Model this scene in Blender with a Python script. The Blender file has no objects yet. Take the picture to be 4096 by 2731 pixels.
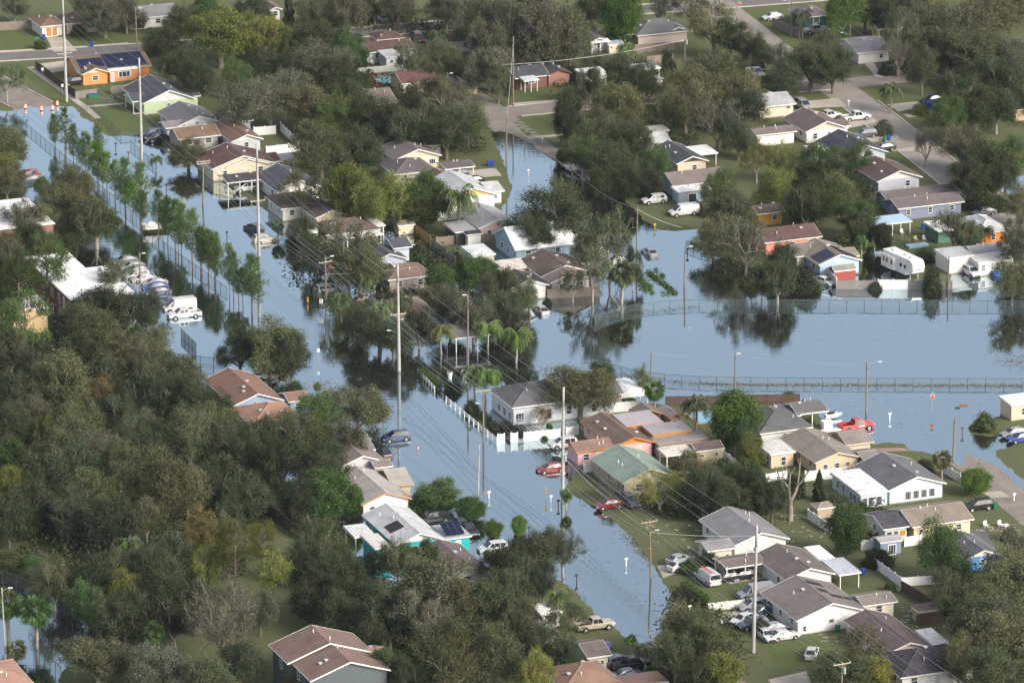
import bpy, math, random
import numpy as np
from mathutils import Vector, Matrix, Euler

# ------------------------------------------------------------------ camera, sky, sun, exposure
SC = bpy.context.scene
COL = SC.collection
PITCH = math.radians(17.5)
FPX = 22651.0                      # focal length in pixels of the 4096 px wide photograph
CAMH = 289.0
CAMD = CAMH / math.tan(PITCH)
cam_data = bpy.data.cameras.new('camera')
cam_data.sensor_width = 36.0
cam_data.lens = 36.0 * FPX / 4096.0
cam_data.clip_start = 5.0
cam_data.clip_end = 20000.0
cam = bpy.data.objects.new('camera', cam_data)
COL.objects.link(cam)
cam.location = (0, -CAMD, CAMH)
cam.rotation_euler = (math.pi / 2 - PITCH, 0, 0)
SC.camera = cam

world = bpy.data.worlds.new('World')
SC.world = world
world.use_nodes = True
wn = world.node_tree
wn.nodes.clear()
wo = wn.nodes.new('ShaderNodeOutputWorld')
wb = wn.nodes.new('ShaderNodeBackground')
sky = wn.nodes.new('ShaderNodeTexSky')
sky.sky_type = 'NISHITA'
sky.sun_disc = False
SUN_EL, SUN_AZ = math.radians(30), math.radians(128)   # azimuth clockwise from +Y (away from the camera)
sky.sun_elevation = SUN_EL
sky.sun_rotation = SUN_AZ
sky.air_density = 1.0
sky.dust_density = 4.0
sky.ozone_density = 1.2
wb.inputs['Strength'].default_value = 0.125
hs = wn.nodes.new('ShaderNodeHueSaturation')      # high thin cloud takes much of the blue out
hs.inputs['Saturation'].default_value = 0.56
wn.links.new(sky.outputs[0], hs.inputs['Color'])
wn.links.new(hs.outputs[0], wb.inputs['Color'])
wn.links.new(wb.outputs[0], wo.inputs['Surface'])
sun_data = bpy.data.lights.new('sun', 'SUN')
sun_data.energy = 1.5
sun_data.angle = math.radians(18)
sun_data.color = (1.0, 0.93, 0.82)
sun = bpy.data.objects.new('sun', sun_data)
COL.objects.link(sun)
sd = Vector((math.sin(SUN_AZ) * math.cos(SUN_EL), math.cos(SUN_AZ) * math.cos(SUN_EL), math.sin(SUN_EL)))
sun.rotation_euler = sd.to_track_quat('Z', 'Y').to_euler()
sun.location = sd * 900
vs = SC.view_settings
vs.view_transform = 'Standard'
vs.look = 'None'
vs.gamma = 1.0
vs.use_curve_mapping = False
vs.exposure = 0.98

# ------------------------------------------------------------------ survey: photo points -> places on level planes
K = 2.2965
CP, SP = math.cos(PITCH), math.sin(PITCH)
TH = math.radians(21.8)            # the street grid: u runs right and slightly away, v runs up the main street
CT, ST = math.cos(TH), math.sin(TH)
ROW = {'0': 0, '1': 683, '2': 1366, '3': 2048}
def nat(t, x, y):
    """tile 'cr' (column, row) and its enlarged pixels -> photograph pixels"""
    k = 1.3125 if t == '33' else K
    return 1024 * int(t[0]) + x / k, ROW[t[1]] + y / k
def ray(px, py):
    a = (px - 2048) / FPX
    b = -(py - 1365.5) / FPX
    return Vector((a, CP + b * SP, -SP + b * CP))
def place(px, py, z=0.0):
    d = ray(px, py)
    t = (z - CAMH) / d.z
    return Vector((d.x * t, -CAMD + d.y * t, z))
def at(t, x, y, z=0.0):
    return place(*nat(t, x, y), z)
def seen(p):
    """where a place shows in the photograph (photograph pixels)"""
    q = Vector((p[0], p[1] + CAMD, p[2] - CAMH))
    zc = q.y * CP - q.z * SP
    return 2048 + FPX * q.x / zc, 1365.5 - FPX * (q.y * SP + q.z * CP) / zc
def scale_at(p):
    return FPX / ((p[1] + CAMD) * CP - (p[2] - CAMH) * SP)
def height_to(p, ytop):
    """height of an upright thing on p whose top shows at row ytop"""
    return (seen(p)[1] - ytop) / (scale_at(p) * CP)

# ------------------------------------------------------------------ flood shoreline
def in_poly(X, Y, poly):
    ins = np.zeros(X.shape, bool)
    n = len(poly)
    for i in range(n):
        x1, y1 = poly[i]; x2, y2 = poly[(i + 1) % n]
        if y1 == y2: continue
        c = ((y1 > Y) != (y2 > Y)) & (X < (x2 - x1) * (Y - y1) / (y2 - y1) + x1)
        ins ^= c
    return ins
def sd_poly(X, Y, poly):
    d = np.full(X.shape, 1e9)
    n = len(poly)
    for i in range(n):
        x1, y1 = poly[i]; x2, y2 = poly[(i + 1) % n]
        ex, ey = x2 - x1, y2 - y1
        L = ex * ex + ey * ey + 1e-9
        t = np.clip(((X - x1) * ex + (Y - y1) * ey) / L, 0, 1)
        d = np.minimum(d, (X - x1 - t * ex) ** 2 + (Y - y1 - t * ey) ** 2)
    d = np.sqrt(d)
    return np.where(in_poly(X, Y, poly), d, -d)
FLOOD_PX = [
 [(-900,440),(35,445),(80,440),(95,415),(150,432),(225,420),(245,425),(300,425),(325,470),(370,490),(395,525),(440,545),(480,543),
  (560,548),(620,560),(700,600),(1000,640),(1200,700),(1700,700),(1985,520),(2040,530),(2110,560),(2190,620),(2270,672),(2330,705),(2400,745),
  (2480,790),(2550,850),(2575,880),(2640,920),(2700,925),(2790,915),(2805,960),(2840,985),(2890,1010),(2960,1050),(3080,1090),(3250,1110),
  (3290,1110),(3440,1105),(3452,1020),(3480,985),(3560,1000),(3600,1110),(3700,1125),(3800,1125),(3815,1075),(3960,1100),(4200,1090),(4900,1050),
  (4900,1650),(4100,1650),(4000,1662),(3930,1680),(3870,1702),(3880,1733),(3960,1747),(4040,1745),(4070,1765),(4030,1788),(3975,1800),(3990,1832),(4060,1890),(4110,1930),
  (4300,2040),(4200,2040),(4096,1975),(4000,1885),(3930,1845),(3862,1816),(3872,1850),(3885,1875),(3830,1862),(3800,1850),(3745,1822),(3690,1806),(3640,1800),(3612,1775),
  (3530,1770),(3490,1776),(3465,1745),(3380,1735),(3290,1700),(3280,1660),(3220,1612),(3190,1603),(2680,1625),(2560,1605),(2500,1580),
  (2440,1600),(2400,1660),(2330,1690),(2310,1735),(2250,1765),(2270,1800),(2320,1830),(2325,1860),(2300,1890),(2262,1950),(2300,1985),(2350,2015),(2400,2045),
  (2457,2083),(2540,2157),(2614,2266),(2650,2327),(2692,2379),(2727,2427),(2736,2475),(2700,2500),(2658,2527),(2614,2565),(2549,2577),(2497,2545),(2466,2514),
  (2427,2484),(2388,2462),(2353,2423),(2292,2353),(2222,2314),(2100,2330),(2000,2300),(1960,2440),(1700,2700),(1500,2950),(-900,2950)],
 [(4000,722),(4100,700),(4700,700),(4700,800),(4096,792),(4005,765)],
]
DRY_PX = [[(640,575),(1130,560),(1330,540),(1960,525),(2010,640),(2050,760),(1990,860),(1960,930),(2000,1000),(1850,1060),(1640,930),(1450,920),(1330,955),(1130,880),(900,740)]]
WOOD_PX = [[(-900,1180),(100,1180),(330,1330),(560,1400),(740,1500),(850,1600),(900,1750),(1080,1850),(1150,1960),(1180,2060),(1280,2250),(1250,2400),(1150,2440),(1250,2500),(1480,2400),(1700,2300),(1960,2360),(2060,2600),(1800,2950),(-900,2950)]]
PONDS_PX = [[(-900,2330),(60,2330),(330,2440),(390,2520),(350,2620),(240,2690),(230,2950),(-900,2950)], [(60,2080),(300,2060),(460,2160),(490,2270),(330,2250),(150,2190)]]
def w2(poly):
    return [tuple(place(x, y, 0.0)[:2]) for x, y in poly]
FLOOD = [w2(p) for p in FLOOD_PX]
DRY = [w2(p) for p in DRY_PX + WOOD_PX]
PONDS = [w2(p) for p in PONDS_PX]
def ground_np(X, Y):
    s = np.full(X.shape, -1e9)
    for p in FLOOD: s = np.maximum(s, sd_poly(X, Y, p))
    for p in DRY: s = np.minimum(s, -sd_poly(X, Y, p))
    for p in PONDS: s = np.maximum(s, sd_poly(X, Y, p))
    n = (np.sin(X * 0.9 + np.sin(Y * 0.7) * 1.7) + np.sin(Y * 1.1 + 2 * np.sin(X * 0.43)) + np.sin(X * 2.3 - Y * 1.7)) / 3
    s = s + n * 0.55
    return np.clip(-s * 0.07, -0.38, 0.16) + n * 0.012
def ground(x, y):
    return float(ground_np(np.array([x]), np.array([y]))[0])

# ------------------------------------------------------------------ object helpers
def link(name, me, parent=None, loc=None, rot=None, scale=None):
    o = bpy.data.objects.new(name, me)
    COL.objects.link(o)
    if parent is not None: o.parent = parent
    if loc is not None: o.location = loc
    if rot is not None: o.rotation_euler = rot
    if scale is not None: o.scale = scale
    return o
def thing(name, label, cat, loc=(0, 0, 0), rz=0.0, group=None, me=None):
    o = link(name, me, None, loc, (0, 0, rz))
    o['label'] = label; o['category'] = cat
    if group: o['group'] = group
    return o
class MB:
    """collects faces with material slots, then makes one mesh"""
    def __init__(s): s.v = []; s.f = []; s.m = []; s.mats = []
    def mi(s, mat):
        if mat not in s.mats: s.mats.append(mat)
        return s.mats.index(mat)
    def face(s, pts, mat):
        b = len(s.v); s.v += [tuple(p) for p in pts]; s.f.append(tuple(range(b, b + len(pts)))); s.m.append(s.mi(mat))
    def faces(s, pts, fs, mat):
        b = len(s.v); s.v += [tuple(p) for p in pts]
        k = s.mi(mat)
        for f in fs: s.f.append(tuple(i + b for i in f)); s.m.append(k)
    def box(s, a, b, mat):
        x0, y0, z0 = a; x1, y1, z1 = b
        s.faces([(x0,y0,z0),(x1,y0,z0),(x1,y1,z0),(x0,y1,z0),(x0,y0,z1),(x1,y0,z1),(x1,y1,z1),(x0,y1,z1)],
                [(0,3,2,1),(4,5,6,7),(0,1,5,4),(1,2,6,5),(2,3,7,6),(3,0,4,7)], mat)
    def prism(s, poly, axis, a, b, mat):
        """poly: points in the plane across axis (0:x -> (y,z), 1:y -> (x,z), 2:z -> (x,y)), counter-clockwise"""
        n = len(poly)
        def mk(p, q): return {0: (q, p[0], p[1]), 1: (p[0], q, p[1]), 2: (p[0], p[1], q)}[axis]
        pts = [mk(p, a) for p in poly] + [mk(p, b) for p in poly]
        fs = [tuple(range(n)), tuple(range(2 * n - 1, n - 1, -1))] + [(i, (i + 1) % n + 0, (i + 1) % n + n, i + n) for i in range(n)]
        fs = [fs[0], fs[1]] + [(i + n, (i + 1) % n + n, (i + 1) % n, i) for i in range(n)]
        s.faces(pts, fs, mat)
    def tube(s, p, q, r0, r1, mat, n=6, cap=True):
        p = Vector(p); q = Vector(q); d = (q - p)
        if d.length < 1e-6: return
        d.normalize()
        a = d.orthogonal().normalized(); b = d.cross(a)
        pts = []
        for c, r in ((p, r0), (q, r1)):
            for i in range(n):
                t = 2 * math.pi * i / n
                pts.append(c + a * (math.cos(t) * r) + b * (math.sin(t) * r))
        fs = [(i, (i + 1) % n, (i + 1) % n + n, i + n) for i in range(n)]
        if cap: fs += [tuple(range(n - 1, -1, -1)), tuple(range(n, 2 * n))]
        s.faces(pts, fs, mat)
    def mesh(s, name, smooth=False):
        me = bpy.data.meshes.new(name)
        me.from_pydata(s.v, [], s.f)
        for m in s.mats: me.materials.append(m)
        me.polygons.foreach_set('material_index', s.m)
        if smooth: me.polygons.foreach_set('use_smooth', [True] * len(s.f))
        me.update()
        return me
    def obj(s, name, parent=None, **k):
        return link(name, s.mesh(name, k.pop('smooth', False)), parent, **k)

# ------------------------------------------------------------------ materials
def nt(name):
    m = bpy.data.materials.new(name); m.use_nodes = True
    t = m.node_tree
    return m, t, t.nodes['Principled BSDF'], t.nodes['Material Output']
def N(t, typ, **kw):
    n = t.nodes.new(typ)
    for k, v in kw.items():
        if k in n.inputs: n.inputs[k].default_value = v
        else: setattr(n, k, v)
    return n
def mixc(t, fac, a, b, mode='MIX'):
    n = t.nodes.new('ShaderNodeMix'); n.data_type = 'RGBA'; n.blend_type = mode
    for sock, val in ((0, fac), (6, a), (7, b)):
        if hasattr(val, 'type'): t.links.new(val, n.inputs[sock])
        elif sock == 0: n.inputs[0].default_value = val
        else: n.inputs[sock].default_value = (*val, 1) if len(val) == 3 else val
    return n.outputs[2]
def ramp(t, src, stops):
    r = t.nodes.new('ShaderNodeValToRGB')
    el = r.color_ramp.elements
    while len(el) < len(stops): el.new(0.5)
    for e, (p, c) in zip(el, stops):
        e.position = p
        e.color = (*c, 1) if isinstance(c, tuple) else (c, c, c, 1)
    t.links.new(src, r.inputs[0])
    return r.outputs[0]
def noise(t, scale, detail=4, rough=.6, vec=None, dist=0.0):
    n = N(t, 'ShaderNodeTexNoise', Scale=scale, Detail=detail, Roughness=rough, Distortion=dist)
    if vec is not None: t.links.new(vec, n.inputs['Vector'])
    return n.outputs[0]
def bump(t, b, src, strength=.3, dist=.05):
    n = N(t, 'ShaderNodeBump', Strength=strength, Distance=dist)
    t.links.new(src, n.inputs['Height']); t.links.new(n.outputs[0], b.inputs['Normal'])
_M = {}
def mul(c, k): return tuple(min(1, x * k) for x in c)
def M(kind, c=(.5, .5, .5)):
    key = (kind, c)
    if key in _M: return _M[key]
    m, t, b, out = nt(kind)
    b.inputs['Specular IOR Level'].default_value = .3
    oc = N(t, 'ShaderNodeTexCoord').outputs['Object']
    geo = N(t, 'ShaderNodeNewGeometry').outputs['Position']
    b.inputs['Roughness'].default_value = .8
    L = t.links.new
    if kind == 'shingle':
        big = noise(t, .45, 5, .65, geo)
        fine = noise(t, 5.5, 3, .7, oc)
        c1 = mixc(t, ramp(t, big, [(.3, 0.0), (.7, 1.0)]), mul(c, .66), mul(c, 1.35))
        c2 = mixc(t, ramp(t, fine, [(.3, 0.0), (.75, .55)]), c1, mul(c, 1.6))
        wv = N(t, 'ShaderNodeTexWave', wave_type='BANDS', bands_direction='Z', Scale=4.5, Distortion=.6)
        L(oc, wv.inputs['Vector'])
        c3 = mixc(t, ramp(t, wv.outputs[1], [(.0, .28), (.35, 0.0)]), c2, mul(c, .5))
        streak = noise(t, 1.1, 4, .7, geo, 1.2)
        c4 = mixc(t, ramp(t, streak, [(.46, 0.0), (.7, .55)]), c3, mul((.24, .22, .2), .5 + 2 * c[1]))
        L(c4, b.inputs['Base Color']); b.inputs['Roughness'].default_value = .9
        bump(t, b, fine, .4, .03)
    elif kind == 'metal':
        big = noise(t, .8, 5, .7, geo)
        c1 = mixc(t, ramp(t, big, [(.48, 0.0), (.72, .8)]), c, mul(c, .62))
        L(c1, b.inputs['Base Color']); b.inputs['Roughness'].default_value = .45
    elif kind == 'stained':
        big = noise(t, .9, 6, .75, geo, .5)
        c1 = mixc(t, ramp(t, big, [(.5, 0.0), (.62, .75)]), c, (.3, .2, .18))
        L(c1, b.inputs['Base Color'])
    elif kind in ('wall', 'trim'):
        big = noise(t, .7, 5, .7, geo)
        c1 = mixc(t, ramp(t, big, [(.4, 0.0), (.75, .3 if kind == 'wall' else .18)]), c, mul(c, .6))
        sx = N(t, 'ShaderNodeSeparateXYZ'); L(geo, sx.inputs[0])
        if kind == 'wall':          # silt line left by the flood
            ad = N(t, 'ShaderNodeMath', operation='MULTIPLY_ADD'); ad.inputs[1].default_value = .5; L(big, ad.inputs[0]); L(sx.outputs[2], ad.inputs[2])
            c1 = mixc(t, ramp(t, ad.outputs[0], [(.42, .75), (.6, 0.0)]), c1, (.16, .13, .09))
        L(c1, b.inputs['Base Color'])
        bump(t, b, noise(t, 9, 3, .6, geo), .25, .02)
    elif kind == 'brick':
        br = N(t, 'ShaderNodeTexBrick', Scale=4.0); br.inputs['Color1'].default_value = (*c, 1)
        br.inputs['Color2'].default_value = (*mul(c, .7), 1); br.inputs['Mortar'].default_value = (.3, .26, .22, 1)
        L(oc, br.inputs['Vector']); L(br.outputs[0], b.inputs['Base Color'])
    elif kind == 'glass':
        b.inputs['Base Color'].default_value = (*c, 1); b.inputs['Roughness'].default_value = .08
        b.inputs['Specular IOR Level'].default_value = .8
    elif kind == 'paint':
        oi = N(t, 'ShaderNodeObjectInfo')
        g = noise(t, 3, 4, .6, geo)
        c1 = mixc(t, ramp(t, g, [(.45, 0.0), (.8, .35)]), oi.outputs['Color'], (.16, .14, .12))
        L(c1, b.inputs['Base Color']); b.inputs['Roughness'].default_value = .32
        b.inputs['Coat Weight'].default_value = .6; b.inputs['Coat Roughness'].default_value = .08
    elif kind == 'leaf':
        oi = N(t, 'ShaderNodeObjectInfo')
        g = N(t, 'ShaderNodeNewGeometry')
        v = ramp(t, g.outputs['Random Per Island'], [(0.0, .4), (.5, .95), (1.0, 1.9)])
        c1 = mixc(t, 1.0, oi.outputs['Color'], v, 'MULTIPLY')
        big = noise(t, .28, 3, .6, geo)
        c2 = mixc(t, ramp(t, big, [(.42, 0.0), (.75, .35)]), c1, (.15, .14, .085))
        tr = N(t, 'ShaderNodeBsdfTranslucent'); di = N(t, 'ShaderNodeBsdfDiffuse')
        L(c2, tr.inputs[0]); L(c2, di.inputs[0])
        mx = N(t, 'ShaderNodeMixShader'); mx.inputs[0].default_value = .25
        L(di.outputs[0], mx.inputs[1]); L(tr.outputs[0], mx.inputs[2]); L(mx.outputs[0], out.inputs[0])
    elif kind == 'bark':
        g = noise(t, 2.5, 4, .7, geo)
        L(mixc(t, g, mul(c, .6), mul(c, 1.4)), b.inputs['Base Color'])
    elif kind == 'wood':
        g = noise(t, 1.2, 5, .7, geo)
        g2 = noise(t, 14, 2, .6, geo)
        c1 = mixc(t, g, mul(c, .6), mul(c, 1.35))
        L(mixc(t, ramp(t, g2, [(.35, 0.0), (.7, .4)]), c1, mul(c, .55)), b.inputs['Base Color'])
    elif kind == 'asphalt':
        big = noise(t, .25, 6, .7, geo, .4); fine = noise(t, 6, 3, .7, geo)
        c1 = mixc(t, ramp(t, big, [(.35, 0.0), (.7, 1.0)]), mul(c, .75), mul(c, 1.2))
        crack = N(t, 'ShaderNodeTexVoronoi', feature='DISTANCE_TO_EDGE', Scale=.35)
        c2 = mixc(t, ramp(t, crack.outputs[0], [(0.0, .5), (.03, 0.0)]), c1, mul(c, .5))
        L(geo, crack.inputs['Vector'])
        L(mixc(t, ramp(t, fine, [(.3, 0.0), (.8, .4)]), c2, mul(c, 1.4)), b.inputs['Base Color'])
    elif kind == 'lawn':
        big = noise(t, .12, 6, .7, geo, .3); mid = noise(t, 1.3, 5, .75, geo); fine = noise(t, 9, 2, .6, geo)
        c1 = mixc(t, ramp(t, big, [(.38, 0.0), (.6, 1.0)]), c, mul((c[0] * 1.15, c[1], c[2]), 1.0))
        c2 = mixc(t, ramp(t, mid, [(.45, 0.0), (.75, .7)]), c1, (.15, .125, .075))
        c3 = mixc(t, ramp(t, fine, [(.3, .45), (.65, 0.0)]), c2, mul(c, .45))
        L(c3, b.inputs['Base Color']); b.inputs['Roughness'].default_value = 1
        bump(t, b, fine, .6, .08)
    elif kind == 'plain':
        b.inputs['Base Color'].default_value = (*c, 1)
    elif kind == 'gloss':
        b.inputs['Base Color'].default_value = (*c, 1); b.inputs['Roughness'].default_value = .25
    elif kind == 'net':
        b.inputs['Base Color'].default_value = (*c, 1)
        b.inputs['Alpha'].default_value = .22
    _M[key] = m
    return m
WHITE = (.72, .71, .68)
TYRE = M('plain', (.015, .015, .016)); RIM = M('metal', (.35, .35, .36)); CARGLASS = M('glass', (.02, .028, .035))
BLACKP = M('plain', (.02, .02, .022)); STEEL = M('metal', (.38, .39, .4))

# ------------------------------------------------------------------ ground, water, roads
def build_ground():
    X0, X1, Y0, Y1, st = -170, 170, -230, 320, 1.0
    nx, ny = int((X1 - X0) / st) + 1, int((Y1 - Y0) / st) + 1
    xs = np.linspace(X0, X1, nx); ys = np.linspace(Y0, Y1, ny)
    XX, YY = np.meshgrid(xs, ys)
    Z = ground_np(XX, YY)
    co = np.stack([XX, YY, Z], -1).reshape(-1, 3)
    i = np.arange((ny - 1) * (nx - 1)); r = i // (nx - 1); c = i % (nx - 1)
    a = r * nx + c
    q = np.stack([a, a + 1, a + nx + 1, a + nx], -1)
    me = bpy.data.meshes.new('ground')
    nv, nf = len(co), len(q)
    # outer skirt out to the horizon
    R = 14000
    ex = np.array([[-R,-R,.1],[R,-R,.1],[R,R,.1],[-R,R,.1],[X0,Y0,.1],[X1,Y0,.1],[X1,Y1,.1],[X0,Y1,.1]], float)
    co = np.vstack([co, ex]); b = nv
    q = np.vstack([q, [[b,b+1,b+5,b+4],[b+1,b+2,b+6,b+5],[b+2,b+3,b+7,b+6],[b+3,b,b+4,b+7]]])
    me.vertices.add(len(co)); me.vertices.foreach_set('co', co.ravel())
    me.loops.add(q.size); me.loops.foreach_set('vertex_index', q.ravel().astype(np.int32))
    me.polygons.add(len(q)); me.polygons.foreach_set('loop_start', np.arange(0, q.size, 4, dtype=np.int32))
    me.polygons.foreach_set('use_smooth', np.ones(len(q), bool))
    me.materials.append(M('lawn', (.1, .125, .05)))
    me.update(calc_edges=True)
    o = link('ground', me); o['kind'] = 'structure'; o['label'] = 'grassy neighbourhood ground around the flood water'
    # water sheet
    m, t, bs, out = nt('flood_water')
    geo = N(t, 'ShaderNodeNewGeometry').outputs['Position']
    mp = N(t, 'ShaderNodeMapping'); t.links.new(geo, mp.inputs[0]); mp.inputs['Scale'].default_value = (.35, 1.2, 1)
    n1 = noise(t, .9, 3, .55, mp.outputs[0]); big = noise(t, .03, 3, .5, geo)
    b1 = N(t, 'ShaderNodeBump', Distance=.02)
    t.links.new(n1, b1.inputs['Height'])
    t.links.new(ramp(t, big, [(.42, .25), (.6, 1.0)]), b1.inputs['Strength'])
    gl = N(t, 'ShaderNodeBsdfGlossy', Roughness=.012); gl.inputs[0].default_value = (.8, .93, 1, 1)
    df = N(t, 'ShaderNodeBsdfDiffuse'); df.inputs[0].default_value = (.022, .02, .015, 1)
    t.links.new(b1.outputs[0], gl.inputs['Normal'])
    lw = N(t, 'ShaderNodeFresnel', IOR=1.9)
    t.links.new(b1.outputs[0], lw.inputs['Normal'])
    mr = N(t, 'ShaderNodeMath', operation='MULTIPLY_ADD'); mr.inputs[1].default_value = WATER_K; mr.inputs[2].default_value = WATER_B
    t.links.new(lw.outputs[0], mr.inputs[0])
    mx = N(t, 'ShaderNodeMixShader'); t.links.new(mr.outputs[0], mx.inputs[0])
    t.links.new(df.outputs[0], mx.inputs[1]); t.links.new(gl.outputs[0], mx.inputs[2]); t.links.new(mx.outputs[0], out.inputs[0])
    mb = MB(); mb.face([(X0, Y0, 0), (X1, Y0, 0), (X1, Y1, 0), (X0, Y1, 0)], m)
    w = mb.obj('flood_water'); w['kind'] = 'structure'; w['label'] = 'still flood water reflecting the sky'
WATER_K, WATER_B = 1.4, .26

def drape(name, quads, mat, dz, step=1.2, label=None, thick=0.0):
    """patches that follow the ground; quads: lists of four ground points in order"""
    mb = MB()
    for q in quads:
        q = [Vector((p[0], p[1])) for p in q]
        n1 = max(1, int(max((q[1] - q[0]).length, (q[2] - q[3]).length) / step)); n2 = max(1, int(max((q[3] - q[0]).length, (q[2] - q[1]).length) / step))
        n1 = min(n1, 260); n2 = min(n2, 60) if n2 < n1 else min(n2, 260)
        U, V = np.meshgrid(np.linspace(0, 1, n1 + 1), np.linspace(0, 1, n2 + 1))
        X = q[0].x * (1-U)*(1-V) + q[1].x * U*(1-V) + q[2].x * U*V + q[3].x * (1-U)*V
        Y = q[0].y * (1-U)*(1-V) + q[1].y * U*(1-V) + q[2].y * U*V + q[3].y * (1-U)*V
        Z = ground_np(X, Y) + dz
        b = len(mb.v)
        mb.v += [tuple(p) for p in np.stack([X, Y, Z], -1).reshape(-1, 3)]
        k = mb.mi(mat); w = n1 + 1
        for j in range(n2):
            for i in range(n1):
                a = b + j * w + i
                mb.f.append((a, a + 1, a + w + 1, a + w)); mb.m.append(k)
    o = mb.obj(name); o['kind'] = 'structure'
    if label: o['label'] = label
    return o
def kerbs(pts, width, label):
    P_ = [Vector((p[0], p[1])) for p in pts]; mb = MB(); m = M('asphalt', (.46, .42, .37))
    for sgn in (-1, 1):
        prev = None
        for a, b in zip(P_[:-1], P_[1:]):
            d = (b - a); n = max(1, int(d.length / 2)); d.normalize(); nn = Vector((-d.y, d.x)) * sgn
            for i in range(n + 1):
                p = a.lerp(b, i / n); q = p + nn * width / 2; r = p + nn * (width / 2 + .28); z = ground(q.x, q.y)
                cur = (Vector((q.x, q.y, z)), Vector((r.x, r.y, z)))
                if prev is not None and z > .06 and prev[0].z > .06 and (cur[0] - prev[0]).length < 5:
                    u = Vector((0, 0, .15)); f = [prev[0], prev[1], cur[1], cur[0]]
                    mb.face([x + u for x in (f if sgn < 0 else f[::-1])], m); mb.face([prev[0], cur[0], cur[0] + u, prev[0] + u], m); mb.face([prev[1], cur[1], cur[1] + u, prev[1] + u], m)
                prev = cur
    o = mb.obj('kerb'); o['kind'] = 'structure'; o['label'] = label
def strip_quads(pts, width):
    P = [Vector((p[0], p[1])) for p in pts]
    side = []
    for i, p in enumerate(P):
        a = P[max(0, i - 1)]; c = P[min(len(P) - 1, i + 1)]
        d = (c - a).normalized(); nrm = Vector((-d.y, d.x)) * width / 2
        side.append((p + nrm, p - nrm))
    return [(side[i][1], side[i + 1][1], side[i + 1][0], side[i][0]) for i in range(len(P) - 1)]

# ------------------------------------------------------------------ houses
_win = {}
def window_meshes(col, kind):
    key = (col, kind)
    if key in _win: return _win[key]
    f = MB(); m = M('trim', col); t = .09
    f.box((-.5, -.05, 0), (-.5 + t, .03, 1), m); f.box((.5 - t, -.05, 0), (.5, .03, 1), m)
    f.box((-.5 + t, -.05, 0), (.5 - t, .03, t), m); f.box((-.5 + t, -.05, 1 - t), (.5 - t, .03, 1), m)
    if kind == 'w': f.box((-.5 + t, -.045, .48), (.5 - t, .03, .53), m)
    if kind == 'b':
        for u in (-.18, .16): f.box((u, -.045, t), (u + .03, .03, 1 - t), m)
    p = MB()
    if kind == 'd': p.box((-.5 + t, -.025, .02), (.5 - t, .01, 1 - t), M('trim', (.5, .5, .48)))
    elif kind == 'x': p.box((-.5 + t, -.03, t), (.5 - t, .01, 1 - t), M('wood', (.5, .24, .06)))
    else: p.box((-.5 + t, -.02, t), (.5 - t, .01, 1 - t), M('glass', (.035, .05, .065)))
    _win[key] = (f.mesh('window'), p.mesh('pane'))
    return _win[key]
NAMES = {'w': ('window', 'pane'), 'b': ('window', 'pane'), 'd': ('door', 'door_leaf'), 'x': ('window', 'plywood_board'), 'g': ('garage_door', 'door_leaf')}
_panel = {}
def solar_mesh():
    if 's' not in _panel:
        mb = MB(); dk = M('gloss', (.008, .012, .04)); fr = M('metal', (.04, .045, .06))
        mb.box((0, 0, .03), (.98, 1.6, .07), fr); mb.box((.03, .03, .066), (.95, 1.57, .075), dk)
        for i in range(1, 6): mb.box((.03 + i * .153, .03, .074), (.04 + i * .153, 1.57, .079), fr)
        _panel['s'] = mb.mesh('solar_panel')
        m2 = MB(); m2.cyl = None
        m2.tube((0, 0, -.1), (0, 0, .4), .07, .07, M('trim', WHITE), 8); m2.tube((0, 0, .4), (0, 0, .46), .11, .09, M('trim', WHITE), 8)
        _panel['v'] = m2.mesh('vent_pipe')
        m3 = MB(); m3.box((-.22, -.22, 0), (.22, .22, .16), M('metal', (.5, .5, .52))); m3.box((-.28, -.28, .16), (.28, .28, .2), M('metal', (.55, .55, .56)))
        _panel['t'] = m3.mesh('roof_vent')
    return _panel
def roof_pt(kind, w, d, ez, pitch, u, v):
    """height of the roof surface over (u, v) of a block"""
    if kind == 'A': return ez + pitch * min(u, w - u)
    if kind == 'B': return ez + pitch * min(v, d - v)
    if kind == 'H': return ez + pitch * min(u, w - u, v, d - v)
    return ez + .2 * v / d + .02
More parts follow.
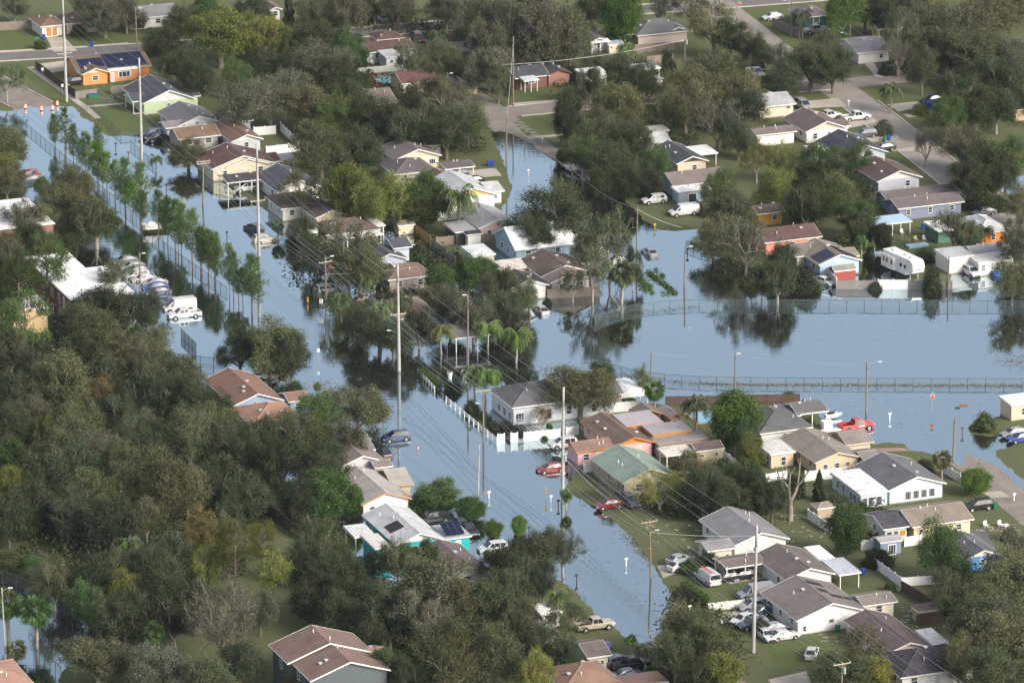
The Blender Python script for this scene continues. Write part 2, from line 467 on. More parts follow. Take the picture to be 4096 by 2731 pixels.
def house(label, cat, short, blocks, name='house', **kw):
    """blocks: (tile, x, y, w, d, kind, wall, roof, opts). (x, y) is the near left corner of the eaves; w runs along u, d along v"""
    ez0 = blocks[0][8].get('ez', 2.6)
    P0 = at(blocks[0][0], blocks[0][1], blocks[0][2], ez0)
    rz = TH + math.radians(kw.get('turn', 0))
    cu, su = math.cos(rz), math.sin(rz)
    gz = ground(P0.x + 3 * cu, P0.y + 3 * su)
    root = thing(name, label, cat, (P0.x, P0.y, 0), rz, kw.get('group'))
    rnd = random.Random(label)
    for bi, (t, x, y, w, d, kind, wall, roof, op) in enumerate(blocks):
        ez = op.get('ez', 2.6) + .004 * bi
        P = at(t, x, y, ez)
        dx, dy = P.x - P0.x, P.y - P0.y
        u0, v0 = dx * cu + dy * su, -dx * su + dy * cu
        ov = op.get('ov', .45) if kind != 'F' else op.get('ov', .25)
        pitch = op.get('pitch', .36)
        wm = M(op.get('wk', 'wall'), wall); rm = M(op.get('rk', 'shingle' if kind != 'F' else 'metal'), roof)
        tc = op.get('trim', WHITE); tm = M('trim', tc)
        a0, a1, b0, b1 = u0 + ov, u0 + w - ov, v0 + ov, v0 + d - ov
        bz = -.7
        def loc(u, v, z): return (u0 + u, v0 + v, z)
        # wall
        if not op.get('open'):
            wb_ = MB(); e = ez - .04
            i = .006 * bi
            x0, x1, y0, y1 = a0 + i, a1 - i, b0 + i, b1 - i
            up = pitch * ov - .1
            if kind == 'F': up = .1
            wb_.faces([(x0,y0,bz),(x1,y0,bz),(x1,y1,bz),(x0,y1,bz),(x0,y0,e+up),(x1,y0,e+up),(x1,y1,e+up),(x0,y1,e+up)],
                      [(0,1,5,4),(1,2,6,5),(2,3,7,6),(3,0,4,7)], wm)
            gm = M(op.get('gk', 'wall'), op['gable']) if 'gable' in op else wm
            if kind == 'A':
                xm = (x0 + x1) / 2; h = pitch * (w / 2) - .06
                for yy, s in ((y0 - .004, 1), (y1 + .004, -1)):
                    f = [(x0, yy, e + up), (x1, yy, e + up), (xm, yy, ez + h)]
                    wb_.face(f if s > 0 else f[::-1], gm)
            if kind == 'B':
                ym = (y0 + y1) / 2; h = pitch * (d / 2) - .06
                for xx, s in ((x0 - .004, -1), (x1 + .004, 1)):
                    f = [(xx, y0, e + up), (xx, y1, e + up), (xx, ym, ez + h)]
                    wb_.face(f if s > 0 else f[::-1], gm)
            wb_.obj('wall', root)
        else:
            n = op.get('posts', 3)
            pm = MB(); pm.box((-.07, -.07, bz), (.07, .07, ez + .1), tm); pme = pm.mesh('post')
            for k in range(n):
                link('post', pme, root, (u0 + .3 + (w - .6) * k / max(1, n - 1), v0 + .3, 0))
            link('post', pme, root, (u0 + .3, v0 + d - .4, 0)); 
            if not kw.get('solo') is None: link('post', pme, root, (u0 + w - .3, v0 + d - .4, 0))
        # roof
        rb = MB(); th = .16
        if kind == 'A':
            h = pitch * w / 2
            rb.prism([(0, ez), (0, ez - th), (w/2, ez + h - th), (w, ez - th), (w, ez), (w/2, ez + h)], 1, 0, d, rm)
        elif kind == 'B':
            h = pitch * d / 2
            rb.prism([(0, ez), (0, ez - th), (d/2, ez + h - th), (d, ez - th), (d, ez), (d/2, ez + h)], 0, 0, w, rm)
        elif kind == 'H':
            s = min(w, d) / 2; h = pitch * s
            if w >= d: r0, r1 = (s, s, ez + h), (w - s, s, ez + h)
            else: r0, r1 = (s, s, ez + h), (s, d - s, ez + h)
            c = [(0,0,ez),(w,0,ez),(w,d,ez),(0,d,ez)]
            b_ = [(p[0], p[1], ez - th) for p in c]
            if w > d + .01: fs = [(0,1,9,8),(1,2,9),(2,3,8,9),(3,0,8)]
            elif d > w + .01: fs = [(0,1,8),(1,2,9,8),(2,3,9),(3,0,8,9)]
            else: fs = [(0,1,8),(1,2,8),(2,3,8),(3,0,8)]
            rb.faces(c + b_ + [r0, r1], fs + [(4,5,1,0),(5,6,2,1),(6,7,3,2),(7,4,0,3),(7,6,5,4)], rm)
        else:
            z1 = ez + .2
            rb.faces([(0,0,ez-.08),(w,0,ez-.08),(w,d,z1-.08),(0,d,z1-.08),(0,0,ez+.02),(w,0,ez+.02),(w,d,z1+.02),(0,d,z1+.02)],
                     [(0,3,2,1),(4,5,6,7),(0,1,5,4),(1,2,6,5),(2,3,7,6),(3,0,4,7)], rm)
        if op.get('ribs'):
            k = 0
            n = int(w / .45)
            for k in range(n + 1):
                uu = min(w - .05, k * w / n)
                za, zb = roof_pt(kind, w, d, ez, pitch, uu, 0), roof_pt(kind, w, d, ez, pitch, uu, d)
                if kind == 'F': rb.faces([(uu-.05,-.01,za),(uu+.05,-.01,za),(uu+.05,d+.01,zb),(uu-.05,d+.01,zb),(uu-.02,-.01,za+.07),(uu+.02,-.01,za+.07),(uu+.02,d+.01,zb+.07),(uu-.02,d+.01,zb+.07)],
                                         [(4,5,6,7),(0,1,5,4),(1,2,6,5),(3,0,4,7)], rm)
        rb.v = [(p[0] + u0, p[1] + v0, p[2]) for p in rb.v]
        ro = rb.obj('roof', root)
        if kind in 'AB':
            h = pitch * (w if kind == 'A' else d) / 2 + ez; cb = MB(); cm = M('shingle', mul(roof, 1.3)) if op.get('rk', 'shingle') == 'shingle' else rm
            if kind == 'A': cb.prism([(w/2 - .16, h - .03), (w/2 + .16, h - .03), (w/2, h + .05)], 1, -.02, d + .02, cm)
            else: cb.prism([(d/2 - .16, h - .03), (d/2 + .16, h - .03), (d/2, h + .05)], 0, -.02, w + .02, cm)
            cb.v = [(p[0] + u0, p[1] + v0, p[2]) for p in cb.v]; cb.obj('ridge_cap', root)
        elif kind == 'H':
            cb = MB(); cm = M('shingle', mul(roof, 1.3))
            for ci in range(4):
                e = r0 if (ci in (0, 3) if w >= d else ci in (0, 1)) else r1
                cb.tube((c[ci][0] + u0, c[ci][1] + v0, ez), (e[0] + u0, e[1] + v0, e[2]), .1, .1, cm, 5)
            cb.tube((r0[0] + u0, r0[1] + v0, r0[2]), (r1[0] + u0, r1[1] + v0, r1[2]), .1, .1, cm, 5); cb.obj('ridge_cap', root)
        # fascia boards
        fb = MB(); q = .04; lo = ez - th - .03; hi = ez + .03
        if kind in 'AB':
            W_, ax = (w, 1) if kind == 'A' else (d, 0)
            D_ = d if kind == 'A' else w
            h = pitch * W_ / 2
            ch = [(0, hi - ez + 0), (0, lo - ez), (W_/2, h + lo - ez), (W_, lo - ez), (W_, hi - ez), (W_/2, h + hi - ez)]
            ch = [(p[0], p[1] + ez) for p in ch]
            fb.prism(ch, ax, -q, -.003, tm); fb.prism(ch, ax, D_ + .003, D_ + q, tm)
            if kind == 'A':
                fb.box((-q, -q, lo), (-.003, d + q, hi - .03), tm); fb.box((w + .003, -q, lo), (w + q, d + q, hi - .03), tm)
            else:
                fb.box((-q, -q, lo), (w + q, -.003, hi - .03), tm); fb.box((-q, d + .003, lo), (w + q, d + q, hi - .03), tm)
        else:
            up = .2 if kind == 'F' else 0
            fb.box((-q, -q, lo), (w + q, -.003, hi - .02), tm)
            fb.box((-q, -.003, lo), (-.003, d + q, hi - .02), tm); fb.box((w + .003, -.003, lo), (w + q, d + q, hi - .02), tm)
            fb.box((-.003, d + .003, lo), (w + .003, d + q, hi - .02 + up), tm)
        fb.v = [(p[0] + u0, p[1] + v0, p[2]) for p in fb.v]
        fb.obj('fascia', root)
        # openings: front list [(kind, u fraction, width, height, sill)], left likewise along v
        wcol = op.get('frame', WHITE)
        base = max(0.05, gz)
        fr, lf = op.get('front'), op.get('left')
        if fr is None and not op.get('open'):
            n = max(1, int((w - 1) / 3.3)); fr = []
            for k in range(n):
                kd = 'd' if (n > 2 and k == n // 2) else 'w'
                fr.append((kd, (k + .5) / n, 1.0 if kd == 'd' else rnd.choice((1.1, 1.5, .9)), 2.0 if kd == 'd' else 1.1, base if kd == 'd' else base + .95))
        if lf is None and not op.get('open'):
            n = max(1, int((d - 2) / 3.5))
            lf = [('w', (k + .5) / n, 1.0, 1.05, base + .95) for k in range(n)]
        for (kd, f, ww, hh, sz) in (fr or []):
            fm, pm = window_meshes(wcol, kd); nm = NAMES[kd]
            hh = min(hh, ez - .15 - sz + (pitch * w * .3 if kind == 'A' and abs(f - .5) < .3 else 0))
            if hh < .3 or ww > a1 - a0: continue
            uc = a0 + (a1 - a0) * f; uc = min(max(uc, a0 + ww / 2 + .15), a1 - ww / 2 - .15)
            o = link(nm[0], fm, root, (uc, b0 - .02, sz), None, (ww, 1, hh)); link(nm[1], pm, o)
        for (kd, f, ww, hh, sz) in (lf or []):
            fm, pm = window_meshes(wcol, kd); nm = NAMES[kd]
            hh = min(hh, ez - .15 - sz)
            if hh < .3 or ww > b1 - b0: continue
            vc = b0 + (b1 - b0) * f
            o = link(nm[0], fm, root, (a0 - .02, vc, sz), (0, 0, -math.pi / 2), (ww, 1, hh)); link(nm[1], pm, o)
        for (side, u, v, lu, lv) in op.get('patch', []):     # tarpaulins lying on a slope
            pb = MB(); ang = math.atan(pitch); e = .035
            zz = lambda uu: ez + pitch * min(uu, w - uu) + e
            pb.face([(u0 + u, v0 + v, zz(u)), (u0 + u + lu, v0 + v, zz(u + lu)), (u0 + u + lu, v0 + v + lv, zz(u + lu)), (u0 + u, v0 + v + lv, zz(u))], M('plain', (.03, .028, .03)))
            pb.obj('roof_tarpaulin', root)
        # vents
        pl = solar_mesh()
        if kind != 'F' and w > 5 and d > 4 and not op.get('novent'):
            for k in range(rnd.choice((2, 3, 3))):
                u, v = w * rnd.uniform(.2, .8), d * rnd.uniform(.2, .8)
                me_ = pl['v'] if rnd.random() < .6 else pl['t']
                link(me_.name.split('.')[0], me_, root, (u0 + u, v0 + v, roof_pt(kind, w, d, ez, pitch, u, v)))
        for (side, ua, va, nu, nv_) in op.get('solar', []):
            ang = math.atan(pitch)
            for i in range(nu):
                for j in range(nv_):
                    if side == 'L':      # slope facing -u
                        u = ua + (j * 1.64) * math.cos(ang); v = va + i * 1.02
                        o = link('solar_panel', pl['s'], root, (u0 + u, v0 + v + 1.0, ez + pitch * u + .03))
                        o.rotation_euler = (Euler((0, 0, -math.pi / 2)).to_matrix().to_4x4()).to_euler()
                        m = Matrix.Rotation(-ang, 4, 'Y') @ Matrix.Rotation(-math.pi / 2, 4, 'Z')
                        o.rotation_euler = m.to_euler()
                    elif side == 'R':
                        u = ua + (j * 1.64) * math.cos(ang); v = va + i * 1.02
                        o = link('solar_panel', pl['s'], root, (u0 + w - u, v0 + v, ez + pitch * u + .03))
                        m = Matrix.Rotation(ang, 4, 'Y') @ Matrix.Rotation(math.pi / 2, 4, 'Z')
                        o.rotation_euler = m.to_euler()
                    else:                # front slope
                        v = va + (j * 1.64) * math.cos(ang); u = ua + i * 1.02
                        o = link('solar_panel', pl['s'], root, (u0 + u, v0 + v, ez + pitch * v + .03))
                        o.rotation_euler = (ang, 0, 0)
    cx, cy = seen((P0.x + 4 * cu, P0.y + 4 * su, 2))
    if short: LM.append((cx, cy - 20, short))
    return root
LM = []

# ------------------------------------------------------------------ vehicles
def loft(mb, secs, mat, close=True):
    """secs: list of rings with equal point counts"""
    n = len(secs[0]); pts = [p for s in secs for p in s]
    fs = []
    for i in range(len(secs) - 1):
        for j in range(n):
            a, b = i * n + j, i * n + (j + 1) % n
            fs.append((a, b, b + n, a + n))
    fs.append(tuple(range(n - 1, -1, -1))); fs.append(tuple(range((len(secs) - 1) * n, len(secs) * n)))
    mb.faces(pts, fs, mat)
SPEC = { # length, half width, wheel radius, wheel x front/rear, lower body stations (x, z_low, z_belt, half width), roof stations (x, z, half width)
 'sedan': (4.7, .91, .33, 1.42, -1.38,
   [(-2.33,.45,.78,.70),(-2.25,.28,.98,.84),(-1.5,.24,1.0,.90),(0,.22,.97,.91),(1.1,.22,.95,.90),(1.9,.26,.80,.86),(2.28,.32,.66,.74),(2.36,.42,.55,.62)],
   [(-1.95,.99,.70),(-1.1,1.42,.60),(-.2,1.47,.60),(.45,1.40,.60),(1.2,.94,.72)]),
 'suv': (4.75, .95, .37, 1.42, -1.42,
   [(-2.36,.5,1.05,.78),(-2.28,.35,1.12,.88),(-1.4,.3,1.12,.94),(0,.28,1.1,.95),(1.2,.3,1.07,.93),(2.0,.34,.98,.88),(2.32,.4,.82,.78),(2.4,.5,.7,.66)],
   [(-2.25,1.1,.78),(-1.95,1.66,.68),(-.6,1.74,.68),(.4,1.68,.67),(1.25,1.07,.78)]),
 'minivan': (5.0, .98, .34, 1.55, -1.45,
   [(-2.48,.45,1.05,.80),(-2.4,.3,1.12,.90),(-1.4,.26,1.1,.97),(0,.25,1.08,.98),(1.3,.26,1.02,.95),(2.1,.3,.88,.88),(2.42,.36,.74,.78),(2.5,.45,.62,.64)],
   [(-2.4,1.1,.80),(-2.1,1.7,.70),(-.6,1.76,.70),(.7,1.66,.68),(1.75,1.0,.76)]),
 'van': (5.7, 1.0, .37, 1.85, -1.65,
   [(-2.85,.5,1.2,.92),(-2.8,.4,1.25,.98),(-1.4,.35,1.25,1.0),(0,.35,1.25,1.0),(1.5,.35,1.2,.99),(2.3,.4,1.08,.93),(2.75,.42,.9,.86),(2.85,.5,.75,.76)],
   [(-2.84,1.22,.94),(-2.72,2.05,.84),(-.6,2.1,.84),(1.0,2.08,.82),(1.95,1.14,.88)]),
 'cargo': (5.9, 1.02, .36, 1.95, -1.75,
   [(-2.95,.5,1.3,.96),(-2.9,.4,1.35,1.0),(-1.4,.35,1.35,1.02),(0,.35,1.35,1.02),(1.6,.35,1.25,1.0),(2.3,.4,1.12,.95),(2.85,.42,.92,.88),(2.95,.5,.75,.76)],
   [(-2.94,1.32,.98),(-2.85,2.3,.88),(-.6,2.36,.88),(1.0,2.26,.85),(2.35,1.18,.88)]),
 'pickup': (5.9, 1.0, .41, 1.85, -1.8,
   [(-.72,.45,1.2,.97),(0,.42,1.2,1.0),(1.1,.42,1.18,.99),(1.6,.44,1.2,.97),(2.5,.46,1.14,.92),(2.88,.5,1.02,.84),(2.95,.6,.85,.76)],
   [(-.7,1.2,.82),(-.55,1.86,.72),(.2,1.92,.72),(.75,1.86,.71),(1.5,1.18,.82)]),
}
_car = {}
def car_meshes(kind):
    if kind in _car: return _car[kind]
    L, hw, wr, xf, xr, low, top = SPEC[kind]
    paint = M('paint'); d = {}
    b = MB()
    secs = []
    for (x, z0, z1, w) in low:
        wb_ = w * .9
        zm = z0 + (z1 - z0) * .55
        secs.append([(x, -wb_, z0), (x, wb_, z0), (x, w, zm), (x, w * .99, z1 - .08), (x, w * .88, z1), (x, -w * .88, z1), (x, -w * .99, z1 - .08), (x, -w, zm)])
    loft(b, secs, paint)
    r = [[(x, -w, z), (x, w, z)] for (x, z, w) in top]
    base = top[0][1]
    # greenhouse shell
    secs = []
    for i, (x, z, w) in enumerate(top):
        zl = .93 if kind == 'sedan' else base - .08
        wl = top[0][2] + .1 if kind != 'sedan' else .80
        if i in (0, len(top) - 1): secs.append([(x, -wl, zl), (x, wl, zl), (x, w, max(z, zl + .01)), (x, -w, max(z, zl + .01))])
        else: secs.append([(x, -wl, zl), (x, wl, zl), (x, w, z), (x, -w, z)])
    loft(b, secs, paint)
    if kind == 'pickup':
        for s in (-1, 1):
            b.box((-2.9, s * .98 if s < 0 else .86, .5), (-.74, s * .86 if s < 0 else .98, 1.2), paint)
        b.box((-2.95, -.97, .5), (-2.86, .97, 1.18), paint)
        b.box((-2.88, -.87, .5), (-.75, .87, .72), BLACKP)
    # wheel arches
    for x in (xf, xr):
        for s in (-1, 1):
            pts = []
            for k in range(9):
                a = math.pi * k / 8
                pts.append((x + math.cos(a) * (wr + .09), wr + math.sin(a) * (wr + .09)))
            yy = hw * .985 * s
            b.face([(p[0], yy + s * .012, p[1]) for p in (pts if s < 0 else pts[::-1])], BLACKP)
    d['body'] = b.mesh('body', False)
    def glassquad(nm, quads):
        g = MB()
        for q in quads: g.face(q, CARGLASS)
        d[nm] = g.mesh(nm)
    t = top
    def lerp(a, b2, k): return a + (b2 - a) * k
    zl = .95 if kind == 'sedan' else base - .06
    wl = (t[0][2] + .1) if kind != 'sedan' else .80
    def edge(i, j, kx, side, kz):
        """point on side glass between stations i and j at fraction kx, height fraction kz above the belt"""
        x = lerp(t[i][0], t[j][0], kx); z = lerp(t[i][1], t[j][1], kx); w = lerp(t[i][2], t[j][2], kx)
        zz = lerp(zl, z, kz); ww = lerp(wl, w, kz)
        return (x, side * (ww + .012), zz)
    n = len(t)
    wind = [(t[-2][0] + .06, -t[-2][2] + .05, t[-2][1] - .03), (t[-2][0] + .06, t[-2][2] - .05, t[-2][1] - .03), (t[-1][0] - .02, t[-1][2] - .06, t[-1][1] + .06), (t[-1][0] - .02, -t[-1][2] + .06, t[-1][1] + .06)]
    nx = Vector((t[-2][1] - t[-1][1], 0, t[-1][0] - t[-2][0])).normalized() * .025
    glassquad('windscreen', [[tuple(Vector(p) + nx) for p in (wind[0], wind[3], wind[2], wind[1])]])
    rr = [(t[1][0] - .03, -t[1][2] + .06, t[1][1] - .05), (t[1][0] - .03, t[1][2] - .06, t[1][1] - .05), (t[0][0] + .03, t[0][2] - .06, lerp(t[0][1], t[1][1], .12)), (t[0][0] + .03, -t[0][2] + .06, lerp(t[0][1], t[1][1], .12))]
    if kind in ('suv', 'minivan', 'pickup'): rr[2] = (lerp(t[0][0], t[1][0], .35), rr[2][1], lerp(t[0][1], t[1][1], .3)); rr[3] = (rr[2][0], -rr[2][1], rr[2][2])
    nr = Vector((-(t[1][1] - t[0][1]), 0, t[1][0] - t[0][0])).normalized() * .03
    if kind != 'cargo': glassquad('rear_window', [[tuple(Vector(p) + nr) for p in rr]])
    cuts = {'sedan': [(-1.05, -.3), (-.22, .78)], 'suv': [(-1.75, -.95), (-.88, -.05), (.03, .85)], 'minivan': [(-2.0, -1.0), (-.92, .25), (.33, 1.2)],
            'van': [(1.05, 1.6)], 'cargo': [(1.3, 1.85)], 'pickup': [(-.5, .15), (.22, 1.05)]}[kind]
    def side_at(x, side, kz):
        for i in range(n - 1):
            if t[i][0] <= x <= t[i + 1][0]: return edge(i, i + 1, (x - t[i][0]) / (t[i + 1][0] - t[i][0]), side, kz)
    quads = []
    for s in (-1, 1):
        for (a, c) in cuts:
            ka = .9
            p = [side_at(a, s, .1), side_at(c, s, .1), side_at(min(c, t[-2][0]), s, ka) if c > t[-2][0] else side_at(c, s, ka), side_at(a, s, ka)]
            if c > t[-2][0]: p[1] = side_at(c, s, .1)
            quads.append(p if s < 0 else p[::-1])
    d['side'] = []
    for q in quads:
        g = MB(); g.face(q, CARGLASS); d['side'].append(g.mesh('side_window'))
    w = MB(); w.tube((0, -.11, 0), (0, .11, 0), wr, wr, TYRE, 14); d['wheel'] = w.mesh('wheel')
    w = MB(); w.tube((0, -.125, 0), (0, .125, 0), wr * .62, wr * .62, RIM, 10); d['rim'] = w.mesh('rim')
    fx, fz, fw = low[-2][0], (low[-2][1] + low[-2][2]) / 2 + .08, low[-2][3]
    h = MB(); h.box((-.06, -.17, -.07), (.07, .17, .07), M('glass', (.6, .62, .65))); d['head'] = (h.mesh('headlight'), fx, fz, fw)
    bx, bz, bw = (low[0][0], (low[1][1] + low[1][2]) / 2 + .14, low[1][3]) if kind != 'pickup' else (-2.93, .95, .95)
    h = MB(); h.box((-.05, -.12, -.09), (.07, .12, .09), M('gloss', (.3, .01, .01))); d['tail'] = (h.mesh('taillight'), bx, bz, bw)
    h = MB(); h.box((-.04, -fw * .72, -.1), (.05, fw * .72, .1), BLACKP); d['grille'] = (h.mesh('grille'), low[-1][0], low[-2][1] + .2)
    _car[kind] = d
    return d
def head_angle(hd):
    base = {'B+': 0, 'A+': 90, 'B-': 180, 'A-': -90}[hd[:2]]
    off = float(hd[2:]) if len(hd) > 2 else 0
    return TH + math.radians(base + off)
CARC = {'white': (.62, .62, .61), 'black': (.015, .016, .018), 'silver': (.3, .31, .32), 'grey': (.16, .17, .18), 'red': (.24, .02, .022), 'brightred': (.5, .025, .02), 'maroon': (.12, .02, .03),
        'navy': (.015, .03, .09), 'blue': (.04, .08, .3), 'beige': (.45, .4, .32), 'green': (.02, .05, .04), 'teal': (.3, .42, .4), 'purple': (.09, .03, .3), 'slate': (.07, .09, .12), 'cream': (.5, .47, .4)}
def vehicle(t, x, y, kind, hd, colour, label, sink=0.0, extra=None, z=None):
    d = car_meshes(kind)
    P = at(t, x, y, .75)
    for _ in range(2): P = at(t, x, y, .75 + ground(P.x, P.y))
    g = max(-.36, ground(P.x, P.y)) - sink if z is None else z
    name = {'sedan': 'parked_car', 'suv': 'parked_car', 'minivan': 'parked_minivan', 'van': 'parked_van', 'cargo': 'parked_van', 'pickup': 'pickup_truck'}[kind]
    o = thing(name, label, {'parked_car': 'car', 'parked_minivan': 'minivan', 'parked_van': 'van', 'pickup_truck': 'pickup truck'}[name], (P.x, P.y, g), head_angle(hd))
    L, hw, wr, xf, xr, low, top = SPEC[kind]
    b = link('body', d['body'], o); b.color = (*CARC[colour], 1)
    link('windscreen', d['windscreen'], o)
    if 'rear_window' in d: link('rear_window', d['rear_window'], o)
    for me in d['side']: link('side_window', me, o)
    for xx in (xf, xr):
        for s in (-1, 1):
            w = link('wheel', d['wheel'], o, (xx, s * (hw - .08), wr)); link('rim', d['rim'], w)
    me, fx, fz, fw = d['head']
    for s in (-1, 1): link('headlight', me, o, (fx, s * (fw - .16), fz))
    me, bx, bz, bw = d['tail']
    for s in (-1, 1): link('taillight', me, o, (bx, s * (bw - .12), bz))
    me, gx, gz = d['grille']; link('grille', me, o, (gx, 0, gz))
    if extra: extra(o)
    cx, cy = seen((P.x, P.y, .7))
    return o

# ------------------------------------------------------------------ plants
def quads_mesh(name, V, mats, tubes=None):
    """V: (n,4,3) quads"""
    me = bpy.data.meshes.new(name)
    n = len(V)
    me.vertices.add(n * 4); me.vertices.foreach_set('co', V.reshape(-1).astype(np.float32))
    me.loops.add(n * 4); me.loops.foreach_set('vertex_index', np.arange(n * 4, dtype=np.int32))
    me.polygons.add(n); me.polygons.foreach_set('loop_start', np.arange(0, n * 4, 4, dtype=np.int32))
    for m in mats: me.materials.append(m)
    me.update(calc_edges=True)
    return me
def leaf_quads(rs, C, size, flat=.0, aspect=.55):
    """one leaf-sized quad round each centre, every way up"""
    n = len(C)
    a = rs.normal(size=(n, 3)); a /= np.linalg.norm(a, axis=1)[:, None]
    b = rs.normal(size=(n, 3)); b[:, 2] *= (1 - flat); a[:, 2] *= (1 - flat)
    a /= np.linalg.norm(a, axis=1)[:, None]
    b -= a * (a * b).sum(1)[:, None]; b /= np.linalg.norm(b, axis=1)[:, None] + 1e-9
    s = (size * rs.uniform(.6, 1.35, n))[:, None] * .5
    return np.stack([C - a * s, C - b * s * aspect, C + a * s, C + b * s * aspect], 1)
def grow(rs, trunk_h, trunk_r, levels, nsplit, spread, len0, decay, up, wob=.25, lean=None):
    """a limb skeleton: list of (p, q, r0, r1, level), and the twig tips"""
    segs, tips = [], []
    d0 = Vector((rs.normal() * .06, rs.normal() * .06, 1)).normalized() if lean is None else Vector(lean).normalized()
    def arm(p, d, L, r, lev):
        steps = 3 if lev < 2 else 2
        q = p
        for k in range(steps):
            d = (d + Vector((rs.normal(), rs.normal(), rs.normal())) * wob * .5 + Vector((0, 0, up * .12))).normalized()
            q2 = q + d * (L / steps)
            ra, rb = r * (1 - .3 * k / steps), r * (1 - .3 * (k + 1) / steps)
            segs.append((q, q2, ra, rb, lev)); q = q2
            if lev >= 2: tips.append((tuple(q2), lev))
        if lev >= levels: return
        n = nsplit[min(lev, len(nsplit) - 1)]
        ph = rs.uniform(0, 6.28)
        for k in range(n):
            an = ph + 6.283 * k / n + rs.normal() * .35
            perp = d.orthogonal().normalized(); perp.rotate(Matrix.Rotation(an, 3, d))
            sp = spread[min(lev, len(spread) - 1)] * rs.uniform(.65, 1.25)
            nd = (d * math.cos(sp) + perp * math.sin(sp)).normalized()
            arm(q, nd, L * decay * rs.uniform(.75, 1.2), r * .62, lev + 1)
    p = Vector((0, 0, -.6)); q = p + d0 * (trunk_h + .6)
    segs.append((p, q, trunk_r * 1.25, trunk_r, 0))
    n = nsplit[0]; ph = rs.uniform(0, 6.28)
    for k in range(n):
        an = ph + 6.283 * k / n + rs.normal() * .3
        sp = spread[0] * rs.uniform(.6, 1.2)
        nd = (d0 * math.cos(sp) + Vector((math.cos(an), math.sin(an), 0)) * math.sin(sp)).normalized()
        arm(q, nd, len0 * rs.uniform(.8, 1.15), trunk_r * .7, 1)
    return segs, tips
def limb_mesh(segs, mat, minr=.0):
    mb = MB()
    for (p, q, r0, r1, lev) in segs:
        if r0 < minr: continue
        mb.tube(p, q, max(r0, .02), max(r1, .015), mat, 6 if lev < 2 else 4 if lev < 3 else 3, cap=False)
    return mb
LEAF = M('leaf')
BARK = M('bark', (.17, .145, .115)); PALEBARK = M('bark', (.27, .235, .2)); PINEBARK = M('bark', (.13, .1, .08))
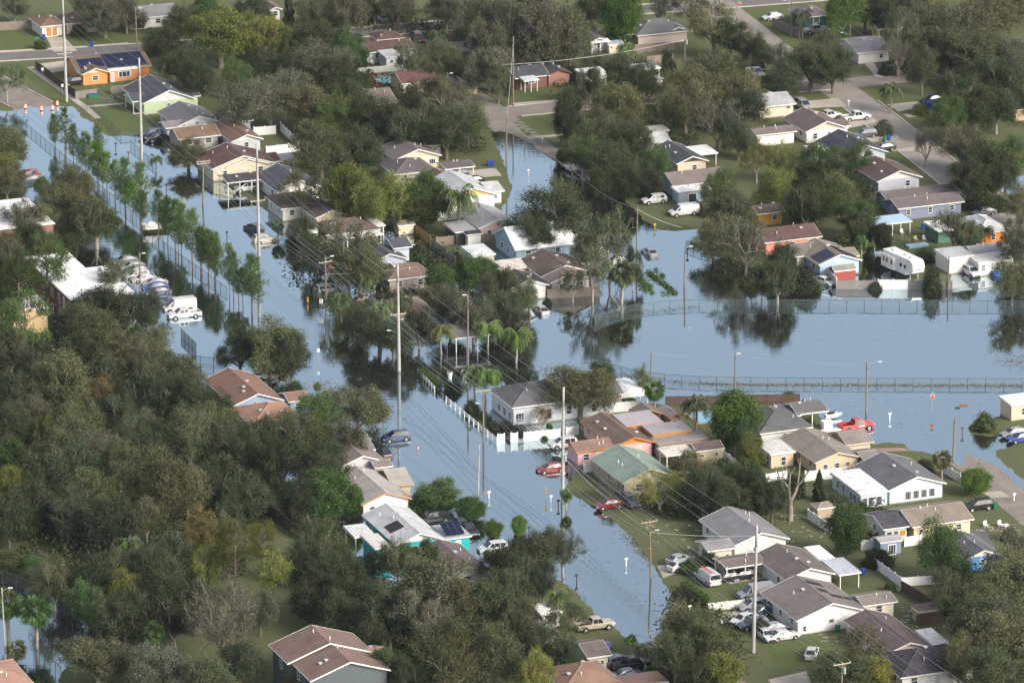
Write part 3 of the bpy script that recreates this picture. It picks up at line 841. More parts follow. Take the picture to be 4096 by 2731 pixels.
def tree_template(kind, seed):
    """crown and trunk meshes of a tree 12 m across and 12 m high"""
    rs = np.random.RandomState(seed)
    if kind == 'green':      # dense leafy crown down to the skirts, made of leaf clumps
        C = []
        for i in range(78):
            d = rs.normal(size=3); d /= np.linalg.norm(d)
            c = d * np.array([4.9, 4.9, 5.0]) * rs.uniform(.55, 1.0) * (1 + .12 * math.sin(3 * math.atan2(d[1], d[0]) + seed)) + np.array([0, 0, 6.3])
            n_ = 330 + int(rs.rand() * 120); s_ = rs.uniform(.5, .95)
            C.append(c + rs.normal(size=(n_, 3)) * np.array([s_, s_, s_ * .75]))
        C = np.concatenate(C); C = C[C[:, 2] > .5]
        segs, tips = grow(rs, 2.2, .3, 4, [5, 3, 3, 2], [.7, .6, .6], 3.0, .75, 1.0)
        return limb_mesh(segs, BARK, .03), leaf_quads(rs, C, .36, .2)
    if kind in ('oak', 'sparse', 'bare', 'dead'):
        P = dict(oak=(2.6, .42, 5, [5, 3, 3, 3, 2], [1.05, .65, .6, .6], 3.6, .74, .5), green=(2.4, .35, 5, [5, 4, 3, 3, 2], [.8, .6, .6, .6], 3.2, .74, 1.0),
                 sparse=(3.4, .33, 5, [4, 3, 3, 2, 2], [.85, .6, .6, .6], 3.6, .77, .7), bare=(2.2, .35, 6, [5, 3, 3, 3, 2, 2], [.9, .55, .5, .5], 3.2, .75, .7),
                 dead=(4.5, .62, 3, [3, 2, 2], [.75, .6, .6], 4.6, .75, 1.1))[kind]
        segs, tips = grow(rs, *P[:2], P[2], P[3], P[4], P[5], P[6], P[7])
        allp = np.array([s[1] for s in segs])
        r = np.percentile(np.hypot(allp[:, 0], allp[:, 1]), 88); top = allp[:, 2].max()
        sx, sz = 5.6 / r, 11.5 / top
        S = lambda v: Vector((v[0] * sx, v[1] * sx, v[2] * sz))
        segs = [(S(a), S(b), r0, r1, l) for a, b, r0, r1, l in segs]
        T = np.array([S(t[0]) for t in tips]); lev = np.array([t[1] for t in tips])
        if kind == 'dead': return limb_mesh(segs, PALEBARK), None
        T = T[lev >= (3 if kind != 'green' else 2)]
        nl = {'oak': 90, 'green': 90, 'sparse': 40, 'bare': 60}[kind]
        # lose whole sprays here and there so that gaps stay
        cell = np.floor(T / 1.6).astype(int); key = (cell[:, 0] * 73 + cell[:, 1] * 179 + cell[:, 2] * 283 + seed * 7) % 100
        T = T[key > {'oak': 14, 'green': 3, 'sparse': 34, 'bare': 5}[kind]]
        if kind in ('oak', 'green', 'sparse'):       # low skirts of foliage under the dome
            lo = T[rs.rand(len(T)) < (.6 if kind != 'sparse' else .3)].copy()
            lo[:, 2] = 1.0 + lo[:, 2] * .5; lo[:, :2] *= rs.uniform(.5, 1.02, (len(lo), 1)); T = np.concatenate([T, lo])
        maxleaf = {'oak': 26000, 'green': 28000, 'sparse': 12000, 'bare': 22000}[kind]
        per = max(3, min(nl, maxleaf // max(1, len(T))))
        C = np.repeat(T, per, 0)
        sg = {'oak': .52, 'green': .52, 'sparse': .42, 'bare': .4}[kind]
        C = C + rs.normal(size=C.shape) * np.array([sg, sg, sg * .7])
        Lf = leaf_quads(rs, C, {'oak': .29, 'green': .33, 'sparse': .27, 'bare': .17}[kind], .25)
        lm = limb_mesh(segs, PALEBARK if kind in ('bare', 'sparse') or seed % 2 else BARK, .0 if kind in ('bare', 'sparse') else .022)
        return lm, Lf
    if kind == 'pine':       # young slender pine, tufts of needles turned up
        segs = []; C = []; D = []
        p = Vector((0, 0, -.6)); n = 12
        for i in range(n):
            q = Vector((rs.normal() * .06, rs.normal() * .06, 12.0 * (i + 1) / n))
            segs.append((p, q, .24 * (1 - .8 * i / n), .24 * (1 - .8 * (i + 1) / n), 0)); p = q
        for i in range(9):
            z = 4.3 + 7.4 * i / 8; R = 5.2 * (1 - .75 * (i / 8.0)) * (.55 if i == 0 else 1)
            m = 6
            for k in range(m):
                if rs.rand() < .15: continue
                an = rs.uniform(0, 6.28); L = R * rs.uniform(.6, 1.1)
                e = Vector((math.cos(an) * L, math.sin(an) * L, z + L * .35))
                b0 = Vector((0, 0, z)); segs.append((b0, e, .14, .06, 2))
                for s in np.linspace(.35, 1, 5):
                    c = b0.lerp(e, s)
                    for j in range(1):
                        C.append(tuple(c + Vector(rs.normal(size=3)) * .5 * R / 4)); D.append((e - b0).normalized() + Vector((0, 0, 1.0)))
        for j in range(12): C.append((rs.normal() * .3, rs.normal() * .3, 11.6 + rs.rand() * .6)); D.append(Vector((0, 0, 1)))
        V = []
        for c, d in zip(C, D):
            c = Vector(c)
            for j in range(6):
                dd = (Vector(d).normalized() * .9 + Vector(rs.normal(size=3)) * .75).normalized()
                s = dd.orthogonal().normalized() * .06; L = rs.uniform(.9, 1.5)
                V.append([c - s, c + s, c + dd * L + s * .4, c + dd * L - s * .4])
        return limb_mesh(segs, PINEBARK), np.array([[tuple(p) for p in q] for q in V])
    if kind == 'bigpine':    # old pine: bare trunk, rounded plates of needles
        segs = [(Vector((0, 0, -.6)), Vector((.3, 0, 6.5)), .4, .28, 0), (Vector((.3, 0, 6.5)), Vector((0, .2, 11.5)), .28, .08, 0)]
        C = []
        for i in range(34):
            z = rs.uniform(4.8, 11.3); R = 5.4 * math.sin(math.pi * min(1, (z - 3.2) / 9.2)) ** .7
            an = rs.uniform(0, 6.28); L = R * rs.uniform(.55, 1.0)
            e = Vector((math.cos(an) * L, math.sin(an) * L, z + .5)); b0 = Vector((0, 0, z - 1.0))
            segs.append((b0, e, .09, .04, 2))
            for j in range(60):
                C.append(tuple(e + Vector((rs.normal() * .85, rs.normal() * .85, rs.normal() * .38))))
        C = np.array(C); V = []
        for c in C:
            c = Vector(c)
            for j in range(5):
                dd = (Vector(rs.normal(size=3)) + Vector((0, 0, .5))).normalized()
                s = dd.orthogonal().normalized() * .05; L = rs.uniform(.3, .5)
                V.append([c - s, c + s, c + dd * L + s * .4, c + dd * L - s * .4])
        return limb_mesh(segs, PINEBARK), np.array([[tuple(p) for p in q] for q in V])
    if kind in ('bush', 'cone'):
        nb = 30 if kind == 'bush' else 1
        C = []
        if kind == 'bush':
            for i in range(46):
                d = rs.normal(size=3); d[2] = abs(d[2]); d /= np.linalg.norm(d)
                c = d * np.array([4.6, 4.6, 9.0]) * rs.uniform(.55, 1.0) + np.array([0, 0, 1.0])
                C.append(c + rs.normal(size=(170, 3)) * np.array([1.15, 1.15, 1.4]))
            C = np.concatenate(C)
        else:
            z = rs.uniform(0, 12, 7000); R = 5.6 * (1 - (z / 12.2) ** 1.5) ** .8 * (.85 + .15 * np.sin(z * 3 + 2))
            an = rs.uniform(0, 6.28, 7000); rr = R * np.sqrt(rs.uniform(.45, 1, 7000)) * (.85 + .2 * np.sin(an * 5 + z))
            C = np.stack([np.cos(an) * rr, np.sin(an) * rr, z], 1)
        C = C[C[:, 2] > -.3]
        Lf = leaf_quads(rs, C, .95 if kind == 'bush' else .9, .1)
        mb = MB(); mb.tube((0, 0, -.6), (0, 0, 7), .5, .2, BARK, 6)
        return mb, Lf
    if kind == 'palm':       # feather palm: arching fronds
        segs = []; p = Vector((0, 0, -.6)); V = []
        for i in range(8):
            q = Vector((.25 * math.sin(i * .5), .1 * i / 8, 8.6 * (i + 1) / 8)); segs.append((p, q, .33 - .015 * i, .33 - .015 * (i + 1), 0)); p = q
        for k in range(22):
            an = k * 2.4 + rs.normal() * .2; el = rs.uniform(-.25, 1.15); L = 5.8
            h = Vector((math.cos(an), math.sin(an), 0)); q = p; d = (h * math.cos(el) + Vector((0, 0, math.sin(el)))).normalized()
            for s in range(9):
                q2 = q + d * (L / 9); d = (d + Vector((0, 0, -.2 - .05 * s))).normalized()
                side = d.cross(Vector((0, 0, 1))).normalized() if abs(d.z) < .98 else h.cross(Vector((0, 0, 1)))
                wd = (1.5 if 1 < s < 7 else .9) * (1 - .05 * s)
                for sg in (-1, 1):
                    for m in range(2):
                        b0 = q.lerp(q2, m * .5); tip = b0 + side * sg * wd * .75 + Vector((0, 0, -wd * .75)) + d * .4 + Vector(rs.normal(size=3)) * .1
                        V.append([b0, b0 + d * .28, tip + d * .12, tip])
                segs.append((q, q2, .05, .04, 3)); q = q2
        return limb_mesh(segs, PALEBARK), np.array([[tuple(p) for p in q] for q in V])
    if kind == 'sabal':      # fan palm: a round head of fans, old fans hanging
        segs = []; p = Vector((0, 0, -.6)); V = []
        for i in range(6):
            q = Vector((.12 * math.sin(i * .8), 0, 9.2 * (i + 1) / 6)); segs.append((p, q, .42, .4, 0)); p = q
        for k in range(58):
            v = Vector(rs.normal(size=3)); v.z = v.z * .9 + .12; v.normalize()
            st = p + v * (2.2 * rs.uniform(.6, 1)); segs.append((p, st, .04, .03, 3))
            a = v.orthogonal().normalized(); a.rotate(Matrix.Rotation(rs.uniform(0, 6.28), 3, v)); 
            for j in range(11):
                t = (j - 5) / 5 * 1.35
                dd = (v * math.cos(t) + a * math.sin(t) + Vector((0, 0, -.28))).normalized(); s = dd.cross(a.cross(v)).normalized() * .17 if True else a
                L = 2.7 * (1 - .22 * abs(t)) * rs.uniform(.85, 1.1)
                m = st + dd * L * .6; e = st + dd * L + Vector((0, 0, -.6))
                V.append([st - s * .3, m - s, e, m + s])
        for k in range(14):
            an = rs.uniform(0, 6.28); h = Vector((math.cos(an), math.sin(an), 0))
            b0 = p + h * .6 + Vector((0, 0, -.3)); 
            for j in range(4):
                e = b0 + h * .9 + Vector((0, 0, -2.6)) + Vector(rs.normal(size=3)) * .35; s = Vector((-h.y, h.x, 0)) * .2
                V.append([b0 - s, b0 + s, e + s * .4, e - s * .4])
        return limb_mesh(segs, PALEBARK), np.array([[tuple(p) for p in q] for q in V])
_tt = {}
VARS = {'oak': 5, 'green': 3, 'sparse': 3, 'bare': 2, 'pine': 3, 'bigpine': 2, 'bush': 2, 'cone': 1, 'palm': 2, 'sabal': 2, 'dead': 1}
def templates(kind, i):
    key = (kind, i)
    if key not in _tt:
        lm, lf = tree_template(kind, 11 + i * 7 + len(kind))
        _tt[key] = (lm.mesh('trunk', True), quads_mesh('crown', lf, [LEAF]) if lf is not None else None)
    return _tt[key]
TINT = {'o': (.086, .106, .05), 'k': (.045, .066, .034), 'g': (.066, .115, .036), 'b': (.085, .16, .032), 'y': (.15, .17, .042), 'n': (.112, .12, .06), 'r': (.112, .122, .082), 'u': (.15, .12, .045), 'm': (.06, .11, .045), 'p': (.115, .185, .07), 'q': (.09, .155, .06)}
TW = {'p': 'light green', 'q': 'fresh green', 'o': 'olive', 'k': 'dark green', 'g': 'mid-green', 'b': 'bright green', 'y': 'yellow-green', 'n': 'brown-olive', 'r': 'grey-green', 'u': 'orange-brown', 'm': 'deep green'}
KW = {'oak': 'spreading oak', 'green': 'dense leafy tree', 'sparse': 'thin-leaved tree', 'bare': 'bare-twigged tree', 'pine': 'young slender pine', 'bigpine': 'tall round-crowned pine',
      'bush': 'rounded shrub', 'cone': 'conical cypress', 'palm': 'feather-leaved palm', 'sabal': 'fan palm', 'dead': 'leafless broken tree'}
NAME = {'oak': 'oak_tree', 'green': 'leafy_tree', 'sparse': 'oak_tree', 'bare': 'bare_tree', 'pine': 'pine_tree', 'bigpine': 'pine_tree', 'bush': 'shrub', 'cone': 'cypress_tree', 'palm': 'palm_tree', 'sabal': 'palm_tree', 'dead': 'dead_tree'}
PLANTED = []
_ti = [0]
def plant(t, kind, tint, x, y, w, H=None, base=None, label=None):
    px, py = nat(t, x, y) if t else (x, y)
    k = (1.3125 if t == '33' else K) if t else 1.0
    if base is None:
        s = scale_at(place(px, py, 4)); wm = w / k / s
        if H is None:
            H = {'oak': wm * .62 + 5.2, 'green': wm * .66 + 4, 'sparse': wm * .66 + 5.5, 'bare': wm * .65 + 2, 'pine': 9.5, 'bigpine': 13, 'bush': wm * .85, 'cone': wm * 1.7, 'palm': 7, 'sabal': 6.5, 'dead': 9}[kind]
        if kind in ('oak', 'green', 'sparse'): wm *= (1.13 if t and t in ('10', '20') else 1.25 if py < 683 else 1.12) if kind != 'green' else 1.12
        if kind == 'bush': wm *= 1.1
        hc = H * {'oak': .54, 'green': .54, 'sparse': .57, 'bare': .58, 'pine': .66, 'bigpine': .66, 'bush': .5, 'cone': .5, 'palm': .72, 'sabal': .76, 'dead': .55}[kind]
        P = place(px, py, hc)
    else:
        P = place(base[0], base[1], 0); wm = w; hc = H * .6
    rnd = random.Random(_ti[0] * 31 + 5); _ti[0] += 1
    tr, cr = templates(kind, rnd.randrange(VARS[kind]))
    g = ground(P.x, P.y)
    o = thing(NAME[kind], label or '', 'shrub' if kind == 'bush' else 'tree', (P.x, P.y, max(g, -.38)), rnd.uniform(0, 6.28))
    sc = (wm / 11.6, wm / 11.6, H / 12.0)
    if kind in ('palm', 'sabal'): sc = (H / 12,) * 3 if kind == 'sabal' else (H / 9.6, H / 9.6, H / 10.5)
    if kind == 'pine': sc = (H / 12 * rnd.uniform(.5, .78), H / 12 * rnd.uniform(.5, .78), H / 12)
    link('trunk', tr, o, None, None, sc)
    if cr is not None:
        c = link('crown', cr, o, None, None, sc); j = rnd.uniform(.72, 1.3)
        q = TINT[tint]; c.color = (q[0] * j * rnd.uniform(.92, 1.08), q[1] * j, q[2] * j * rnd.uniform(.9, 1.1), 1)
    cx, cy = seen((P.x, P.y, hc))
    if not label: PLANTED.append((o, kind, tint, cx, cy, wm, H))
    return o
def label_plants():
    """a label that singles each plant out: its look, the landmark it stands by, and where needed its rank among its like"""
    groups = {}
    for rec in PLANTED:
        o, kind, tint, cx, cy, wm, H = rec
        best = min(LM, key=lambda l: (l[0] - cx) ** 2 + (1.6 * (l[1] - cy)) ** 2)
        dx, dy = cx - best[0], 1.6 * (cy - best[1])
        rel = ('right of' if dx > 0 else 'left of') if abs(dx) > abs(dy) else ('behind' if dy < 0 else 'in front of')
        groups.setdefault((TW[tint], KW[kind], rel, best[2]), []).append(rec)
    for (tw, kw_, rel, lm), rs in groups.items():
        rs.sort(key=lambda r: r[3])
        n = len(rs)
        for i, r in enumerate(rs):
            if n == 1: s = ''
            elif n == 2: s = ('left ' , 'right ')[i]
            else: s = 'leftmost ' if i == 0 else 'rightmost ' if i == n - 1 else ('second ', 'third ', 'fourth ', 'fifth ', 'sixth ', 'seventh ')[i - 1]
            tail = ' of %d, from the left' % n if n > 3 and 0 < i < n - 1 and False else ''
            look = tw if 'bare' not in kw_ and 'leafless' not in kw_ else 'grey'
            r[0]['label'] = '%s%s %s %s the %s' % (s, look, kw_, rel, lm)

# ------------------------------------------------------------------ fences
_f = {}
def fence_parts(style, L, h):
    key = (style, round(L, 2), h)
    if key in _f: return _f[key]
    p = MB(); q = MB()
    if style == 'chain':
        m = M('plain', (.07, .1, .1)); p.tube((0, 0, -.4), (0, 0, h + .04), .05, .05, m, 6)
        q.face([(0, 0, -.4), (L, 0, -.4), (L, 0, h), (0, 0, h)], M('net', (.12, .15, .15)))
        q.tube((0, 0, h), (L, 0, h), .042, .042, m, 5)
        n = max(1, int(L / .6))
    elif style == 'iron':
        m = M('plain', (.02, .025, .028)); p.box((-.04, -.04, -.4), (.04, .04, h + .08), m)
        for k in range(int(L / .16)):
            u = .1 + k * .16; q.box((u, -.012, -.4), (u + .025, .012, h), m)
        for z in (.15, h - .12): q.box((0, -.018, z), (L, .018, z + .04), m)
    elif style == 'vinyl':
        m = M('trim', (.76, .76, .75)); p.box((-.07, -.07, -.4), (.07, .07, h + .1), m); p.box((-.09, -.09, h + .1), (.09, .09, h + .15), m)
        n = int(L / .28)
        for k in range(n):
            a = L * k / n; q.box((a + .008, -.02, -.4), (a + L / n - .008, .02, h - .1), m)
        q.box((.07, -.04, h - .12), (L - .07, .04, h), m); q.box((.07, -.04, .05), (L - .07, .04, .17), m)
    elif style == 'ranch':
        m = M('trim', (.8, .8, .79)); p.box((-.07, -.07, -.4), (.07, .07, h + .08), m)
        for z in (h - .16, h * .45): q.box((.07, -.03, z), (L - .07, .03, z + .15), m)
    elif style == 'wall':
        m = M('wall', (.66, .64, .6)); p.box((-.1, -.1, -.4), (.1, .1, h + .05), m); q.box((.1, -.06, -.4), (L - .1, .06, h), m)
    elif style == 'hedge':
        rs = np.random.RandomState(5); m = LEAF
        n = int(L * 420); C = np.stack([rs.uniform(0, L, n), rs.uniform(-.45, .45, n), rs.uniform(-.1, h, n)], 1)
        C[:, 1] = np.where(rs.rand(n) < .6, np.sign(C[:, 1]) * .42 + rs.normal(size=n) * .06, C[:, 1])
        _f[key] = (None, quads_mesh('hedge_foliage', leaf_quads(rs, C, .2), [LEAF])); return _f[key]
    else:
        c = {'wood': (.27, .22, .18), 'newwood': (.42, .25, .11), 'darkwood': (.1, .065, .05), 'greywood': (.24, .22, .2)}[style]
        m = M('wood', c); p.box((-.05, -.05, -.4), (.05, .05, h + .02), m)
        n = max(2, int(L / .15)); rnd = random.Random(3)
        for k in range(n):
            a = L * k / n; q.box((a + .006, -.012 + rnd.uniform(-.008, .008), -.4), (a + L / n - .006, .02, h + rnd.uniform(-.04, .03)), m)
        for z in (.3, h - .3): q.box((0, .022, z), (L, .06, z + .09), m)
    _f[key] = (p.mesh('post'), q.mesh('panel'))
    return _f[key]
def fence(style, h, pts, label, bay=2.4, skip=(), tint=None):
    """pts: (tile, x, y) along the foot of the fence"""
    W = [at(t, x, y, 0.05 if style != 'hedge' else .1) for t, x, y in pts]
    nm = {'chain': 'chain_link_fence', 'iron': 'iron_fence', 'vinyl': 'vinyl_fence', 'ranch': 'rail_fence', 'wall': 'garden_wall', 'hedge': 'hedge'}.get(style, 'board_fence')
    root = thing(nm, label, {'hedge': 'hedge', 'wall': 'wall'}.get(nm if nm in ('hedge',) else style, 'fence'), (W[0].x, W[0].y, 0), 0)
    idx = 0
    for a, b in zip(W[:-1], W[1:]):
        d = Vector((b.x - a.x, b.y - a.y)); L = d.length
        n = max(1, round(L / bay)); l = L / n; ang = math.atan2(d.y, d.x)
        pm, qm = fence_parts(style, l, h)
        for k in range(n + 1):
            x, y = a.x + d.x * k / n, a.y + d.y * k / n
            z = ground(x, y)
            z = max(z, -.05) if style in ('hedge',) else z
            z = max(min(z, .14), 0.0)
            if pm is not None and (k < n or b is W[-1] or True):
                if not (k == n and b is not W[-1]): link('post', pm, root, (x - W[0].x, y - W[0].y, z), (0, 0, ang))
            if k < n:
                if idx not in skip:
                    o = link('panel' if style != 'hedge' else 'foliage', qm, root, (x - W[0].x, y - W[0].y, z), (0, 0, ang))
                    if style == 'hedge': o.color = (*TINT[tint or 'g'], 1)
                idx += 1
    return root

# ------------------------------------------------------------------ poles and wires
CONC = M('wall', (.4, .39, .37)); POLEW = M('bark', (.2, .16, .12)); INSUL = M('gloss', (.45, .45, .46)); LAMPG = M('gloss', (.6, .62, .64))
_pm = {}
def lamp_mesh():
    if 'l' not in _pm:
        mb = MB(); mb.box((-.16, -.12, -.06), (.5, .12, .07), LAMPG); mb.box((0, -.09, -.1), (.4, .09, -.06), M('glass', (.5, .5, .45))); _pm['l'] = mb.mesh('lamp_head')
        mb = MB(); mb.tube((0, 0, 0), (0, 0, .9), .22, .22, M('metal', (.42, .43, .44)), 10); mb.tube((0, 0, .9), (0, 0, .98), .14, .1, M('metal', (.42, .43, .44)), 8); _pm['t'] = mb.mesh('transformer')
        mb = MB(); mb.tube((0, 0, 0), (0, 0, .22), .05, .04, INSUL, 6); mb.tube((0, 0, .09), (0, 0, .13), .09, .09, INSUL, 6); _pm['i'] = mb.mesh('insulator')
    return _pm
TOPS = {}
def pole(key, top, base, label, kind='wood', arm=None, lamp=None, trans=None, lean=False):
    """top and base as (tile, x, y) or photograph pixels"""
    tn = nat(*top) if isinstance(top[0], str) else top
    bn = nat(*base) if isinstance(base[0], str) else base
    P = place(bn[0], bn[1], 0.0); H = height_to(P, tn[1]); s = scale_at(P)
    dx = (tn[0] - bn[0]) / s
    r0, r1 = {'wood': (.17, .12), 'concrete': (.31, .18), 'metal': (.12, .08), 'thin': (.05, .045)}[kind]
    mat = {'wood': POLEW, 'concrete': CONC, 'metal': M('metal', (.4, .4, .38)), 'thin': POLEW}[kind]
    o = thing({'wood': 'utility_pole', 'concrete': 'concrete_power_pole', 'metal': 'lamp_post', 'thin': 'thin_post'}[kind], label, 'pole', (P.x, P.y, 0))
    mb = MB(); dx = dx * .9
    nseg = 6
    for i in range(nseg):
        a, b = i / nseg, (i + 1) / nseg
        mb.tube((dx * a, 0, H * a - (.8 if i == 0 else 0)), (dx * b, 0, H * b), r0 + (r1 - r0) * a, r0 + (r1 - r0) * b, mat, 12, cap=(i == nseg - 1))
    mb.obj('shaft', o, smooth=True)
    pm = lamp_mesh()
    arms = []
    if arm:
        for f, w, aa in arm:
            z = H * f; x = dx * f; c, s_ = math.cos(TH + aa), math.sin(TH + aa)
            ab = MB(); ab.box((-w / 2, -.06, -.07), (w / 2, .06, .07), M('wood', (.45, .38, .28)))
            ab.tube((-w * .3, .05, 0), (0, .05, -.6), .025, .025, STEEL, 4); ab.tube((w * .3, .05, 0), (0, .05, -.6), .025, .025, STEEL, 4)
            ao = ab.obj('crossarm', o, loc=(x, -.16, z), rot=(0, 0, TH + aa))
            for u in (-w * .46, 0.02, w * .46):
                link('insulator', pm['i'], ao, (u, 0, .07))
                arms.append(Vector((P.x + x + c * u, P.y - .16 + s_ * u, z + .3)))
    if lamp:
        f, L, aa = lamp
        lb = MB(); c, s_ = math.cos(aa), math.sin(aa); x = dx * f; z = H * f
        lb.tube((x, 0, z - .3), (x + c * L * .8, s_ * L * .8, z + .15), .03, .03, STEEL, 5); lb.obj('lamp_arm', o)
        link('lamp_head', pm['l'], o, (x + c * L * .8, s_ * L * .8, z + .15), (0, 0, aa))
    if trans: link('transformer', pm['t'], o, (dx * trans + .35, -.1, H * trans))
    TOPS[key] = dict(top=Vector((P.x + dx, P.y, H)), arms=arms, P=P, H=H, dx=dx)
    return o
WIREM = M('metal', (.55, .54, .52))
def wire(pts, label, sag=.018, r=.03):
    mb = MB()
    for a, b in zip(pts[:-1], pts[1:]):
        L = (b - a).length; n = max(6, int(L / 4)); prev = a
        for i in range(1, n + 1):
            t = i / n; p = a.lerp(b, t); p.z -= L * sag * 4 * t * (1 - t)
            mb.tube(prev, p, r, r, WIREM, 3, cap=False); prev = p
    o = mb.obj('power_cable'); o['label'] = label; o['category'] = 'cable'
    return o
def along(key, f, off=0.0):
    k = TOPS[key]; return Vector((k['P'].x + k['dx'] * f + off, k['P'].y, k['H'] * f))

# ------------------------------------------------------------------ street furniture
def text_mesh(s, size, mat, depth=.004):
    cu = bpy.data.curves.new('lettering', 'FONT'); cu.body = s; cu.size = size; cu.align_x = 'CENTER'; cu.align_y = 'CENTER'; cu.extrude = depth; cu.resolution_u = 2
    o = bpy.data.objects.new('tmp', cu); COL.objects.link(o)
    me = bpy.data.meshes.new_from_object(o.evaluated_get(bpy.context.evaluated_depsgraph_get()))
    bpy.data.objects.remove(o); me.name = 'lettering'; me.materials.clear(); me.materials.append(mat)
    return me
def letter(s, size, mat, parent, loc):
    o = link('lettering', text_mesh(s, size, mat), parent, loc, (math.pi / 2, 0, 0)); o['kind'] = 'stuff' if False else 'thing'
    return o
def small(name, label, cat, t, x, y, z=0.0, rz=0.0):
    P = at(t, x, y, z) if t else place(x, y, z)
    g = ground(P.x, P.y)
    return thing(name, label, cat, (P.x, P.y, max(g, -.36)), rz)
def mailbox(t, x, y, colour, label, tall=.95, wide=False):
    o = small('mailbox', label, 'mailbox', t, x, y, 0, TH)
    c = {'black': (.03, .03, .032), 'white': (.78, .78, .77), 'yellow': (.75, .42, .05), 'brown': (.12, .06, .03)}[colour]
    m = M('trim', c); mb = MB()
    b = max(0, -o.location.z)
    w = .06
    mb.box((-w, -w, -.1), (w, w, tall + b), m); mb.obj('post', o)
    mb = MB(); pr = [(-.13, tall + b), (.13, tall + b), (.13, tall + b + .18)] + [(.13 * math.cos(a * math.pi / 6), tall + b + .18 + .12 * math.sin(a * math.pi / 6)) for a in range(1, 6)] + [(-.13, tall + b + .18)]
    mb.prism([(p[0] * .9, p[1]) for p in pr], 0, -.24, .24, m); mb.obj('box', o)
    return o
def sign(kind, t, x, y, ytop, label):
    """x, y: foot of the post in the water or on the ground; ytop: row of the top"""
    o = small({'stop': 'stop_sign', 'marker': 'hazard_marker', 'speed': 'speed_limit_sign', 'street': 'street_name_sign', 'notice': 'notice_sign'}[kind], label, 'road sign', t, x, y)
    o.location.z = max(0, o.location.z) * 0
    H = height_to(o.location, nat(t, 0, ytop)[1]); mb = MB()
    mb.tube((0, .04, -.4), (0, .04, H), .035, .035, M('metal', (.3, .34, .33)), 6); mb.obj('post', o)
    red = M('plain', (.6, .02, .02)); wh = M('plain', (.8, .8, .8)); gr = M('plain', (.01, .35, .2))
    def plate(w, h, zc, m, nm='plate'):
        b = MB(); b.box((-w / 2, -.02, zc - h / 2), (w / 2, 0, zc + h / 2), m); return b.obj(nm, o)
    if kind == 'stop':
        R = .4; zc = H - .7
        b = MB(); pts = [(R * math.cos(math.pi / 8 + k * math.pi / 4), zc + R * math.sin(math.pi / 8 + k * math.pi / 4)) for k in range(8)]
        b.prism(pts, 1, -.02, 0, wh); b.prism([(p[0] * .92, zc + (p[1] - zc) * .92) for p in pts], 1, -.03, -.021, red); b.obj('plate', o)
        letter('STOP', .3, wh, o, (0, -.034, zc))
        plate(.75, .2, H - .12, gr, 'name_plate')
    elif kind == 'marker':
        zc = H - .45; plate(.3, .9, zc, M('plain', (.85, .5, .02)))
        b = MB()
        for k in range(4):
            z = zc - .42 + k * .22; b.face([(-.15, -.026, z), (.15, -.026, z + .12), (.15, -.026, z + .22), (-.15, -.026, z + .1)], BLACKP)
        b.obj('stripes', o)
    elif kind == 'speed':
        zc = H - .42; plate(.62, .8, zc, wh); letter('25', .42, BLACKP, o, (0, -.03, zc - .12)); letter('SPEED\nLIMIT', .15, BLACKP, o, (0, -.03, zc + .22))
    elif kind == 'street':
        plate(.8, .25, H - .12, gr, 'name_plate')
    else:
        plate(.45, .6, H - .3, wh)
    return o
def bin_(t, x, y, colour, label, rz=0.2):
    o = small('wheelie_bin', label, 'bin', t, x, y, 0, rz)
    c = {'blue': (.02, .06, .3), 'green': (.02, .16, .08), 'black': (.03, .03, .03)}[colour]; m = M('trim', c)
    mb = MB(); mb.faces([(-.25, -.28, .08), (.25, -.28, .08), (.25, .28, .08), (-.25, .28, .08), (-.31, -.36, 1.0), (.31, -.36, 1.0), (.31, .36, 1.0), (-.31, .36, 1.0)],
                        [(0, 3, 2, 1), (4, 5, 6, 7), (0, 1, 5, 4), (1, 2, 6, 5), (2, 3, 7, 6), (3, 0, 4, 7)], m); mb.obj('body', o)
    mb = MB(); mb.prism([(-.4, 1.0), (.4, 1.0), (.4, 1.04), (0, 1.12), (-.4, 1.04)], 0, -.33, .33, m); mb.obj('lid', o)
    for s in (-1, 1):
        mb = MB(); mb.tube((s * .27, .3, .1), (s * .33, .3, .1), .1, .1, TYRE, 8); mb.obj('wheel', o)
    return o
def barrel(t, x, y, label):
    o = small('traffic_barrel', label, 'traffic drum', t, x, y)
    og = M('plain', (.8, .16, .03)); wh = M('plain', (.85, .85, .83)); z0 = max(0, -o.location.z)
    mb = MB(); mb.tube((0, 0, 0), (0, 0, .08 + z0), .34, .34, TYRE, 12); mb.obj('foot', o)
    for k in range(5):
        a = .08 + z0 + k * .19; mb = MB(); mb.tube((0, 0, a), (0, 0, a + .188), .29 - k * .012, .285 - k * .012, wh if k % 2 else og, 14); mb.obj('band', o)
    mb = MB(); mb.box((-.12, -.02, z0 + 1.03), (.12, .02, z0 + 1.12), og); mb.obj('handle', o)
def blob(name, label, cat, t, x, y, w, col, H=.5, kind='debris'): pass
def boxy(name, label, cat, t, x, y, size, colour, rz=0.0, top=None, z=None, matk='trim'):
    """a crate-like thing with a lid or top piece of its own"""
    o = small(name, label, cat, t, x, y, 0, rz)
    if z is not None: o.location.z = z
    w, d, h = size; m = M(matk, colour); mb = MB()
    mb.box((-w/2, -d/2, 0), (w/2, d/2, h), m); mb.obj('body', o)
    if top is not None:
        mb = MB(); mb.box((-w/2 - .06, -d/2 - .06, h + .003), (w/2 + .06, d/2 + .06, h + .06), M(matk, top)); mb.obj('top', o)
    return o
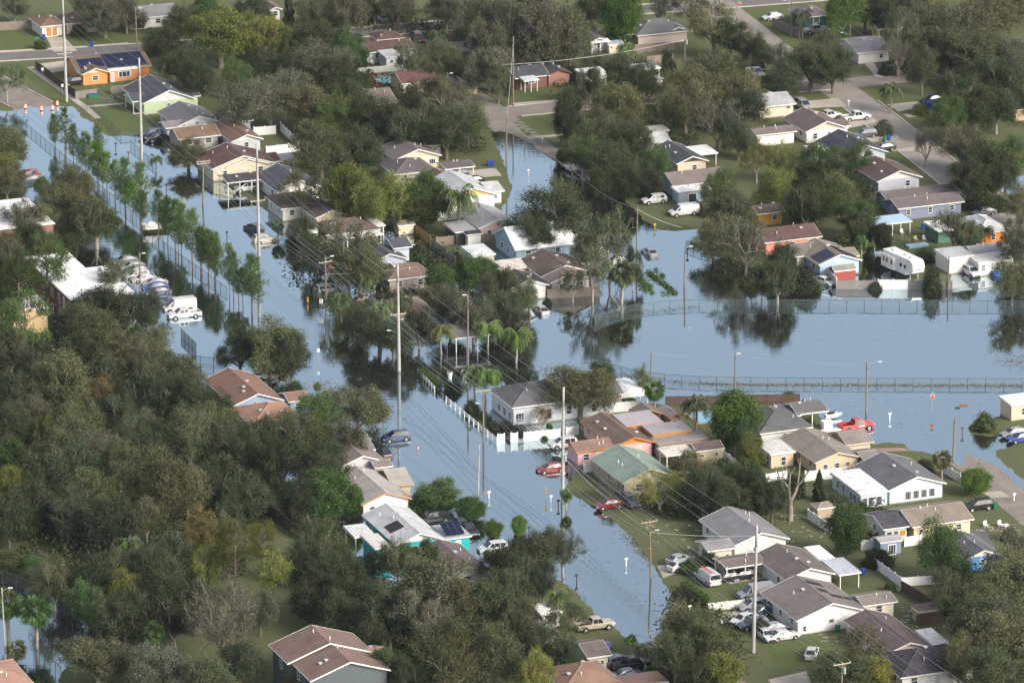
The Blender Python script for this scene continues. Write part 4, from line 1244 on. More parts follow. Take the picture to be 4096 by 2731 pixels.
def chair(t, x, y, colour, label, rz=0.0):
    o = small('garden_chair', label, 'chair', t, x, y, 0, rz); m = M('trim', colour)
    mb = MB(); mb.box((-.28, -.28, .38), (.28, .28, .44), m); mb.obj('seat', o)
    mb = MB(); mb.box((-.28, .24, .44), (.28, .3, .95), m); mb.obj('backrest', o)
    for a in (-.24, .24):
        for b in (-.24, .24):
            mb = MB(); mb.box((a - .03, b - .03, 0), (a + .03, b + .03, .38), m); mb.obj('leg', o)
    return o
def person(t, x, y, label, shirt, trousers, rz=0.0):
    o = small('person', label, 'person', t, x, y, .9, rz)
    rows = [('pelvis', (0, 0, .93), .13), ('waist', (0, 0, 1.12), .115), ('chest', (0, .01, 1.35), .15), ('neck', (0, .01, 1.5), .055), ('head0', (0, -.01, 1.6), .085), ('head1', (0, -.01, 1.71), .09),
            ('hl', (-.1, 0, .88), .1), ('kl', (-.11, -.05, .5), .07), ('al', (-.11, .03, .1), .045), ('tl', (-.11, -.13, .05), .04),
            ('hr', (.1, 0, .88), .1), ('kr', (.12, .07, .5), .07), ('ar', (.13, .16, .1), .045), ('tr', (.13, .02, .05), .04),
            ('sl', (-.19, .01, 1.42), .06), ('el', (-.25, .03, 1.15), .045), ('wl', (-.24, -.08, .93), .033), ('fl', (-.24, -.13, .84), .04),
            ('sr', (.19, .01, 1.42), .06), ('er', (.26, .04, 1.15), .045), ('wr', (.25, -.06, .93), .033), ('fr', (.25, -.11, .84), .04)]
    ix = {r[0]: i for i, r in enumerate(rows)}
    ed = [('pelvis','waist'),('waist','chest'),('chest','neck'),('neck','head0'),('head0','head1'),('pelvis','hl'),('hl','kl'),('kl','al'),('al','tl'),('pelvis','hr'),('hr','kr'),('kr','ar'),('ar','tr'),
          ('chest','sl'),('sl','el'),('el','wl'),('wl','fl'),('chest','sr'),('sr','er'),('er','wr'),('wr','fr')]
    me = bpy.data.meshes.new('body'); me.from_pydata([r[1] for r in rows], [(ix[a], ix[b]) for a, b in ed], [])
    m, tr, b, out = nt('skin_and_clothes')
    g = N(tr, 'ShaderNodeTexCoord').outputs['Object']; sx = N(tr, 'ShaderNodeSeparateXYZ'); tr.links.new(g, sx.inputs[0])
    dv = N(tr, 'ShaderNodeMath', operation='DIVIDE'); tr.links.new(sx.outputs[2], dv.inputs[0]); dv.inputs[1].default_value = 1.8
    rp = tr.nodes.new('ShaderNodeValToRGB'); rp.color_ramp.interpolation = 'CONSTANT'; e = rp.color_ramp.elements
    st = [(0, (.05, .04, .04)), (.06, trousers), (.53, shirt), (.83, (.42, .26, .18)), (.93, (.03, .02, .015))]
    while len(e) < len(st): e.new(.5)
    for el, (p_, c_) in zip(e, st): el.position = p_; el.color = (*c_, 1)
    tr.links.new(dv.outputs[0], rp.inputs[0]); tr.links.new(rp.outputs[0], b.inputs['Base Color'])
    bo = link('body', me, o); me.materials.append(m)
    sk = bo.modifiers.new('skin', 'SKIN')
    for i, r in enumerate(rows): me.skin_vertices[0].data[i].radius = (r[2], r[2])
    me.skin_vertices[0].data[0].use_root = True
    bo.modifiers.new('sub', 'SUBSURF').levels = 1
    return o

# ================================================================== the place
build_ground()
ASPH = M('asphalt', (.235, .2, .175)); ASPHD = M('asphalt', (.16, .145, .14)); CONCR = M('asphalt', (.42, .37, .31)); LAWN = M('lawn', (.085, .125, .034)); DIRT = M('lawn', (.09, .07, .045))
def px2(*pts): return [tuple(place(x, y, 0.1)[:2]) for x, y in pts]
drape('road', strip_quads(px2((-330,180),(125,420),(1000,1120),(1800,1800),(2700,2600),(3000,2850)), 8.5) , ASPH, .02, label='main street running into the flood')
drape('road', strip_quads(px2((-400,262),(0,228),(610,193),(1546,124),(2614,37),(3050,5),(3500,-30)), 7.6), ASPHD, .03, label='cross street at the top of the neighbourhood')
drape('road', strip_quads(px2((1740,290),(1960,450),(2100,560),(2400,800)), 7.4), ASPH, .03, label='street going down into the middle flood')
drape('road', strip_quads(px2((1880,465),(2060,447),(2614,395),(3100,358),(3400,335),(3720,300),(4200,265)), 7.4), ASPH, .04, label='cross street through the middle of the neighbourhood')
drape('road', strip_quads(px2((2800,-30),(2960,95),(3080,190),(3370,370),(3520,480),(3700,620),(3860,745),(4300,1070)), 8.0), M('asphalt', (.27, .24, .21)), .05, label='dry street on the right')
drape('road', strip_quads(px2((3800,1790),(3910,1862),(4020,1960),(4250,2150)), 7.4), ASPH, .03, label='street climbing out of the flood at lower right')
kerbs(px2((-330,180),(125,420),(600,800)), 8.5, 'kerbs of the main street')
kerbs(px2((-400,262),(0,228),(610,193),(1546,124),(2614,37),(3050,5),(3500,-30)), 7.6, 'kerbs of the top cross street')
kerbs(px2((2060,447),(2614,395),(3100,358),(3300,342)), 7.4, 'kerbs of the middle cross street')
kerbs(px2((3430,410),(3520,480),(3700,620),(3860,745),(4300,1070)), 8.0, 'kerbs of the dry right street')
def patch(name, t, pts, m, dz, label): return drape(name, [[at(t, x, y, .12) for x, y in pts]], m, dz, label=label)
def sidewalk(pts, w, label): return drape('pavement', strip_quads([at(t, x, y, .12) for t, x, y in pts], w), CONCR, .05, label=label)
patch('driveway', '00', [(425,348),(592,345),(710,475),(492,482)], CONCR, .06, 'concrete driveway of the boarded garage')
patch('driveway', '00', [(370,590),(600,562),(640,650),(480,672)], CONCR, .06, 'pale yard slab left of the orange house')
sidewalk([('00',270,620),('00',560,830),('00',780,985),('00',900,1090)], 1.3, 'pavement beside the barrels')
sidewalk([('00',780,985),('00',1140,955)], 1.2, 'path to the green house')
sidewalk([('00',-200,495),('00',500,458),('00',1180,400)], 1.2, 'pavement in front of the boarded garage')
sidewalk([('10',1060,240),('10',1700,195)], 1.2, 'pavement by the covered car')
sidewalk([('10',-60,232),('10',240,222)], 1.2, 'pavement at the top')
sidewalk([('20',0,960),('20',430,925)], 1.2, 'pavement before the brick house')
sidewalk([('20',150,1268),('20',470,1245)], 1.5, 'path by the canal street')
patch('driveway', '20', [(1530,0),(1700,0),(1690,55),(1560,62)], CONCR, .07, 'driveway at the top')
patch('driveway', '30', [(870,570),(960,565),(1060,720),(990,712)], CONCR, .06, 'driveway of the carport house')
patch('driveway', '30', [(1160,650),(1340,635),(1370,690),(1190,700)], CONCR, .06, 'pale slab by the street')
patch('driveway', '30', [(360,935),(640,905),(740,985),(380,1000)], CONCR, .07, 'driveway beside the cream house')
patch('driveway', '30', [(640,1100),(960,1080),(1010,1130),(740,1185)], CONCR, .07, 'driveway under the white pickup')
patch('driveway', '30', [(860,1270),(1180,1240),(1230,1280),(960,1310)], CONCR, .07, 'driveway under the dark wagon')
patch('driveway', '30', [(1130,1375),(1370,1355),(1430,1392),(1140,1396)], CONCR, .07, 'driveway beside the dark sedan')
patch('driveway', '30', [(1090,965),(1380,935),(1420,985),(1200,1030)], CONCR, .06, 'driveway across the street')
patch('driveway', '30', [(1240,1055),(1560,1020),(1600,1050),(1290,1085)], CONCR, .06, 'second driveway across the street')
patch('driveway', '11', [(1900,5),(2200,-20),(2260,50),(1960,80)], CONCR, .06, 'driveway behind the yellow gable')
patch('driveway', '32', [(940,985),(1250,975),(1330,1000),(1010,1020)], M('asphalt', (.3, .2, .17)), .05, 'brick-red driveway of the tan house')
patch('driveway', '32', [(1960,1390),(2140,1375),(2230,1430),(2060,1440)], CONCR, .05, 'driveway at the right')
patch('driveway', '33', [(1040,100),(1140,90),(1200,200),(1110,215)], M('asphalt', (.12,.12,.125)), .05, 'grey driveway by the blue-walled house')
patch('driveway', '23', [(1330,490),(1480,475),(1560,545),(1390,600)], CONCR, .05, 'driveway under the two white cars')
patch('driveway', '23', [(1820,940),(2120,900),(2260,990),(1930,1020)], CONCR, .05, 'driveway with the white cars')
patch('driveway', '23', [(1960,620),(2240,560),(2330,610),(2000,662)], CONCR, .05, 'slab under the brown carport')
patch('driveway', '33', [(0,880),(200,835),(230,905),(60,960)], CONCR, .05, 'pale concrete at the bottom')
patch('driveway', '13', [(1900,180),(2080,160),(2160,260),(1990,300)], CONCR, .06, 'driveway of the turquoise house')
patch('lawn', '00', [(0,290),(300,290),(480,445),(60,470)], LAWN, .03, 'front lawn left of the boarded garage')
patch('lawn', '00', [(610,360),(1120,330),(1180,390),(700,440)], LAWN, .03, 'front lawn of the brown-roofed house')
patch('lawn', '00', [(810,1000),(1120,975),(1440,1200),(1040,1240)], LAWN, .03, 'lawn below the green house')
patch('lawn', '00', [(190,640),(280,625),(680,970),(560,975)], LAWN, .03, 'verge beside the barrels')
patch('lawn', '00', [(650,800),(1300,740),(1380,800),(740,860)], LAWN, .03, 'lawn of the orange house')
patch('lawn', '20', [(0,1120),(380,1065),(480,1200),(130,1250)], LAWN, .03, 'corner lawn by the canal street')
patch('lawn', '20', [(2090,110),(2351,100),(2351,330),(2200,210)], LAWN, .03, 'lawn under the white sedan at top')
patch('lawn', '30', [(-100,120),(40,180),(420,560),(280,560)], LAWN, .03, 'grass strip along the board fence')
patch('lawn', '30', [(380,1000),(700,985),(790,1020),(500,1050)], LAWN, .03, 'lawn above the white pickup')
patch('lawn', '30', [(1100,1290),(1280,1280),(1360,1350),(1150,1370)], LAWN, .03, 'lawn by the bins')
patch('lawn', '30', [(1080,1400),(1430,1395),(1430,1530),(1220,1530)], LAWN, .03, 'lawn at right of the slate roof')
patch('lawn', '30', [(890,820),(1060,790),(1400,930),(1090,960)], LAWN, .03, 'corner lawn with the palm')
patch('lawn', '20', [(70,850),(480,820),(560,900),(100,930)], LAWN, .03, 'lawn before the brick house')
patch('lawn', '23', [(1560,620),(2300,640),(2150,800),(1800,840)], LAWN, .03, 'lawn inside the hedge')
patch('lawn', '33', [(0,700),(290,650),(380,760),(60,850)], LAWN, .03, 'lawn under the lone white sedan')
patch('lawn', '32', [(1000,1040),(1400,1010),(1420,1090),(1120,1120)], LAWN, .035, 'lawn behind the tan house')

# ------------------------------------------------------------------ houses
BR = (.105, .075, .062); BRO = (.155, .095, .065); SL = (.055, .06, .072); GY = (.17, .17, .175); LG = (.4, .41, .41); TN = (.2, .165, .135); MR = (.085, .045, .043); DK = (.04, .036, .04); GB = (.13, .105, .095)
WW = (.68, .67, .64); CR = (.62, .54, .4); MW = (.78, .78, .76); LB = (.4, .52, .62); BG = (.5, .4, .29)
def o(**k): return k
house('brown-roofed white house with two plywood-boarded garage doors', 'house', 'boarded garage house', [
 ('00',372,247,5.2,8,'H',WW,BRO,o(front=[('x',.33,1.25,2.1,.15),('x',.62,1.15,2.1,.15)],left=[])),
 ('00',598,222,8,7,'H',CR,BR,o())])
house('white house with a long grey roof behind the bare oaks', 'house', 'long grey-roofed house', [('00',1180,178,11,8,'B',WW,GY,o(front=[('g',.2,2.6,2.1,.15),('w',.6,1.2,1.1,1)]))])
house('orange house with a dark solar array and rusty white porch roof', 'house', 'orange solar house', [
 ('00',716,668,15.4,11,'B',(.66,.27,.11),BR,o(pitch=.33,trim=(.6,.45,.3),front=[],left=[('w',.3,1,1,1.1),('w',.7,1,1,1.1)],solar=[('F',1.0,1.2,5,2),('F',6.4,.6,8,3)])),
 ('00',750,688,5.9,5,'A',(.72,.3,.11),BR,o(gable=(.7,.6,.4),trim=(.7,.6,.45),front=[('w',.5,1.3,1.0,1.05)],left=[])),
 ('00',1000,652,6,4.4,'F',(.72,.3,.11),MW,o(rk='stained',front=[('d',.1,.85,2,.1),('b',.55,2.7,1.25,.95)],left=[]))])
house('pale green house with a dark slate gable roof and white front gable', 'house', 'pale green house', [
 ('00',1310,955,11,13,'A',(.45,.55,.36),SL,o(gable=WW,pitch=.4,front=[('w',.5,.8,.8,1.3)],left=[])),
 ('00',1215,935,3.2,5.5,'B',WW,SL,o(open=1,posts=3,pitch=.3)),
 ('00',1690,893,3.4,4,'B',(.45,.55,.36),SL,o(front=[],left=[]))])
house('white house with a weathered grey roof below the green house', 'house', 'weathered grey roof house', [
 ('00',1625,1165,9.2,12,'A',(.5,.53,.56),(.15,.14,.15),o(gable=WW,front=[('w',.45,.8,.6,2.4),('w',.3,.9,.9,1.2)])),
 ('00',1522,1178,4,4.5,'B',(.5,.53,.56),(.17,.16,.17),o(pitch=.3,front=[('g',.3,1.3,1.9,.1)],left=[])),
 ('00',2010,1135,7,6,'B',(.4,.43,.47),(.06,.06,.065),o())])
house('low house with a rust-brown hip roof and white front gable', 'house', 'rust-brown roof house', [
 ('00',1640,1280,8.5,7,'B',(.3,.28,.27),BRO,o(left=[])),
 ('00',2125,1305,6.4,13,'A',(.5,.52,.53),BRO,o(gable=WW))])
house('cream house with a dark red roof and two stacked gables', 'house', 'dark red gabled house', [
 ('00',1945,1556,12.5,10,'A',CR,(.095,.047,.043),o(gable=CR,pitch=.32,front=[('w',.2,.9,1,1),('d',.5,.9,2,.1),('w',.8,1.2,1.1,1)])),
 ('00',2080,1540,8.6,4,'A',CR,(.09,.047,.042),o(gable=WW,pitch=.3)),
 ('10',20,1500,4.6,6,'B',CR,(.1,.05,.045),o(pitch=.3)),
 ('10',235,1465,2.8,3,'F',CR,(.4,.38,.37),o(open=1))])
house('white house with a charcoal roof and an open carport over the water', 'house', 'charcoal carport house', [
 ('01',2085,112,7.5,5.5,'B',WW,DK,o(open=1,posts=4,pitch=.25)),
 ('11',183,188,9,12,'A',WW,SL,o(pitch=.38,front=[('w',.3,1.2,1.1,1)]))])
house('brown-roofed cream house half hidden by oaks with a white patio roof', 'house', 'brown-roofed cream house', [
 ('11',640,590,10.5,8,'H',(.42,.4,.38),BR,o(pitch=.36)),
 ('11',232,352,8,9,'H',(.6,.56,.5),BR,o()),
 ('11',545,438,6.5,9,'A',CR,BR,o(gable=(.62,.55,.38),front=[])),
 ('11',1075,512,2.4,5.5,'F',WW,MW,o(open=1,posts=2)),
 ('11',830,618,7,2.5,'F',WW,(.6,.58,.54),o(open=1,posts=4)),
 ('11',500,568,1.6,1.6,'F',WW,WW,o(open=1,posts=2))])
house('small tan shed with a gabled shingle roof beside a board fence', 'shed', 'tan garden shed', [('11',1305,506,3.3,2.8,'B',CR,TN,o(ez=2.0,ov=.2,front=[],left=[('d',.5,.9,1.7,.1)],novent=1))], name='garden_shed')
house('house with a pale grey roof and a yellow front gable', 'house', 'yellow gable house', [
 ('11',1790,262,9.2,13,'A',(.62,.6,.55),LG,o(gable=(.72,.52,.2),pitch=.36,front=[('w',.55,.7,.7,2.2)])),
 ('11',2135,198,3.2,7,'B',(.6,.58,.55),LG,o(pitch=.25)),
 ('11',1640,92,4.2,6,'A',WW,BR,o(gable=WW))])
house('house with a grey shingle roof and a pale pink gable', 'house', 'pink gable house', [
 ('11',2048,532,7.8,12,'A',(.68,.52,.46),(.3,.3,.3),o(gable=(.7,.55,.48),front=[('w',.25,.8,1,1),('w',.75,.9,1,1),('w',.5,.7,.5,2.7)])),
 ('11',1830,566,4.2,6,'F',(.08,.08,.09),(.38,.37,.37),o(left=[],front=[])),
 ('11',1940,590,3,1.7,'F',WW,DK,o(front=[],left=[]))])
house('white outbuilding with a corrugated metal roof in the back yard', 'outbuilding', 'white metal outbuilding', [('11',1996,787,4.3,6.2,'F',(.55,.56,.52),MW,o(ribs=1,ez=2.7,front=[],left=[('w',.45,.5,.5,1.5)]))], name='outbuilding')
house('light blue house with a bright white roof behind the big oak', 'house', 'blue house with white roof', [
 ('21',30,730,12,11,'B',(.3,.42,.52),MW,o(pitch=.5,front=[('w',.2,1.2,1.3,.9),('b',.72,1.25,1.3,.9)],left=[('w',.1,1.1,1.2,.9),('w',.38,1.1,1.2,.9),('w',.68,1.1,1.2,.9)]))])
house('blue-grey house with a two-step slate roof by the flooded yard', 'house', 'two-step slate roof house', [
 ('11',1060,845,7,8,'A',(.42,.48,.56),SL,o()),
 ('11',1262,713,3.6,6,'B',(.42,.48,.56),SL,o(ez=3.6,pitch=.3,front=[],left=[]))])
house('house with a low reddish-brown hip roof under the slate house', 'house', 'reddish hip roof house', [('11',1215,1005,8.5,8,'H',(.4,.35,.3),(.15,.1,.08),o())])
house('house with a wide tan-brown hip roof among trees and a flat wing', 'house', 'tan-brown hip roof house', [
 ('11',1320,1362,7.5,11,'H',(.5,.5,.5),(.17,.125,.1),o()),
 ('11',1720,1252,5.6,5,'F',(.3,.3,.3),(.2,.17,.15),o(front=[],left=[])),
 ('11',1830,1540,6.4,5,'F',(.4,.38,.35),(.3,.27,.25),o(open=1,posts=4))])
house('brown-roofed house with a tan front gable behind the board fence', 'house', 'tan gable house in water', [
 ('21',355,1030,7.8,5,'A',(.5,.46,.42),(.27,.2,.165),o(gable=(.6,.46,.3),front=[('w',.3,1.6,1.6,.6),('w',.75,1.6,1.6,.6)],left=[])),
 ('21',265,975,9.5,11,'A',(.5,.44,.38),BR,o(front=[],pitch=.34)),
 ('21',600,855,5,5,'B',(.4,.36,.32),BR,o()),
 ('11',2232,912,7,5,'F',CR,(.66,.6,.54),o(rk='stained')),
 ('21',-30,1090,7.6,7,'A',WW,DK,o(ez=2.5,front=[('d',.7,.9,1.9,.1)]))])
house('small white house with a pale grey roof between the oaks', 'house', 'pale-roofed small house', [
 ('20',1212,1318,5.6,5.5,'B',WW,(.42,.43,.41),o()), ('20',1290,1212,3.6,3.5,'F',WW,(.5,.48,.44),o(open=1))])
house('cream house with a slate roof and a white carport slab', 'house', 'slate house with white carport', [
 ('20',1512,1508,6.6,12,'A',CR,SL,o(gable=(.08,.07,.07),front=[('w',.6,1,1,1)])),
 ('20',1692,1425,4.5,5.5,'F',WW,MW,o(open=1,posts=2))])
house('light blue house with a long brown roof and white lean-to roof', 'house', 'light blue house', [
 ('21',1490,150,11,9,'B',LB,(.16,.13,.115),o(front=[('w',.75,1.1,1.1,1)],left=[('w',.2,.8,1,1),('w',.5,.8,1,1),('w',.8,.8,1,1)],pitch=.34)),
 ('21',1525,197,6.6,3.4,'F',LB,MW,o(rk='stained',front=[('d',.15,.9,2,.1),('g',.45,1.8,2,.1)],left=[]))])
house('ochre yellow outbuilding behind the trees', 'outbuilding', 'ochre outbuilding', [('21',2255,400,5.5,5,'B',(.62,.33,.06),BR,o(front=[('w',.7,1,1,1)]))], name='outbuilding')
house('salmon pink house with a dark red roof', 'house', 'salmon pink house', [('31',-30,662,11.3,8,'B',(.75,.3,.22),(.095,.05,.045),o(front=[('w',.5,1,1.2,.9),('w',.82,.9,1,1)],pitch=.35))])
house('blue-grey house with panels on both slopes of a tan roof', 'house', 'tan-roofed solar house', [
 ('31',468,866,8.4,11,'A',(.42,.52,.62),TN,o(pitch=.36,front=[('w',.3,1,1.1,1),('w',.72,1,.9,1.1)],solar=[('L',.5,.6,4,2),('R',.5,.5,6,2)])),
 ('31',700,795,3,5,'B',(.7,.48,.15),TN,o(front=[],left=[])),
 ('31',255,790,5,7,'B',(.45,.42,.38),(.15,.13,.115),o())])
house('lavender grey house with a dark brown gable roof', 'house', 'lavender grey house', [('31',1005,102,9.2,11,'A',(.46,.46,.53),(.1,.065,.06),o(gable=WW,front=[('w',.72,1,1.2,1)],left=[('w',.5,1,.9,1.2)]))])
house('long dark blue-grey house with a low charcoal-brown roof', 'house', 'long dark blue house', [
 ('31',1195,350,13.4,6.5,'B',(.2,.23,.32),(.12,.1,.1),o(pitch=.3,front=[('w',.15,.9,1.1,1),('w',.5,.9,1.1,1),('w',.85,1,1.1,1)])),
 ('31',1095,272,14.6,6,'B',(.2,.23,.32),(.11,.095,.09),o(pitch=.28))])
house('open shelter with a pale blue sheet-metal roof', 'shelter', 'pale blue shelter', [('31',975,503,7.6,4.5,'F',(.2,.2,.2),(.42,.55,.68),o(open=1,posts=3)),], name='garden_shelter', solo=1)
house('orange house with a pale corrugated hip roof', 'house', 'orange house with hip roof', [
 ('31',1930,578,6.6,10,'H',(.8,.26,.03),(.45,.45,.45),o(rk='metal',pitch=.42,front=[('w',.5,.9,1.2,.9)])),
 ('31',1560,556,3,6,'F',(.1,.2,.15),MW,o(front=[],left=[]))])
house('white garage with a ribbed roof and a cream annexe beside it', 'garage', 'ribbed white garage', [
 ('31',1650,805,5.2,5.5,'F',(.62,.6,.56),(.6,.59,.58),o(ribs=1,ez=3.1,front=[],left=[])),
 ('31',1892,778,8.5,6,'B',(.5,.48,.46),(.24,.24,.25),o(pitch=.28,front=[])),
 ('31',1932,848,6.5,4.5,'F',WW,(.62,.6,.55),o(front=[('w',.15,.9,1.2,.9),('w',.55,1,1,1)],left=[]))], name='garage')
house('small grey-green shed with a red base behind the board fence', 'shed', 'grey-green shed', [('31',610,925,4.3,2.6,'B',(.3,.07,.06),(.2,.21,.18),o(ez=2.2,pitch=.5,ov=.12,front=[],left=[],novent=1))], name='garden_shed')
house('house with a slate roof and a brick gable wall', 'house', 'brick gable house', [
 ('20',325,692,5.3,8,'A',(.36,.19,.14),SL,o(gable=(.36,.19,.14),front=[],left=[],trim=(.12,.05,.05))),
 ('20',30,722,7.4,8,'B',(.2,.1,.09),SL,o(pitch=.32)), ('20',112,746,3.2,2.8,'F',WW,(.6,.62,.64),o(open=1))])
house('low house with a long plum-brown roof and a white awning', 'house', 'plum-brown roof house', [('20',715,392,4.3,13,'A',(.3,.3,.33),(.13,.105,.105),o()), ('20',728,395,4.2,1.6,'F',WW,MW,o(open=1))])
house('beige house with a dark grey hip roof and an open corner porch', 'house', 'beige house with corner porch', [
 ('20',1150,330,11.6,9.5,'H',(.58,.48,.42),(.115,.115,.125),o(pitch=.38,front=[],left=[])),
 ('20',1210,305,5.4,3.5,'F',(.6,.5,.43),(.36,.37,.37),o(front=[('b',.5,2.7,.8,1.1)],left=[])),
 ('20',1032,322,4.1,4,'F',WW,(.15,.15,.155),o(open=1,posts=2)),
 ('20',1445,292,4.2,7,'A',(.55,.48,.42),(.12,.12,.13),o(front=[('w',.6,1,1.1,1)]))])
house('small cream shed with a pale blue roof by the fence', 'shed', 'small cream shed', [('20',888,417,3.7,2.6,'F',CR,(.42,.46,.5),o(ez=2.0,ov=.12,front=[],left=[('d',.5,.9,1.6,.1)]))], name='garden_shed')
house('white carport slab on a post beside an oak', 'carport', 'white carport slab', [('20',1130,648,5.6,4,'F',WW,MW,o(open=1,posts=3)), ('20',660,700,5.4,5,'F',WW,MW,o())], name='carport')
house('brown-roofed house at the top edge beside bare oaks', 'house', 'top-edge brown house', [('10',-150,118,6.6,8,'H',CR,(.12,.08,.085),o()), ('10',125,95,2.8,6,'A',WW,(.12,.08,.085),o(gable=CR))])
house('house with long maroon roofs and a small grey-roofed annexe', 'house', 'long maroon roof house', [
 ('10',1010,487,10.6,7,'B',(.52,.55,.58),MR,o(pitch=.36,left=[])),
 ('10',1190,527,3.4,5,'F',(.56,.6,.63),(.5,.48,.48),o(front=[('w',.4,.8,.7,1.2),('x',.6,.6,.4,.1)],left=[])),
 ('10',1110,372,6,5.5,'H',(.5,.3,.25),MR,o())])
house('white-walled house with a flat maroon roof strip at the top', 'house', 'maroon strip house', [('10',1772,392,7.4,7,'B',WW,(.12,.055,.06),o())])
house('cream house with a maroon roof beside the swimming pool', 'house', 'pool house', [('10',1342,772,7.6,8,'B',(.68,.58,.42),(.1,.045,.045),o(pitch=.34,front=[('b',.22,2.4,1.7,.4),('d',.62,.9,2,.1),('w',.8,.7,1.5,.6)],left=[('w',.3,1,1.1,1)]))])
house('brown-roofed house with a yellow-orange gable among oaks', 'house', 'yellow-orange gable house', [('10',1010,965,6.5,9,'B',(.7,.42,.15),GB,o(pitch=.4)), ('10',880,985,6,8,'H',(.5,.4,.3),GB,o())])
house('cream house with a white-edged gable near the canal', 'house', 'cream canal house', [
 ('10',1275,1470,9.4,9,'A',CR,(.14,.12,.12),o(pitch=.34,gable=CR,front=[('w',.35,1,1,1),('b',.85,1.4,1.1,.9)])), ('10',1560,1340,3.6,6,'B',CR,GB,o(ez=2.9))])
house('house with a dark brown hip roof and an open two-car carport', 'house', 'dark hip roof house', [
 ('10',1270,1605,8.6,9,'H',(.4,.36,.33),(.085,.075,.078),o(pitch=.36)), ('10',1738,1556,6,5,'B',WW,(.09,.078,.08),o(open=1,posts=3,pitch=.2))])
house('small brown-roofed house with white posts left of the brick house', 'house', 'white-post brown house', [('10',1945,768,2.6,6,'A',CR,BR,o())])
house('teal-walled house with a brown hip roof at the top right', 'house', 'teal-walled house', [('30',330,162,6,8,'H',(.02,.12,.12),(.15,.125,.13),o())])
house('white house with a patchy grey roof and an open carport', 'house', 'patchy grey roof house', [
 ('30',822,492,7.6,12,'B',WW,(.19,.175,.19),o(pitch=.24,front=[('w',.75,.9,.9,1)])), ('30',660,408,3.4,3,'F',WW,MW,o(open=1,posts=2)), ('30',1005,272,2.3,4,'B',(.7,.55,.3),(.07,.05,.07),o())])
house('cream house with a wide pale shingle roof', 'house', 'pale wide roof house', [('20',2110,1005,11.6,9.5,'B',(.65,.56,.45),(.33,.33,.33),o(pitch=.26,front=[('w',.4,1,.5,1.6),('w',.9,1,.5,1.6)]))])
house('white house with a brown gable roof near the white pickup', 'house', 'brown gable white house', [
 ('30',345,1215,9,11,'A',WW,(.125,.095,.09),o(pitch=.38,gable=(.6,.52,.42),front=[('w',.22,1,1.2,.9),('w',.58,.6,1.1,1),('w',.78,.5,.8,1.1)])),
 ('30',575,1172,4.2,5,'B',WW,(.125,.095,.09),o(pitch=.3,front=[],left=[]))])
house('pale blue-grey house with a black roof and one flat solar patch', 'house', 'black roof house with solar patch', [
 ('30',680,1440,9.6,12,'A',(.5,.55,.58),(.042,.045,.058),o(pitch=.38,solar=[('L',.9,5.2,4,1)],front=[])), ('30',425,1410,3,5,'F',WW,MW,o())])
house('white-walled outbuilding with a low brown roof', 'outbuilding', 'white-walled outbuilding', [('20',2245,1245,8.5,5,'B',(.78,.74,.7),(.15,.12,.115),o(front=[],left=[],pitch=.2))], name='outbuilding')
house('tan house at the right edge under heavy oaks', 'house', 'right-edge tan house', [('30',2265,1012,6,7,'H',(.5,.36,.25),(.11,.095,.1),o())])
# apartments
house('two-storey brick apartment block with a bright white roof', 'apartment block', 'white-roofed apartments', [
 ('01',650,1187,11.5,16.5,'F',(.16,.07,.06),(.83,.82,.8),o(ez=6.2,front=[('w',.2,1.1,1.2,1),('w',.7,1.1,1.2,1),('w',.2,1.1,1.2,3.9),('w',.7,1.1,1.2,3.9)],
   left=[('w',.1,1.3,1.9,.4),('d',.28,1,2,.1),('w',.45,1.3,1.9,.4),('w',.7,1.3,1.9,.4),('w',.1,1.3,1.7,3.5),('d',.28,1,2,3.4),('w',.45,1.3,1.7,3.5),('w',.7,1.3,1.7,3.5)])),
 ('01',430,985,8,13,'F',(.2,.09,.08),(.8,.79,.77),o(ez=6.2,front=[],left=[]))], name='apartment_block')
house('low white-roofed apartment wing behind round pines', 'apartment block', 'white apartment wing', [('01',110,1290,6.6,8.5,'F',(.55,.4,.22),(.7,.68,.64),o(ez=4.6,front=[],left=[]))], name='apartment_block')
house('white-roofed apartment block behind the thin-leaved oak at left', 'apartment block', 'left-edge apartments', [('01',-40,540,11,17,'F',(.3,.15,.12),(.82,.81,.8),o(ez=5.5,front=[],left=[]))], name='apartment_block')
house('blue house with a chestnut-brown roof above the wood', 'house', 'blue house with chestnut roof', [
 ('02',2140,592,8.8,15,'A',(.3,.38,.52),(.19,.105,.075),o(pitch=.36,front=[('w',.45,.5,.6,2.2)])),
 ('12',300,552,3.8,5,'B',(.3,.38,.52),(.21,.12,.085),o(pitch=.3)), ('02',2212,652,2,2.2,'F',WW,(.6,.63,.66),o(open=1,posts=2))])
house('house with a light orange-brown hip roof in the wood', 'house', 'orange-brown hip roof', [('12',-40,775,9,10,'H',(.3,.36,.48),(.33,.19,.125),o(pitch=.4))])
house('pale grey-walled house with a mottled brown roof by two dark cars', 'house', 'mottled brown roof house', [
 ('12',765,1155,8,9,'A',(.5,.5,.5),(.19,.16,.145),o(front=[('b',.78,.9,1,1)])), ('12',1095,1160,3,4,'B',(.55,.55,.54),(.19,.16,.145),o(pitch=.25,front=[])), ('12',1010,1000,1.6,8,'B',WW,(.17,.15,.14),o(front=[]))])
house('white-walled house with a pale grey-brown gable roof and orange trim', 'house', 'white house with orange trim', [
 ('12',970,1500,8.3,14,'A',WW,(.34,.31,.29),o(trim=(.5,.28,.15),pitch=.36,front=[('w',.2,.9,1,1),('w',.45,.8,1,1)])),
 ('12',1255,1330,3.6,8,'B',(.55,.45,.34),(.3,.28,.25),o(ez=2.3,trim=(.5,.33,.2),front=[],left=[]))])
